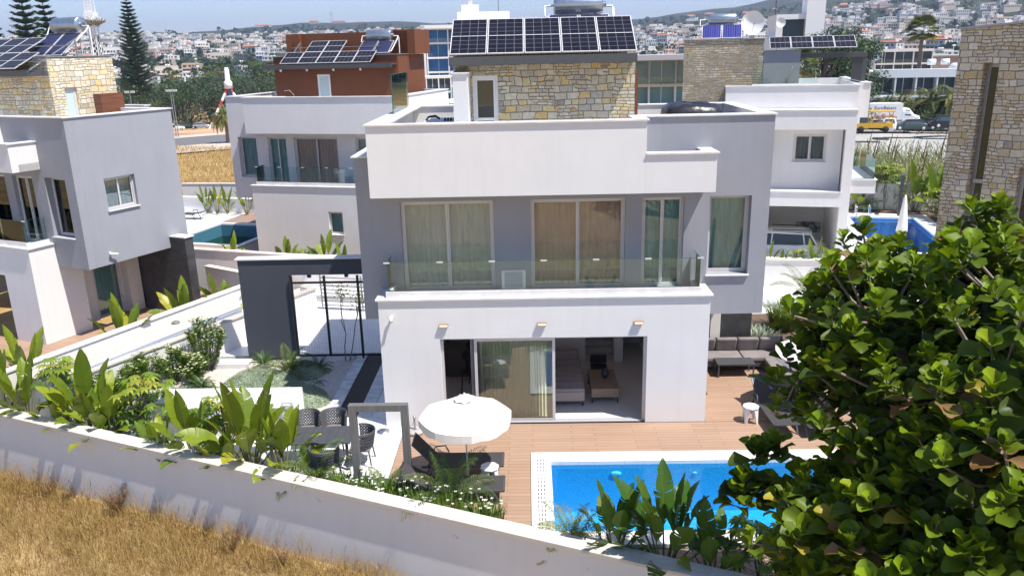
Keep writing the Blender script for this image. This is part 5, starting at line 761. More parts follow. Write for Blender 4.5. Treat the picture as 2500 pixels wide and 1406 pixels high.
# back left garden
for i, (x, y, h, lb) in enumerate(((-10.9, 14.6, 1.45, 'banana plant with a yellow leaf above the white retaining wall, next to the green pool'), (-9.0, 14.1, 1.7, 'upright banana plant above the white retaining wall behind the gate portal'), (-8.1, 13.8, 1.3, 'short banana plant with an orange leaf above the white retaining wall'), (-6.7, 13.5, 1.45, 'dark banana plant by the glass balustrade, third from the villa'), (-5.7, 13.2, 1.6, 'banana plant leaning left by the glass balustrade beside the central villa'), (-13.6, 15.6, 1.4, 'banana plant at the corner of the green pool'))): banana((x, y+.35, .35), h, 7, 110+i, lb, .42, BANA, 'banana plants of the back gardens', .15)
schefflera((-9.9, 14.75, .3), 1.15, 120, 'round bright umbrella shrub above the white retaining wall', 50, .5, .18, low=.1); oleander((-7.3, 14.0, .3), .8, .4, 121, 'small cream-flowered oleander above the retaining wall', 300, 50, 'oleanders of the back gardens'); oleander((-6.2, 13.7, .3), .8, .45, 122, 'cream-flowered oleander by the glass balustrade', 300, 60, 'oleanders of the back gardens'); palm((-13.0, 15.6, .1), .1, 12, 123, 'yellow feathery palm beside the green pool', .8, .2)
for i, (x, h) in enumerate(((-9.4, 1.6), (-8.6, 1.75), (-7.9, 1.6), (-6.4, 1.7), (-4.9, 1.6), (-4.2, 1.7))): banana(F2(x, 9.1-.1*(i % 2), .05), h, 8, 130+i, ('leftmost', 'second', 'third', 'fourth', 'fifth', 'rightmost')[i]+' small banana plant in the row before the low white wall of the back deck', .3, BANA, 'banana plants of the back gardens', .13, .4)
banana(F2(-5.4, 12.3, .1), 2.4, 11, 141, 'tall banana plant by the dry grass plot at the corner of the back left villa', .4, BANA, 'banana plants of the back gardens', .2); banana(F2(-7.0, 12.4, .1), 1.8, 9, 142, 'lower banana plant beside the dry grass plot', .55, BANA, 'banana plants of the back gardens', .2); schefflera(F2(-5.9, 12.0, .1), 1.7, 143, 'leafy shrub between two banana plants by the dry grass plot', 50, .6, .2, low=.1)
# behind the right white wall and by the deep blue pool
for i, (x, y, h, n) in enumerate(((9.95, 13.1, 1.2, 7), (10.5, 13.0, .9, 6), (11.75, 12.85, 1.25, 7), (12.3, 12.8, 1.1, 8))): banana((x, y, .5), h, n, 150+i, ('leftmost', 'second', 'third', 'rightmost')[i]+' small banana plant before the white parked car', .35, BANA, 'banana plants of the back gardens', .15, .2)
schefflera((11.1, 13.05, .45), 1.0, 155, 'yellow-green shrub in front of the white parked car', 40, .45, .15, low=.1); palm((10.4, 9.6, -.05), .5, 14, 156, 'pale feathery palm left of the fig tree top', 1.5, .35, trunk=.05)
tuft((8.9, 7.3, -.03), 1.15, .45, 420, 157, 'big round clump of narrow leaves behind the outdoor sofa', PALM, 0, 'grass_clump', None, .014, 1.1); tuft((7.6, 6.4, -.03), .35, .8, 500, 158, 'low pale green grass behind the sofa', SILV, 0, 'grass_clump', None, .014, .8)
for i, (x, y, h, lb) in enumerate(((2.6, 12.7, 2.0, 'banana plant against the white wall behind the deep blue pool, left one'), (5.9, 12.6, 2.6, 'banana plant right of the dark arch behind the deep blue pool'), (7.0, 11.6, 2.8, 'tall broad-leaved banana plant near the grey stone building'), (7.4, 9.4, 2.4, 'dark banana plant at the foot of the grey stone building'))): banana(F3(x, y, 0), h, 10, 160+i, lb, .45, BANA, 'banana plants of the back gardens', .2, .3)
schefflera(F3(4.2, 12.7, 0), 2.9, 166, 'round bright green small tree beside the dark arch', 90, .9, .28, low=.55); schefflera(F3(6.7, 10.6, 0), 1.8, 167, 'leafy shrub beside the deep blue pool', 60, .8, .25, low=.1); palm(F3(3.2, 12.8, 0), .2, 12, 168, 'feathery palm against the white wall behind the deep blue pool', 1.3, .3)
# ---------------------------------------------------------------- fig tree in front, right
def fig_tree():
    r = random.Random(11); t = E('fig_tree', (7.3, -9.3, -1.3), 0, 'huge fiddle-leaf fig tree filling the lower right corner', 'tree'); O = V((7.3, -9.3, -1.3)); b = MB(); dr = MB(); s = MB()
    blobs = [(V((4.80, -9.05, 5.82)), 1.25), (V((6.05, -8.56, 5.75)), 1.3), (V((6.16, -9.79, 6.38)), 1.2), (V((4.54, -9.48, 4.92)), .9), (V((4.92, -10.22, 5.25)), 1.35), (V((5.33, -11.04, 5.87)), 1.4), (V((3.71, -10.00, 3.92)), .62), (V((4.15, -10.84, 4.36)), 1.0), (V((4.70, -11.47, 4.83)), 1.2), (V((5.02, -12.03, 5.06)), 1.1), (V((3.50, -10.78, 3.58)), .85), (V((4.03, -11.68, 3.97)), .95), (V((4.55, -12.44, 4.41)), 1.0), (V((5.07, -7.97, 6.33)), .75), (V((6.20, -8.08, 6.44)), .7), (V((6.45, -8.68, 6.85)), .75), (V((3.84, -8.77, 4.92)), .55), (V((3.35, -9.23, 4.13)), .22), (V((3.01, -9.54, 3.73)), .35), (V((6.16, -10.39, 6.27)), 1.5), (V((5.59, -11.82, 5.41)), 1.5), (V((4.54, -8.07, 5.86)), .62), (V((4.25, -8.49, 5.38)), .5)]
    trunk = [V((.0, .0, 0)), V((-.1, .15, 1.2)), V((.15, .4, 2.4))]; nodes_ = []
    for k, (dx_, dy_) in enumerate(((0, 0), (.9, .5), (-.5, .9), (1.6, -.4), (-.9, -.1))):
        pts = [V((dx_*.25, dy_*.25, 0)), V((dx_*.6, dy_*.6, 1.5)), V((dx_*.9, dy_*1.1, 3.0)), V((dx_*1.2, dy_*1.3+.3, 4.4))]; s.tube(pts, [.16, .12, .09, .05], 8); nodes_ += pts[1:]
    br_ = []
    for c, R_ in blobs:
        cl = c-O; q = min(nodes_, key=lambda p: (p-cl).length+max(0, p.z-cl.z)*2); m_ = q.lerp(cl, .5)+V((r.gauss(0, .12), r.gauss(0, .12), -.15)); s.tube([q, m_, cl], [.055, .04, .028], 6, cap=False)
        n = int(47*R_**2.0)+4
        for i in range(n):
            d = V((r.gauss(0, 1), r.gauss(0, 1), r.gauss(0, 1))).normalized(); q = r.random()**.42; p = cl+V((d.x*R_*q, d.y*R_*q, d.z*R_*q*.85)); br_.append((p, cl, q))
    for p, cl, q in br_:
        up_ = (V((r.gauss(0, .28), r.gauss(0, .28), 1))+(p-cl)*.35).normalized(); m_ = cl.lerp(p, .55)+V((0, 0, -.12)); s.tube([cl.lerp(p, .15), m_, p-up_*.08, p+up_*.1], [.026, .020, .015, .011], 4, cap=False)
        dead = r.random() < .03; nl = r.randint(7, 11); x_ = up_.cross(V((.3, 1, .2))).normalized(); y_ = up_.cross(x_); lum = r.choice((1, 1, 1, .75, .35)); rs = r.uniform(.8, 1.15)
        for j in range(nl):
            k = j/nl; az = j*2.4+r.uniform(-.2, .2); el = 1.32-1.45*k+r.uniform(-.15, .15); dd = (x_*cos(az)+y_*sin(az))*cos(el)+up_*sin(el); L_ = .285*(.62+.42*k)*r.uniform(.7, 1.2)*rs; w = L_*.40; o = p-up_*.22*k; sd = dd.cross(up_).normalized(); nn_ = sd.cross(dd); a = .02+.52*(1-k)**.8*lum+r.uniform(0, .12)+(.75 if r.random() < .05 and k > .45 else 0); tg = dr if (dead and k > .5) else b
            rows_ = []
            for i2, (tt, ww, cu) in enumerate(((0, .12, 0), (.3, .62, .03), (.62, 1.0, .03), (.88, .82, -.05), (1.0, .3, -.12))):
                c = o+dd*L_*(tt+.12)+nn_*L_*cu; w3 = w*ww*1.05*(1+.10*sin(i2*2.9+j)); cup = .42+.16*sin(i2*2.4+j*1.7); row = (c-sd*w3+nn_*w3*cup, c-sd*w3*.5+nn_*w3*.10, c, c+sd*w3*.5+nn_*w3*.10, c+sd*w3+nn_*w3*(.84-cup))
                rows_.append(row)
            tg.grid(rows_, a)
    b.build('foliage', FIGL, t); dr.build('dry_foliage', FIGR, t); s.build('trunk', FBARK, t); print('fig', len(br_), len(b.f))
fig_tree()
# ---------------------------------------------------------------- dry field in front
def field_grass():
    r = random.Random(3); b = MB()
    hh = lambda x, y: -1.28+.05*sin(x*1.3)+.05*sin(y*1.7+x)
    for i in range(46000):
        x = r.uniform(-17.5, -1.); yb = -.27-.413*(x+14.17)-.05; y = yb-abs(r.gauss(0, 1))*2.6 if i % 3 else yb-r.uniform(0, 7)
        if y < -8.5: continue
        c = .5+.5*sin(x*2.1+sin(y*3))*sin(y*2.3+x); l = r.uniform(.16, .42)*(.6+.7*c); az = r.uniform(0, 6.28); ln = r.uniform(.3, 1.6); p = V((x, y, hh(x, y))); d = V((cos(az), sin(az), 0)); s = V((-sin(az), cos(az), 0))*r.uniform(.0025, .0055); q1 = p+V((0, 0, l*.5))+d*l*.2*ln; q2 = q1+V((0, 0, l*.35/ln))+d*l*.45*ln; a = r.random()*.9*(.5+.5*c); b.face([p-s, p+s, q1+s, q1-s], a); b.face([q1-s, q1+s, q2], a)
    for i in range(900):
        x = r.uniform(-17, -3); y = -.27-.413*(x+14.17)-.1-abs(r.gauss(0, .9)); p = V((x, y, -1.28)); l = r.uniform(.4, .95); az = r.uniform(0, 6.28); d = V((cos(az), sin(az), 0)); s = V((-sin(az), cos(az), 0))*.003; q1 = p+V((0, 0, l*.6))+d*l*.1; q2 = p+V((0, 0, l*.95))+d*l*.35; b.face([p-s, p+s, q1+s, q1-s], .1*r.random()); b.face([q1-s*3, q1+s*3, q2], .1)
    o = b.build('dry_grass', DRYG); tag(o, 'golden dry grass of the field below the front wall', 'grass', None, 'stuff')
    b = MB()
    for i in range(12000):
        x = r.uniform(-50, -18); y = r.uniform(40, 72)+(-18-x)*.3; l = r.uniform(.15, .5); az = r.uniform(0, 6.28); p = V((x, y, -.9)); d = V((cos(az), sin(az), 0)); s = V((1, .3, 0))*.016; q2 = p+V((0, 0, l))+d*l*.7; b.face([p-s, p+s, q2+s*.3, q2-s*.3], r.random()*.9)
    tag(b.build('dry_grass', DRYG), 'dry golden grass of the plot between the left villas', 'grass', None, 'stuff')
field_grass()
def weed(loc, h, seed, label, n=60):
    r = random.Random(seed); t = tag(MB().build('_x', DRYW), label, 'weed', 'dry weeds in the field'); b = MB()
    for i in range(n):
        az = r.uniform(0, 6.28); d = V((cos(az)*.45, sin(az)*.45, 1)).normalized(); p = V((0, 0, 0)); l = h*r.uniform(.6, 1.1); pts = [p, p+d*l*.5, p+d*l+V((r.gauss(0, .06), r.gauss(0, .06), 0))]; b.tube(pts, [.004, .003, .002], 3, .4, False)
        for k in range(7): q = pts[1].lerp(pts[2], r.random()); e = q+V((r.gauss(0, .05), r.gauss(0, .05), r.uniform(.0, .08))); b.face([q, e, e+V((.012, 0, .006))], r.random())
    o = b.build('dry_weed', DRYW, None, loc); bpy.data.objects.remove(t); return tag(o, label, 'weed', 'dry weeds in the field')
weed((-10.35, -2.15, -1.3), .75, 1, 'reddish dry weed sticking up highest against the front wall', 110); weed((-12.6, -1.3, -1.3), .5, 2, 'small dry weed by the wall at the left', 40); weed((-6.9, -3.75, -1.3), .6, 3, 'thin dry weed by the middle of the front wall', 50); weed((-5.6, -4.3, -1.3), .5, 4, 'dry weed where the field meets the bottom edge', 40)
# ---------------------------------------------------------------- terrain
def lerp_tab(x, tab):
    if x <= tab[0][0]: return tab[0][1]
    for (a, p), (c, q) in zip(tab, tab[1:]):
        if x <= c: t = (x-a)/(c-a); t = t*t*(3-2*t) if False else t; return p+(q-p)*t
    return tab[-1][1]
HL = [(-60, 60), (-34, 68), (-26, 76), (-20, 88), (-15, 103), (-8, 100), (0, 92), (8, 96), (14, 120), (22, 178), (30, 225), (40, 230), (60, 230)]
def gz(x, y):
    dxx, dyy = x, y+19.5; d = sqrt(dxx*dxx+dyy*dyy); az = math.degrees(atan2(dxx, dyy))
    if abs(az) > 75 or d < 57: return -2.8
    ra = max(0, min(1, (az+5)/20)); near = lerp_tab(d, [(30, -1.0), (55, -.75), (75, -1.4), (105, -2.8), (150, -5), (230, -8), (420, -8.5)]); near = near if az < 0 else lerp_tab(d, [(30, -1.0), (60, -1.2), (90, -2.6), (125, -3.0), (230, -5.5), (420, -7)])
    if d <= 420: return near
    top = lerp_tab(az, HL); mid = (38 if az < 5 else 38-22*max(0, min(1, (az-5)/15))+0)
    far = lerp_tab(d, [(420, near), (1350, mid), (2600, top), (3600, top*.97), (5200, top*.5)]) if az < 8 else lerp_tab(d, [(420, near), (800, near*.2+10), (1300, lerp_tab(az, [(8, 36), (16, 42), (24, 66), (34, 78)])), (2600, top), (5200, top*.5)])
    return far+(4*sin(x*.013+1)*cos(y*.017)+2.2*sin(x*.037)*sin(y*.031))*min(1, max(0, (d-700)/900))
def terrain():
    b = MB(); ds = [0, 30, 56, 61, 75, 90, 105, 125, 150, 190, 230, 300, 420, 520, 640, 780, 900, 1050, 1200, 1350, 1550, 1800, 2050, 2300, 2600, 2900, 3300, 3700, 4300, 5200, 6500]; azs = [-75+1.25*i for i in range(121)]
    b.grid([[(d*sin(radians(a)), -19.5+d*cos(radians(a)), gz(d*sin(radians(a))*1.0001, -19.5+d*cos(radians(a)))) for a in azs] for d in ds])
    m, t, p, o = nodes('dry_land'); p.inputs['Roughness'].default_value = .95; p.inputs['Specular IOR Level'].default_value = .1
    v = coord(t); n = noise(t, v, .25, 8, .65); n2 = noise(t, v, .012, 8, .68); c = ramp(t, n.outputs['Fac'], [(.3, (.26, .16, .06)), (.55, (.42, .28, .12)), (.75, (.50, .37, .18))])
    h = ramp(t, n2.outputs['Fac'], [(.40, (.030, .045, .022)), (.54, (.065, .075, .035)), (.62, (.16, .135, .08)), (.74, (.27, .21, .14))]); n4 = noise(t, v, .09, 5, .7)
    h = mix(t, ramp(t, n4.outputs['Fac'], [(.42, (0, 0, 0)), (.55, (.85, .85, .85))]), h, (.022, .036, .016))
    g = t.nodes.new('ShaderNodeNewGeometry'); ln = t.nodes.new('ShaderNodeVectorMath'); ln.operation = 'LENGTH'; L(t, g.outputs['Position'], ln.inputs[0]); dv = t.nodes.new('ShaderNodeMapRange'); dv.inputs['From Min'].default_value = 190; dv.inputs['From Max'].default_value = 420; L(t, ln.outputs['Value'], dv.inputs[0])
    L(t, mix(t, dv.outputs[0], c, h), p.inputs['Base Color']); bump(t, p, noise(t, v, 4, 6, .7).outputs['Fac'], .6, .15); st(b.build('ground', m))
terrain()
bk = MB(); bk.prism([(-400, -500), (400, -500), (400, -11.1), (12.5, -11.1), (-20, 2.3), (-400, 30)], -1.6, -1.32); st(bk.build('ground', M('field_soil', (.47, .33, .15), .95, var=(.6, .3, .7), col2=(.30, .20, .09), bmp=(8, .6, .06))))
bk = MB(); bk.box(-17, 12.4, -19, 3, -1.31, -1.295); 
def strip(name, mat, pts, off=.03, wd=None):
    """flat sheet laid on the terrain between two lines"""
    b = MB(); n = 14; rows = []
    for (p, q) in pts:
        rows.append([(p[0]+(q[0]-p[0])*i/n, p[1]+(q[1]-p[1])*i/n) for i in range(n+1)])
    full = []
    for r0, r1 in zip(rows, rows[1:]):
        for k in range(5): full.append([(a[0]+(c[0]-a[0])*k/5, a[1]+(c[1]-a[1])*k/5) for a, c in zip(r0, r1)])
    full.append(rows[-1]); b.grid([[(x, y, gz(x, y)+off) for x, y in r] for r in full]); return st(b.build(name, mat))
ASPH = M('asphalt', (.13, .13, .135), .85, var=(.6, .3, .7), col2=(.17, .165, .16)); DIRT = M('pale_dirt', (.50, .40, .31), .95, var=(.3, .3, .7), col2=(.60, .52, .43)); REDD = M('red_earth', (.46, .24, .13), .95, var=(.2, .3, .7), col2=(.56, .40, .28)); SAND = M('gravel_yard', (.36, .36, .35), .95, var=(.25, .3, .7), col2=(.44, .43, .41))
PW = lambda az, d: (d*sin(radians(az)), -19.5+d*cos(radians(az)))
def band(name, mat, d0, d1, off): strip(name, mat, [(PW(-31, d0), PW(-14, d0*1.14)), (PW(-31, d1), PW(-14, d1*1.14))], off)
band('dirt_verge', DIRT, 122, 143, .22); band('road', ASPH, 143, 168, .24); band('red_earth', DIRT, 168, 178, .26); band('red_earth', REDD, 178, 200, .28)
strip('parking_ground', SAND, [((30, 62), (70, 55)), ((38, 98), (90, 86))], .3); strip('pale_kerb', DIRT, [((38.4, 98.5), (90, 86.6)), ((38.8, 100), (91, 88))], .42); strip('car_park', M('car_park', (.30, .295, .29), .9), [((38.8, 100), (91, 88)), ((44, 128), (110, 112))], .36)
# ---------------------------------------------------------------- vehicles
def car(loc, rot, label, paint, L_=4.3, H=1.48, W_=1.78, suv=False, roof=None, group='cars in the far car park'):
    t = E('parked_car', loc, rot, label, 'car', group); hw = W_/2
    # stations: x, hood/belt height, roof height (or None), half width
    bp = [(-L_/2, .62, .55), (-L_/2+.06, .80 if not suv else .95, .62), (-L_*.36, .93 if not suv else 1.0, .86), (-L_*.2, .95, .95), (.12*L_, .93, .96), (.24*L_, .90, .95), (.40*L_, .78, .88), (L_/2-.06, .66, .72), (L_/2, .5, .6)]
    b = MB(); rows = []
    for x, z, k in bp:
        w = hw*(.80+.2*k) if abs(x) > L_*.44 else hw; rows.append([(x, -w*.96, .22), (x, -w, .45), (x, -w*.99, z-.10), (x, -w*.90, z), (x, 0, z+.02), (x, w*.90, z), (x, w*.99, z-.10), (x, w, .45), (x, w*.96, .22)])
    b.grid(rows, 0, False); b.face([r for r in rows[0]][::-1]); b.face(rows[-1]); b.box(-L_/2+.1, L_/2-.1, -hw*.9, hw*.9, .18, .24); b.build('body', paint, t)
    g = MB(); rw = hw*.70; x0, x1, x2, x3 = (-L_*.43 if suv else -L_*.40), -L_*.30, .06*L_, .25*L_; zb = 1.0 if suv else .92
    lo = [(x0, zb), (x1, zb), (x2, zb), (x3, zb-.03)]; hi = [(x0+.30 if suv else x0+.34, H-.10), (x1+.1, H-.01), (x2-.05, H-.03), (x3-.62, H-.07)]
    for s in (-1, 1): g.grid([[(x, s*hw*.91, z) for x, z in lo], [(x, s*rw, z-.04) for x, z in hi]], smooth=False)
    g.face([(lo[0][0], -hw*.85, zb), (lo[0][0], hw*.85, zb), (hi[0][0], rw, hi[0][1]-.04), (hi[0][0], -rw, hi[0][1]-.04)]); g.face([(x3, -hw*.88, zb-.03), (x3, hw*.88, zb-.03), (hi[3][0], rw, hi[3][1]-.04), (hi[3][0], -rw, hi[3][1]-.04)]); g.build('window', GDK, t)
    r = MB(); r.grid([[(x+dx2, y*k, z+dz) for y, k, dz in ((-rw-.02, 1, -.05), (-rw*.9, 1, .0), (0, 1, .03), (rw*.9, 1, 0), (rw+.02, 1, -.05))] for (x, z), dx2 in zip(hi, (-.06, 0, 0, .04))]); 
    for s in (-1, 1):
        for (a, c) in ((0, 0), (1, 1), (2, 2), (3, 3)): r.bar((lo[a][0], s*hw*.915, lo[a][1]), (hi[c][0], s*(rw+.01), hi[c][1]-.04), .05 if a in (1, 2) else .12, .04)
        r.bar((hi[0][0], s*(rw+.01), hi[0][1]-.03), (hi[3][0], s*(rw+.01), hi[3][1]-.03), .06, .05)
    r.build('roof', roof or paint, t)
    for x in (-L_*.31, L_*.31):
        for s in (-1, 1): w = MB(); w.lathe([(0, -.1), (.27, -.1), (.32, -.07), (.32, .07), (.27, .1), (0, .1)], n=18, axis='y'); o = w.build('wheel', RUB, t, (x, s*(hw-.09), .32)); MB().lathe([(0, .105*s), (.2, .105*s), (.21, .09*s)], n=10, axis='y').build('rim', ALU, o)
    for s in (-1, 1): MB().box(L_/2-.22, L_/2-.03, s*hw*.72-.16, s*hw*.72+.16, .60, .72).build('headlight', WPL, t); MB().box(-L_/2+.0, -L_/2+.12, s*hw*.74-.12, s*hw*.74+.12, .72, .90).build('taillight', RED, t); MB().box(.17*L_, .17*L_+.12, s*(hw+.02)-.05, s*(hw+.02)+.1*0+.05, .93, 1.05).build('mirror', paint, t)
    if suv: q = MB(); [q.bar((-L_*.36, s*rw*.9, H+.05), (L_*.05, s*rw*.9, H+.04), .035) for s in (-1, 1)]; q.build('roof_rail', BLK, t)
    n = MB(); n.box(-L_/2-.02, -L_/2, -.26, .26, .5, .62); n.box(L_/2, L_/2+.015, -.26, .26, .38, .48); n.build('number_plate', WPNT, t); return t
CW_ = M('white_car_paint', (.78, .79, .80), .25); CD = M('dark_car_paint', (.05, .075, .085), .2); CB = M('black_car_paint', (.018, .02, .025), .2); CS = M('silver_car_paint', (.42, .44, .47), .25, .4)
car(F3(-2.9, 2.4, -.62), RVo['rot']+pi-.05, 'white hatchback car in the open carport of the right villa', CW_, 4.4, 1.62, 1.85, True, group='parked cars')
car((47.22, 87.55, -1.47), radians(-115), 'small white hatchback beside the yellow truck, front towards the viewer', CW_, 3.8, 1.5, 1.7); car((50.35, 88.32, -1.60), radians(165), 'dark green-grey convertible parked right of the white hatchback', CD, 4.6, 1.38, 1.8, roof=BLK); car((54.61, 89.60, -1.70), radians(10), 'black car parked at the right before the grey stone building', CB, 4.7, 1.5); car((54.41, 86.33, -1.19), radians(-15), 'black pick-up like car cut off by the grey stone building', CB, 4.8, 1.6)
for i, (u_, lb, m_, ro) in enumerate(((((-85.73, 176.58, -4.96)), 'white car at the left of the row beyond the road', CW_, .2), (((-83.57, 178.59, -5.17)), 'dark blue car in the row beyond the road', CB, .1), (((-81.30, 181.69, -5.57)), 'silver car at the right of the row beyond the road', CS, .0))): car((u_[0], u_[1], gz(u_[0], u_[1])+.3), ro+.3, lb, m_, 4.4, group='cars parked beyond the road')
# delivery truck with lettering
def text(body, size, loc, rx, rz, mat, name, parent, ex=.004):
    c = bpy.data.curves.new(name, 'FONT'); c.body = body; c.size = size; c.extrude = ex; c.align_x = 'CENTER'; o = bpy.data.objects.new(name, c); COL.objects.link(o); dg = bpy.context.evaluated_depsgraph_get(); me = bpy.data.meshes.new_from_object(o.evaluated_get(dg)); bpy.data.objects.remove(o); o = bpy.data.objects.new(name, me); COL.objects.link(o); me.materials.clear(); me.materials.append(mat); o.location = loc; o.rotation_euler = (rx, 0, rz); o.parent = parent; return o
t = E('delivery_truck', (51.07, 95.69, -1.57), radians(-8), 'white bakery delivery truck with printed side parked behind the cars', 'truck'); MB().box(-3.4, 1.0, -1.05, 1.05, .75, 3.0).build('box_body', WPNT, t)
b = MB(); rows = []
for x, z, y in ((1.05, 2.35, 1.0), (1.9, 2.3, 1.0), (2.6, 1.5, .98), (3.3, 1.25, .95), (3.5, .8, .9)): rows.append([(x, -y, .45), (x, -y, z*.8), (x, -y*.85, z), (x, y*.85, z), (x, y*.8+y*.2, z*.8), (x, y, .45)])
b.grid(rows, smooth=False); b.face(rows[-1]); b.box(-3.3, 3.2, -.9, .9, .4, .6); b.build('cab', WPNT, t); b = MB(); b.face([(1.35, -1.012, 1.35), (2.15, -1.012, 1.3), (1.95, -.96, 2.05), (1.4, -.96, 2.1)]); b.face([(2.02, -.8, 2.22), (2.6, -.88, 1.6), (2.6, .88, 1.6), (2.02, .8, 2.22)]); b.build('window', GDK, t)
for x in (-2.3, 2.5):
    for s in (-1, 1): MB().lathe([(0, -.13), (.36, -.13), (.36, .13), (0, .13)], (x, s*.9, .36), 16, 'y').build('wheel', RUB, t)
text('EuroBakers', .62, (-1.3, -1.06, 2.2), pi/2, 0, M('print_purple', (.12, .04, .08), .6), 'lettering', t)
b = MB(); rr = random.Random(2); [b.lathe([(0, -.01), (q, -.01), (q*.9, -.02), (0, -.03)], (-2.9+.5*i, -1.055, 1.1+.2*(i % 2)), 12, 'y') for i, q in enumerate((.22, .3, .34, .36, .34, .33, .26))]; b.build('bread_print', M('bread_print', (.62, .42, .28), .7, var=(2.5, .35, .65), col2=(.42, .16, .12)), t)
t = E('yellow_truck', (43.41, 83.74, -1.23), radians(-10), 'yellow open-bed truck with a yellow frame roof at the left of the car park', 'truck'); MB().box(-.6, 2.2, -.95, .95, .55, 1.15).build('bed', YEL, t); b = MB(); b.box(-2.2, -.62, -.95, .95, .5, 1.15); b.box(-2.1, -.7, -.9, .9, 1.151, 2.0); b.build('cab', YEL, t); MB().box(-2.05, -.75, -.96, -.91, 1.2, 1.9).build('window', GDK, t)
b = MB(); [b.bar((x, y, 1.15), (x, y, 2.5), .08) for x in (-.4, 2.1) for y in (-.85, .85)]; b.box(-.6, 2.3, -1.0, 1.0, 2.5, 2.6); b.bar((-.4, -.9, 1.2), (.6, -.9, 2.5), .06); b.build('roof_frame', YEL, t)
for x in (-1.5, 1.4):
    for s in (-1, 1): MB().lathe([(0, -.13), (.38, -.13), (.38, .13), (0, .13)], (x, s*.85, .38), 16, 'y').build('wheel', RUB, t)
# ---------------------------------------------------------------- larger buildings
def block(name, label, loc, rot, w, d, storeys, sh, bays, wall=WPNT, gl=GBL, top=.8, inset=1.1, slabp=0., cat='building', sidewalls=True, win='glazing', fs=.5):
    """flat-roofed building, front to -y: floor slabs, party walls, recessed glazing per bay"""
    t = E(name, loc, rot, label, cat); H = storeys*sh; b = MB(); b.box(0, w, inset, d, 0, H)
    for k in range(storeys+1): b.box(-.15, w+.15, -.1-slabp, inset, k*sh-.12, k*sh+.28 if k < storeys else k*sh+top)
    for k in range(storeys):
        for i in range(bays+1): x = w*i/bays; b.box(x-.12, x+.12, -.05, inset, k*sh+.281, (k+1)*sh-.121)
    b.box(-.15, w+.15, inset+.002, d+.1, H, H+top*.7); b.build('wall', wall, t); p = None
    for k in range(storeys):
        for i in range(bays):
            x = w*i/bays+.14; q = MB().box(0, w/bays-.28, 0, .03, 0, sh-.45).build(win, gl, t, (x, inset-.04, k*sh+.3)) if p is None else p.copy()
            if p is not None: COL.objects.link(q); q.location = (x, inset-.04, k*sh+.3)
            p = q; m_ = MB().box(x, x+w/bays-.28, -.06, -.04, k*sh+.28, k*sh+1.2).build('balustrade', GLB, t) if sh > 2.6 else None
            v = MB().box(x+(w/bays-.28)*fs-.05, x+(w/bays-.28)*fs+.05, inset-.09, inset-.045, k*sh+.3, (k+1)*sh-.13).build('mullion', WPNT, t)
    return t
g3 = lambda p, dz=0: (p[0], p[1], gz(p[0], p[1])+dz)
P_ = (-22.51, 169.16, 4.11); H1 = block('hotel', 'tall white hotel with blue glazed balconies behind the timber room', (P_[0], P_[1], gz(*P_[:2])), radians(3), 24, 14, 6, 3.15, 5, gl=GBL, inset=2.2)
H1.location.z = 14.6-6*3.15; b = MB(); b.box(-1.2, -.3, -1.4, 14, -6, 19.6); b.box(-1.2, 24.5, -1.4, 2, 19.0, 19.75); b.box(7, 19, 4, 9, 19.7, 22.6); b.box(8, 12, 5, 8, 22.6, 24.2); b.build('side_wall', WPNT, H1)
MB().lathe([(0, 0), (.55, 0), (.5, 9), (0, 9)], (10, 6, 24.2), 12).build('chimney', WPNT, H1); MB().tube([(16.5, 6, 22), (16.5, 6, 40)], .06, 4).build('mast', BLK, H1)
P_ = (-23.09, 148.93, 5.16); block('office_block', 'low white building with rows of small windows left of the blue-balcony hotel', (P_[0], P_[1], -7), radians(4), 7.5, 8, 4, 2.9, 3, gl=GDK, inset=.3, top=.4)
P_ = (12.90, 91.75, 2.56); G1 = block('glass_apartments', 'modern white apartment building with a glazed top floor between the stone room and stone tower', (P_[0], P_[1], 7.9-9.9), radians(-3), 14, 10, 3, 3.3, 4, gl=GGR, inset=1.3, top=.5, wall=M('light_grey_wall', (.62, .62, .64), .7)); MB().box(-.5, 24, -1.2, 10.4, 9.95, 10.6).build('roof', M('zinc_roof', (.42, .41, .44), .5), G1); b = MB(); [b.box(1.8*i, 1.8*i+1.7, -.6, -.56, 6.7, 9.8) for i in range(8)]; b.build('glass_front', GLC, G1)
P_ = (40.94, 124.80, 10.25); t = E('tower_house', (P_[0], P_[1], -4), radians(-8), 'white stair tower building with a dark tall window behind the solar pergola', 'building'); b = MB(); b.box(0, 7, 0, 9, 0, 14.5); b.wall(1.5, 8, 14.5, 18.4, -1, 9, [(2.6, 6.2, 14.5, 17.6)]); b.box(6.2, 9.2, -1.5, 3, 0, 22.5); b.box(8, 10, 0, 9, 0, 12); b.build('wall', WPNT, t); MB().box(2.6, 6.2, .3, .4, 14.5, 17.6).build('window', GDK, t); box('window', GDK, 6.5, 7.4, -1.52, -1.5, 8, 13, t); MB().tube([(2, 4, 18), (2, 4, 24)], .06, 4).build('mast', BLK, t); MB().tube([(7.6, 0, 22.5), (7.6, 0, 23.2), (6.9, 0, 23.6), (8.4, 0, 23.6)], .05, 4).build('antenna', BLK, t)
dish((42.60, 122.24, 12.29), 0.8, 'small satellite dish beside the stair tower'); 
P_ = (57.90, 118.88, 2.97); AR = block('arcade_hotel', 'white hotel with five recessed balconies and small roof vaults behind the palms', (P_[0], P_[1], -2.4), radians(-12), 19, 12, 2, 3.2, 6, gl=GDK, inset=2.0, top=1.2, wall=M('pale_blue_white', (.68, .71, .72), .7)); b = MB()
for i in range(7): b.lathe([(0, 0), (.9, 0), (.9, 3.5), (0, 3.5)], (13.2+1.75*i-.0, 2.0, 7.5), 14, 'y')
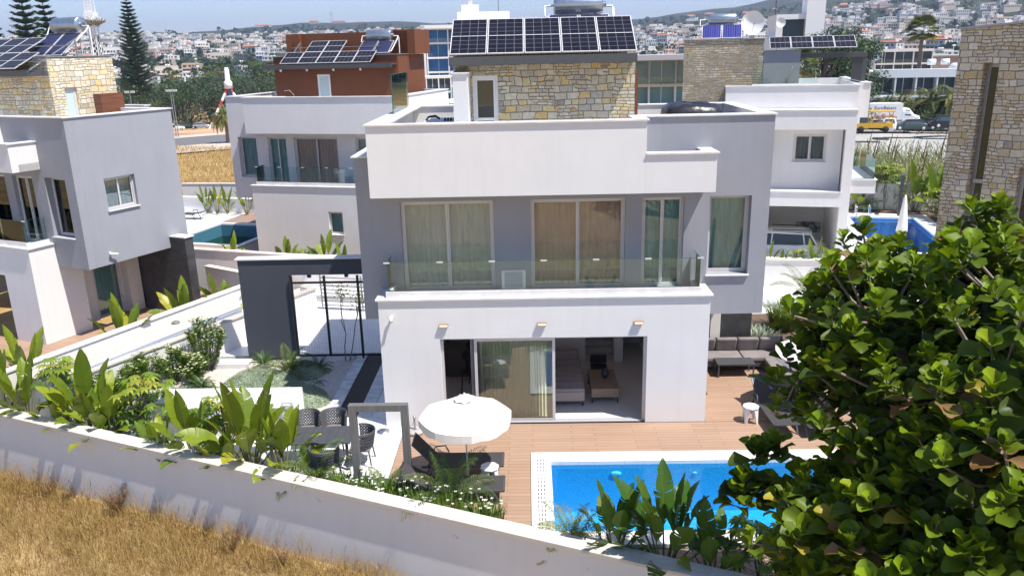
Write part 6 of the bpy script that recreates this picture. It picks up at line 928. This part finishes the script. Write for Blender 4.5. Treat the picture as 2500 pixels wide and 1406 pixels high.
b.build('roof_vault', WPNT, AR); b = MB(); [b.lathe([(0, -.6), (.5, -.6), (.5, .6), (0, .6)], (x, 5, 8.6), 10, 'x') for x in (9.5, 11.6, 14.6)]; b.build('roof_tank', WPL, AR)
P_ = (90.15, 192.10, 7.44); block('apartment_block', 'white three-storey building with large windows above the vaulted hotel', (P_[0]-2, P_[1], -2), radians(-14), 13, 9, 3, 3.1, 3, gl=GDK, inset=.8, top=.5)
P_ = (98.85, 199.20, 5.70); t = E('long_roof', (P_[0], P_[1], -2.5), radians(-14), 'long low brown-walled hall behind the vaulted hotel', 'building'); MB().box(0, 36, 0, 14, 0, 8.2).build('wall', M('brown_wall', (.32, .25, .20), .9), t); MB().box(-.2, 36.2, -.2, 14.2, 8.2, 8.5).build('roof', CONC, t)
P_ = (53.09, 110.04, 4.34); block('small_house', 'small grey house with dark windows just right of the pergola', (P_[0]-1, P_[1], -5), radians(-10), 7, 8, 2, 3, 2, gl=GDK, inset=.2, top=.3, wall=M('grey_house_wall', (.42, .43, .45), .8), cat='house')
P_ = (-24.13, 51.51, 6.13); t = E('pool_house', (P_[0], P_[1], -1), radians(-13), 'low pale roof terrace with a glass rail left of the brown timber room', 'house'); MB().box(0, 9, 0, 8, 0, 6.2).build('wall', WHITE, t); MB().box(.1, 8.9, .1, .12, 6.2, 7.2).build('glass_rail', GLB, t)
P_ = (-7.58, 40.02, 6.56); t = E('neighbour_villa', (P_[0], P_[1], -1), radians(-13), 'pale walled roof terrace between the two nearest villas', 'house'); MB().box(0, 6, 0, 8, 0, 7.0).build('wall', WHITE, t); MB().box(-.05, 6.05, -.05, .3, 7.0, 7.04).build('coping', MARB, t); MB().box(.1, 5.9, .12, .14, 7.05, 8.1).build('glass_rail', GLB, t)
# town
PROTO = []
WC = [M('town_white', (.66, .62, .57), .8), M('cream_wall', (.60, .52, .42), .8), M('pink_wall', (.66, .50, .40), .8), M('ochre_wall', (.55, .40, .28), .8), M('grey_white_wall', (.62, .63, .65), .8)]
def town_proto(i):
    r = random.Random(i); w, d, n = r.uniform(8, 17), r.uniform(7, 10), r.choice((1, 2, 2, 2, 3)); b = MB(); H = n*3.0; b.box(-w/2, w/2, -d/2, d/2, -6, H); b.box(-w/2, w/2-r.uniform(2, 5), -d/2+2, d/2, H, H+r.choice((0.5, 2.4))); b.box(-w/2-.3, w/2*.2, -d/2-1.6, -d/2, H-3.2, H-2.9); b.k = 1
    for k in range(n):
        x = -w/2+.8
        while x < w/2-1.4: ww = r.uniform(.9, 2.2); b.face([(x, -d/2-.03, k*3+.9), (min(x+ww, w/2-.3), -d/2-.03, k*3+.9), (min(x+ww, w/2-.3), -d/2-.03, k*3+2.3), (x, -d/2-.03, k*3+2.3)]); x += ww+r.uniform(.6, 1.5)
        for y in (-d/4, d/6): b.face([(-w/2-.03, y, k*3+1), (-w/2-.03, y+1.2, k*3+1), (-w/2-.03, y+1.2, k*3+2.2), (-w/2-.03, y, k*3+2.2)]); b.face([(w/2+.03, y, k*3+1), (w/2+.03, y+1.2, k*3+1), (w/2+.03, y+1.2, k*3+2.2), (w/2+.03, y, k*3+2.2)])
    b.k = 2
    for k in range(r.choice((1, 2, 3))): x = r.uniform(-w/2+1.5, w/2-1.5); b.lathe([(0, -.8), (.45, -.8), (.45, .8), (0, .8)], (x, 0, H+2.9), 8, 'x'); b.box(x-.1, x+.1, -.1, .1, H, H+2.6)
    if i % 7 == 3: b.k = 3; b.prism([(-w/2-.4, -d/2-.4), (w/2+.4, -d/2-.4), (w/2+.4, d/2+.4), (-w/2-.4, d/2+.4)], H+.5, H+.55); b.grid([[(-w/2-.3, -d/2-.3, H+.5), (w/2+.3, -d/2-.3, H+.5)], [(-w/4, 0, H+2.3), (w/4, 0, H+2.3)], [(-w/2-.3, d/2+.3, H+.5), (w/2+.3, d/2+.3, H+.5)]], smooth=False)
    o = b.build('town_house', [WC[(0, 0, 1, 0, 4, 0, 2, 1, 0, 3)[i % 10]], GDK, WPL, ORG]); return o
PROTO = [town_proto(i) for i in range(14)]
TT = MB(); rq = random.Random(77)
for i in range(1500):
    az = rq.uniform(-35, 35); d = rq.uniform(400, 1900); x, y = d*sin(radians(az)), -19.5+d*cos(radians(az)); z = gz(x, y); s_ = rq.uniform(2.2, 5.5)
    for k in range(26): c = V((rq.gauss(0, .5), rq.gauss(0, .5), rq.uniform(0, 1.5)))*s_; u = V((rq.gauss(0, 1), rq.gauss(0, 1), rq.gauss(0, 1))).normalized()*s_*.5; w = u.cross(V((rq.gauss(0, 1), rq.gauss(0, 1), 1))).normalized()*s_*.35; p = V((x, y, z))+c; TT.face([p-u, p+w, p+u, p-w], rq.uniform(0, .6))
tag(TT.build('scrub', TREEL), 'dark trees and scrub scattered through the town and over the hill', 'scrub', None, 'stuff')
rt_ = random.Random(21); used = [False]*14; nh = 0; spots = []
TS = MB()
for i in range(1150):
    az = rt_.uniform(-35, 35); d = rt_.uniform(820, 1480) if az < 8 else rt_.uniform(700, 1260); x, y = d*sin(radians(az)), -19.5+d*cos(radians(az)); z = gz(x, y); w, q, h = rt_.uniform(4, 9), rt_.uniform(3, 5), rt_.uniform(3, 8); TS.k = rt_.choice((0, 0, 0, 1, 1, 2, 3)); TS.box(x-w, x+w, y-q, y+q, z-3, z+h, 'b')
    if rt_.random() < .6: TS.k = 0; TS.box(x-w*.5, x+w*.2, y-q*.6, y+q*.6, z+h, z+h+2.2, 'b')
    TS.k = 4
    for k in range(int(w)): xx = x-w+1+k*2; TS.face([(xx, y-q-.05, z+h-2.6), (xx+1, y-q-.05, z+h-2.6), (xx+1, y-q-.05, z+h-1), (xx, y-q-.05, z+h-1)])
tag(TS.build('town', [WC[0], WC[1], WC[4], WC[2], GDK]), 'dense mass of small white houses farthest up the slope of the town', 'town', None, 'stuff')
while nh < 290:
    az = rt_.uniform(-34, 34); d = 430+560*rt_.random()**.8 if az < 8 else 400+520*rt_.random()**.8
    if az > 25 and d < 330: continue
    x, y = d*sin(radians(az)), -19.5+d*cos(radians(az))
    if any((x-a)**2+(y-c)**2 < 15**2 for a, c in spots): continue
    spots.append((x, y)); i = nh % 14; o = PROTO[i]
    if used[i]: o = o.copy(); COL.objects.link(o)
    used[i] = True; o.location = (x, y, gz(x, y)+.3); o.rotation_euler = (0, 0, radians(-az*.5)+rt_.choice((0, .3, -.4, .8, -.8)))
    tag(o, 'small '+('white', 'white', 'cream', 'white', 'pale grey', 'white', 'pink', 'cream', 'white', 'ochre')[i % 10]+(' tile-roofed' if i % 7 == 3 else ' flat-roofed')+' house in the distant town below the hill', 'house', 'houses of the distant town'); nh += 1
def hill_house(u, lb, w, rot, m, rm):
    x, y = u[0], u[1]; t = E('hillside_house', (x, y, gz(x, y)-1), rot, lb, 'house', 'big houses high on the hill'); b = MB(); b.box(-w/2, w/2, -5, 5, -4, 6); b.box(w/2, w/2+6, -3, 5, -4, 3.5); b.build('wall', m, t); b = MB(); b.grid([[(-w/2-.6, -5.6, 6), (w/2+.6, -5.6, 6)], [(-w/3, 0, 8.6), (w/3, 0, 8.6)], [(-w/2-.6, 5.6, 6), (w/2+.6, 5.6, 6)]], smooth=False); b.face([(-w/2-.6, -5.6, 6), (-w/3, 0, 8.6), (-w/2-.6, 5.6, 6)]); b.face([(w/2+.6, -5.6, 6), (w/3, 0, 8.6), (w/2+.6, 5.6, 6)]); b.build('roof', rm, t)
    for i in range(int(w/3)): MB().box(-w/2+1+3*i, -w/2+2.5+3*i, -5.05, -5, 1, 4).build('window', GDK, t)
CR = WC[1]; PK = WC[2]; REDT = M('red_roof_tile', (.48, .16, .10), .8)
def on_ridge(az, d): x, y = d*sin(radians(az)), -19.5+d*cos(radians(az)); return (x, y)
for az, d, w, m, rm, lb in ((24.6, 1350, 26, PK, REDT, 'wide pink hillside house with red roofs and three cypresses, right'), (23.9, 1900, 22, CR, REDT, 'red-roofed cream house on the ridge skyline, right of the stair tower'), (22.5, 1850, 18, CR, REDT, 'small red-roofed house on the skyline beside the stair tower'), (29.2, 1250, 18, PK, REDT, 'pink three-storey hillside house above the vaulted hotel'), (31.5, 1300, 24, PK, ORG, 'long pinkish house among scrub on the hill at the right'), (33.2, 1250, 16, CR, REDT, 'cream house on the hill near the stone building roof'), (20.6, 1300, 20, PK, ORG, 'ochre-pink house left of the cypress hillside'), (12.2, 1700, 20, CR, REDT, 'red-gabled house on the ridge right of the main solar panels'), (11.0, 1700, 18, WPNT, ORG, 'white house on the ridge nearest the main solar panels'), (16.5, 1750, 22, WPNT, REDT, 'white house with trees on the ridge above the blue collectors'), (14.6, 1650, 18, CR, REDT, 'cream house on the ridge left of the tank of the stone tower'),
  (-17.5, 2450, 40, WPNT, ORG, 'long white house alone on the left ridge'), (-14.2, 2500, 26, CR, ORG, 'small tower-like house on the left ridge'), (-12.6, 2500, 40, PK, REDT, 'pink house group in the middle of the left ridge'), (-11.2, 2500, 30, PK, REDT, 'pink house at the right of the left ridge')): hill_house(on_ridge(az, d), lb, w, radians(-az), m, rm)
# ---------------------------------------------------------------- trees in the distance
def leaftree(loc, h, cr, seed, label, n=1500, mat=None, ls=.35, group='dark trees beyond the villas', flat=.8, name='tree', bl=9, base=.3):
    r = random.Random(seed); t = E(name, loc, 0, label, 'tree', group); b = MB(); s = MB(); cs = []
    for i in range(bl): a = r.uniform(0, 6.28); q = cr*.62*sqrt(r.random()); cs.append((V((cos(a)*q, sin(a)*q, h*(base+(1-base)*.86*r.random()**.8))), cr*r.uniform(.32, .55)))
    for c, q in cs: s.tube([(0, 0, 0), (c.x*.3, c.y*.3, c.z*.5), c], [h*.028, h*.018, h*.006], 5, cap=False)
    for i in range(n):
        c, q = cs[i % bl]; d = V((r.gauss(0, 1), r.gauss(0, 1), r.gauss(0, 1))).normalized(); p = c+V((d.x*q, d.y*q, d.z*q*flat))*r.random()**.35; u = V((r.gauss(0, 1), r.gauss(0, 1), r.gauss(0, 1))).normalized()*ls*r.uniform(.6, 1.3); v = u.cross(d).normalized()*ls*.6; b.face([p-u*.5, p+v*.5, p+u*.5, p-v*.5], max(0, .25+.5*d.z*r.random()+r.uniform(-.1, .2)))
    b.build('crown', mat or TREEL, t); s.build('trunk', BARK, t); return t
def norfolk(loc, h, seed, label, rad=None, n=24, dense=1.):
    r = random.Random(seed); t = E('norfolk_pine', loc, 0, label, 'tree', 'tall norfolk pines'); rad = rad or h*.19; b = MB(); s = MB(); s.tube([(0, 0, 0), (0, 0, h)], [h*.016, .03], 6)
    for i in range(n):
        q = i/(n-1); z = h*(.22+.77*q); rr = rad*(1-q)**.75*(.9 if i % 2 else 1)+.15
        for k in range(7):
            az = 2*pi*k/7+i*.7+r.uniform(-.15, .15); d = V((cos(az), sin(az), .25)); e = V((0, 0, z))+d*rr; s.tube([(0, 0, z), e], [.06, .02], 3, cap=False)
            for j in range(int(9*dense)):
                f = .25+.75*j/8; p = V((0, 0, z)).lerp(e, f)+V((0, 0, .12*rr*f*f)); sd = V((-sin(az), cos(az), .15))*(.35+.42*rr*(1-f*.6))*r.uniform(.7, 1.1)
                for g_ in (1, -1): tp = p+sd*g_+d*.35*rr*.4+V((0, 0, .1)); b.face([p-d*.13, tp, p+d*.13+V((0, 0, .12))], r.uniform(0, .8))
    b.build('foliage', PINEL, t); s.build('trunk', BARK, t); return t
def at_(az_u, d, dz=0): return (az_u[0], az_u[1], gz(az_u[0], az_u[1])+dz)
norfolk(at_((-87.88, 165.71, 0.21), 0), 31, 1, 'tall dark norfolk pine standing alone right of the yellow stone room', 4.9, 30); norfolk((*(-77.21, 109.10, 13.33)[:2], -5), 27.5, 2, 'left one of the two layered norfolk pines behind the left water tank', 4.3, 22); norfolk((*(-78.81, 117.44, 13.49)[:2], -5), 27, 3, 'right one of the two layered norfolk pines behind the left water tank', 4.0, 22); norfolk((*(-80.88, 106.83, 12.18)[:2], -5), 22, 4, 'norfolk pine cut off by the left edge of the photo', 3.4, 20)
rg = random.Random(33); k = 0
for (u_, d_, h_, cr_, n_) in ((((-77.93, 137.19, 1.73)), 0, 11, 6, 1500), (((-77.48, 153.98, 0.70)), 0, 11, 7, 1500), (((-91.30, 198.12, -2.97)), 0, 10.5, 10, 1900), (((-87.03, 204.16, -3.46)), 0, 11.5, 10, 1900), (((-81.75, 208.28, -4.18)), 0, 12, 9, 1700), (((-97.05, 197.81, -5.30)), 0, 10, 10, 1800), (((-97.74, 183.16, -4.15)), 0, 10, 9, 1700), (((-89.75, 192.27, -1.36)), 0, 12, 8, 1500), (((-93.39, 223.15, -1.37)), 0, 13, 9, 1500), (((-80.12, 217.31, 0.97)), 0, 15, 8, 1500), (((-78.66, 228.32, 2.26)), 0, 17, 7, 1500), (((-68.73, 210.45, -0.66)), 0, 14, 8, 1500), (((-58.75, 161.19, -0.13)), 0, 8, 7, 1500), (((-107.27, 195.19, 2.51)), 0, 15, 9, 1500)):
    k += 1; leaftree(at_(u_, 0), h_, cr_, 200+k, ('dark olive bush', 'spreading green bush', 'rounded dark tree', 'dense cypress-green tree')[k % 4]+' in the green belt beyond the left road, '+('farthest left', 'behind the tall pine', 'right of the tall pine', 'before the pendulum ride', 'nearest the timber room', 'below the tall pine', 'lowest left', 'in the second rank', 'left of the pendulum ride', 'right of the ride', 'tallest one', 'by the timber room', 'beside the white terrace', 'behind the left tower')[k-1], n_, ls=.55, group='trees and bushes beyond the left road', bl=12, base=.12 if k < 8 else .25)
BAMB = leafm('bright_bush_leaf', (.05, .10, .02), (.16, .22, .05), .6, .2, 1.)
for i, u_ in enumerate(((12.61, 74.66, 1.29), (39.27, 93.89, 5.15), (42.49, 98.06, 4.38), (44.46, 97.33, 4.93), (47.48, 101.52, 5.30), (56.19, 119.58, 5.29))): leaftree((u_[0], u_[1], -3), (4, 15, 15, 16, 14, 15)[i], (2.5, 6, 6, 5, 4, 5)[i], 230+i, ('low bright bush by the glazed apartments', 'dark casuarina tree left behind the pergola', 'dark casuarina tree in the middle behind the pergola', 'shaggy dark casuarina tree rising above the pergola', 'dark casuarina tree at the pergola post', 'dark casuarina tree right of the pergola')[i], 2400, TREEL if i else BAMB, .5, 'dark trees behind the solar pergola', bl=16, base=.1)
for i, (u_, h_) in enumerate((((34.76, 399.06, 13.43), 14), ((146.33, 374.18, 10.66), 22), ((157.49, 391.35, 12.51), 26), ((151.02, 415.00, 11.01), 16), ((137.67, 280.41, 8.43), 10), ((144.85, 277.01, 6.86), 9), ((-145.53, 437.91, 13.58), 12))): leaftree(at_(u_, 0), h_, h_*.35, 250+i, ('dark', 'tall dark', 'tallest dark', 'round', 'low green', 'low green rounded', 'small dark')[i]+' tree among the town houses, '+('far right of the main roof', 'above the pergola', 'right above the pergola', 'behind the stair tower', 'over the vaulted hotel', 'by the grey stone building', 'left of the timber room')[i], 900, None, .9, 'trees among the town houses', bl=8)
for i in range(70):
    az = rg.uniform(-34, 34); d = rg.uniform(430, 1300); x, y = d*sin(radians(az)), -19.5+d*cos(radians(az)); 
    if i == 0: tp = leaftree((x, y, gz(x, y)), 8, 5, 300, 'small dark tree between the houses of the distant town', 420, None, 1.1, 'small trees between the town houses', bl=6, base=.2)
    else: q = dup(tp, (x, y, gz(x, y)), rg.uniform(0, 6), scale=rg.uniform(.5, 1.3))
for i, (u_, h_) in enumerate((((-119.78, 255.55, 8.77), 13), ((-121.74, 265.60, 8.69), 12), ((-108.89, 260.04, 8.47), 13), ((-108.49, 270.90, 8.33), 14), ((-106.66, 292.79, 10.99), 14), ((-103.73, 293.77, 10.92), 15), ((-98.81, 284.86, 10.84), 13), ((-98.07, 295.59, 10.79), 14), ((-93.77, 296.90, 10.69), 14), ((-112.50, 258.61, 8.57), 12))):
    if i == 0: fp = fanpalm((u_[0], u_[1], gz(u_[0], u_[1])), h_, 5, 'tall thin fan palm in the row before the town on the left', 2.6, 26, trunk=.28)
    else: dup(fp, (u_[0], u_[1], gz(u_[0], u_[1])), i*1.1, scale=h_/13)
fanpalm((*(72.05, 134.48, 6.79)[:2], -6), 17.5, 8, 'big fan palm rising above the vaulted hotel', 3.4, 40, 'palms in front of the vaulted hotel', .35, per=12); fanpalm((*(31.06, 75.55, 5.90)[:2], -3), 10.2, 9, 'straight-trunked fan palm seen through the pergola', 2.6, 34, 'palms around the pergola', .2, per=12)
for i, (u_, h_, L__) in enumerate((((51.22, 103.24, -1.33), 2.6, 3.4), ((53.42, 103.39, -1.39), 2.7, 3.6), ((56.01, 104.43, -1.53), 3.0, 3.6), ((57.02, 101.76, -1.34), 2.6, 3.8), ((57.92, 99.11, -1.43), 3.9, 4.0), ((60.35, 100.14, -1.86), 3.0, 3.6), ((60.09, 96.91, -1.01), 4.3, 3.8), ((24.97, 54.40, 4.57), 6.6, 1.9), ((13.72, 71.47, 3.33), 4.2, 1.9), ((12.80, 74.63, 3.14), 4.4, 1.9), ((-52.51, 121.01, -1.30), 4.5, 3.2), ((-71.35, 123.71, 1.70), 5, 3.0))):
    palm((u_[0], u_[1], -2.9 if i < 10 else gz(u_[0], u_[1])), h_, 34, 340+i, ('yellow-green date palm at the left end before the vaulted hotel', 'date palm second from the left before the vaulted hotel', 'date palm behind the white bakery truck', 'date palm right of the bakery truck', 'large drooping date palm behind the black cars', 'short date palm behind the black cars', 'tall date palm touching the grey stone building', 'small palm seen under the pergola beam', 'small palm by the glazed apartments, right one', 'small palm by the glazed apartments, left one', 'palm at the right end of the green belt', 'bright palm below the yellow stone room')[i], L__, L__*.2, PLMD, 'date_palm', 'palm', 'date palms of the middle distance', (1.3, -.6), 1.5, trunk=.28, lw2=.085, sag=.3, nn=11)
tag(leaftree((*(57.23, 98.34, -1.64)[:2], -3), 2.2, 8, 371, 'dark hedge behind the parked cars', 1500, None, .4, None, name='hedge', bl=14, base=.2), 'dark hedge behind the parked cars', 'hedge')
# reeds
def reeds():
    r = random.Random(8); b = MB(); p_ = MB()
    for i in range(13000):
        x = r.uniform(19, 40); y = r.uniform(30, 44)+(x-19)*.25*-1; z0 = -.9; h = r.uniform(1.8, 3.5); az = r.uniform(0, 6.28); d = V((cos(az), sin(az), 0)); p = V((x, y, z0+h*r.random()**.5)); l = r.uniform(.45, .95); s = V((1, -.2, 0))*.03; b.face([p-s, p+s, p+V((0, 0, l*.55))+d*l*.35], r.random()); q = p+V((0, 0, l*.55))+d*l*.35; b.face([p+V((0, 0, l*.3))-s, p+V((0, 0, l*.3))+s, q+d*l*.3-V((0, 0, .1))], r.random())
        if i % 6 == 0: b.face([V((x, y, z0))-s*.5, V((x, y, z0))+s*.5, V((x, y, z0+h))+s*.4, V((x, y, z0+h))-s*.4], .7+.3*r.random())
        if i % 190 == 0: t0 = V((x, y, z0+h+.2)); p_.tube([t0-V((0, 0, 1.5)), t0, t0+V((.2, 0, 1.2))], [.02, .05, .015], 4)
    tag(b.build('reed_bed', REED), 'bed of tall pale reeds between the pool wall and the car park', 'reeds', None, 'stuff'); tag(p_.build('reed_plumes', DRYW), 'brown plumes standing above the reed bed', 'reeds', None, 'stuff')
reeds()
# ---------------------------------------------------------------- funfair
t = E('drop_tower', (*(-117.60, 206.76, 7.16)[:2], -8), 0, 'tall funfair tower, chequered below and white lattice above', 'funfair tower'); b = MB(); H_ = 44
for s in ((-.9, -.9), (.9, -.9), (.9, .9), (-.9, .9)): b.bar((s[0], s[1], 0), (s[0], s[1], H_), .22)
for k in range(30):
    z = 22+k*.75*1.0; b.bar((-.9, -.9, z), (.9, -.9, z+.75), .1); b.bar((.9, -.9, z), (-.9, -.9, z+.75), .1); b.bar((-.9, .9, z), (.9, .9, z+.75), .1); b.bar((-.9, -.9, z), (.9, -.9, z), .1)
b.build('lattice', WPNT, t); b = MB(); b.box(-.86, .86, -.86, .86, 0, 24); b.build('shaft', WPNT, t); b = MB()
for k in range(34):
    for i in range(3):
        if (i+k) % 2: b.face([(-.86+.575*i, -.88, .7*k), (-.285+.575*i, -.88, .7*k), (-.285+.575*i, -.88, .7*k+.7), (-.86+.575*i, -.88, .7*k+.7)]); b.face([(.88, -.86+.575*i, .7*k), (.88, -.285+.575*i, .7*k), (.88, -.285+.575*i, .7*k+.7), (.88, -.86+.575*i, .7*k+.7)])
b.build('black_checks', BLK, t); b = MB(); b.lathe([(1.0, 29.2), (3.3, 28.4), (3.5, 27.8), (3.3, 27.5), (1.4, 26.5), (1.0, 26.3)], n=14); b.build('gondola_ring', M('ring_lattice', (.55, .54, .52), .6, var=(3, .45, .55), col2=(.1, .1, .1)), t); MB().box(-1.3, 1.3, -1.3, 1.3, 26.2, 30).build('carriage', WPNT, t)
t = E('pendulum_ride', (*(-73.64, 182.49, 3.81)[:2], gz(*(-73.64, 182.49, 3.81)[:2])), .3, 'funfair pendulum ride with red and white legs', 'funfair ride'); b = MB(); c = MB(); top = V((0, 0, 10.2))
for s in ((-5.5, -3), (5.5, -3), (-5.5, 3), (5.5, 3)):
    f = V((*s, 0)); b = MB()
    for k in range(6): b.k = k % 2; b.tube([f.lerp(top, k/6), f.lerp(top, (k+1)/6)], .32, 8)
    b.build('leg', [WPNT, RED], t)
pass; MB().lathe([(0, 9.6), (1, 9.6), (1, 11.2), (.6, 11.6), (.6, 14), (.4, 14.6), (0, 14.6)], n=12).build('hub', WPNT, t); b = MB(); b.bar((0, 0, 9.8), (.8, 0, 3), .6); b.build('swing_arm', BLU, t); MB().lathe([(.4, 2.6), (3.0, 2.9), (3.0, 2.3), (.4, 2.0)], (.9, 0, 0), 16).build('gondola', M('ride_print', (.45, .08, .1), .5, var=(1.5, .48, .52), col2=(.05, .1, .4)), t)
for i, u_ in enumerate(((-74.47, 133.32, 5.25), (-71.71, 145.60, 4.71), (-72.88, 147.27, 5.08))):
    t = E('floodlight', (u_[0], u_[1], gz(u_[0], u_[1])), 0, ('floodlight pole near the yellow stone room', 'right pole of the floodlight pair before the tall pine', 'left pole of the floodlight pair before the tall pine')[i], 'floodlight', 'floodlights beyond the road'); MB().tube([(0, 0, 0), (0, 0, 9.5)], [.12, .08], 6).build('pole', ALUG, t); b = MB(); b.box(-.9, -.2, -.2, .2, 9.3, 9.7); b.box(.2, .9, -.2, .2, 9.3, 9.7); b.bar((-.6, 0, 9.4), (.6, 0, 9.4), .08); b.build('lamp_head', ALU, t)
t = E('flag_pole', (*(78.06, 164.64, 4.70)[:2], -5), -.3, 'pole with a blue and white striped flag before the casuarinas', 'flag'); MB().tube([(0, 0, 0), (0, 0, 13.5)], .06, 5).build('pole', WPL, t)
b = MB()
for k in range(9): b.k = k % 2; b.grid([[(x*-1, .15*sin(x*3), 12.4-.16*(k+j)-.25*x) for x in [2.2*i/6 for i in range(7)]] for j in (0, 1)], smooth=False)
b.build('flag', [BLU, WPNT], t)
t = E('electricity_pylon', (*(-563.82, 2416.09, 83.32)[:2], 98), 0, 'faint lattice pylon on the left ridge', 'pylon'); b = MB(); [b.bar((s*4, 0, 0), (0, 0, 32), .5) for s in (-1, 1)]; [b.bar((-5, 0, z), (5, 0, z), .4) for z in (22, 26, 30)]; b.build('lattice', ALUG, t)
# ---------------------------------------------------------------- haze
hz = bpy.data.materials.new('haze'); hz.use_nodes = True; tt = hz.node_tree; tt.nodes.clear(); o_ = tt.nodes.new('ShaderNodeOutputMaterial'); pv = tt.nodes.new('ShaderNodeVolumePrincipled'); pv.inputs['Color'].default_value = (.60, .69, .98, 1); pv.inputs['Density'].default_value = .00020; pv.inputs['Anisotropy'].default_value = .2; tt.links.new(pv.outputs[0], o_.inputs['Volume'])
tag(MB().box(-6000, 6000, -700, 5600, -14, 242).build('haze', hz), None, None, None, 'stuff')
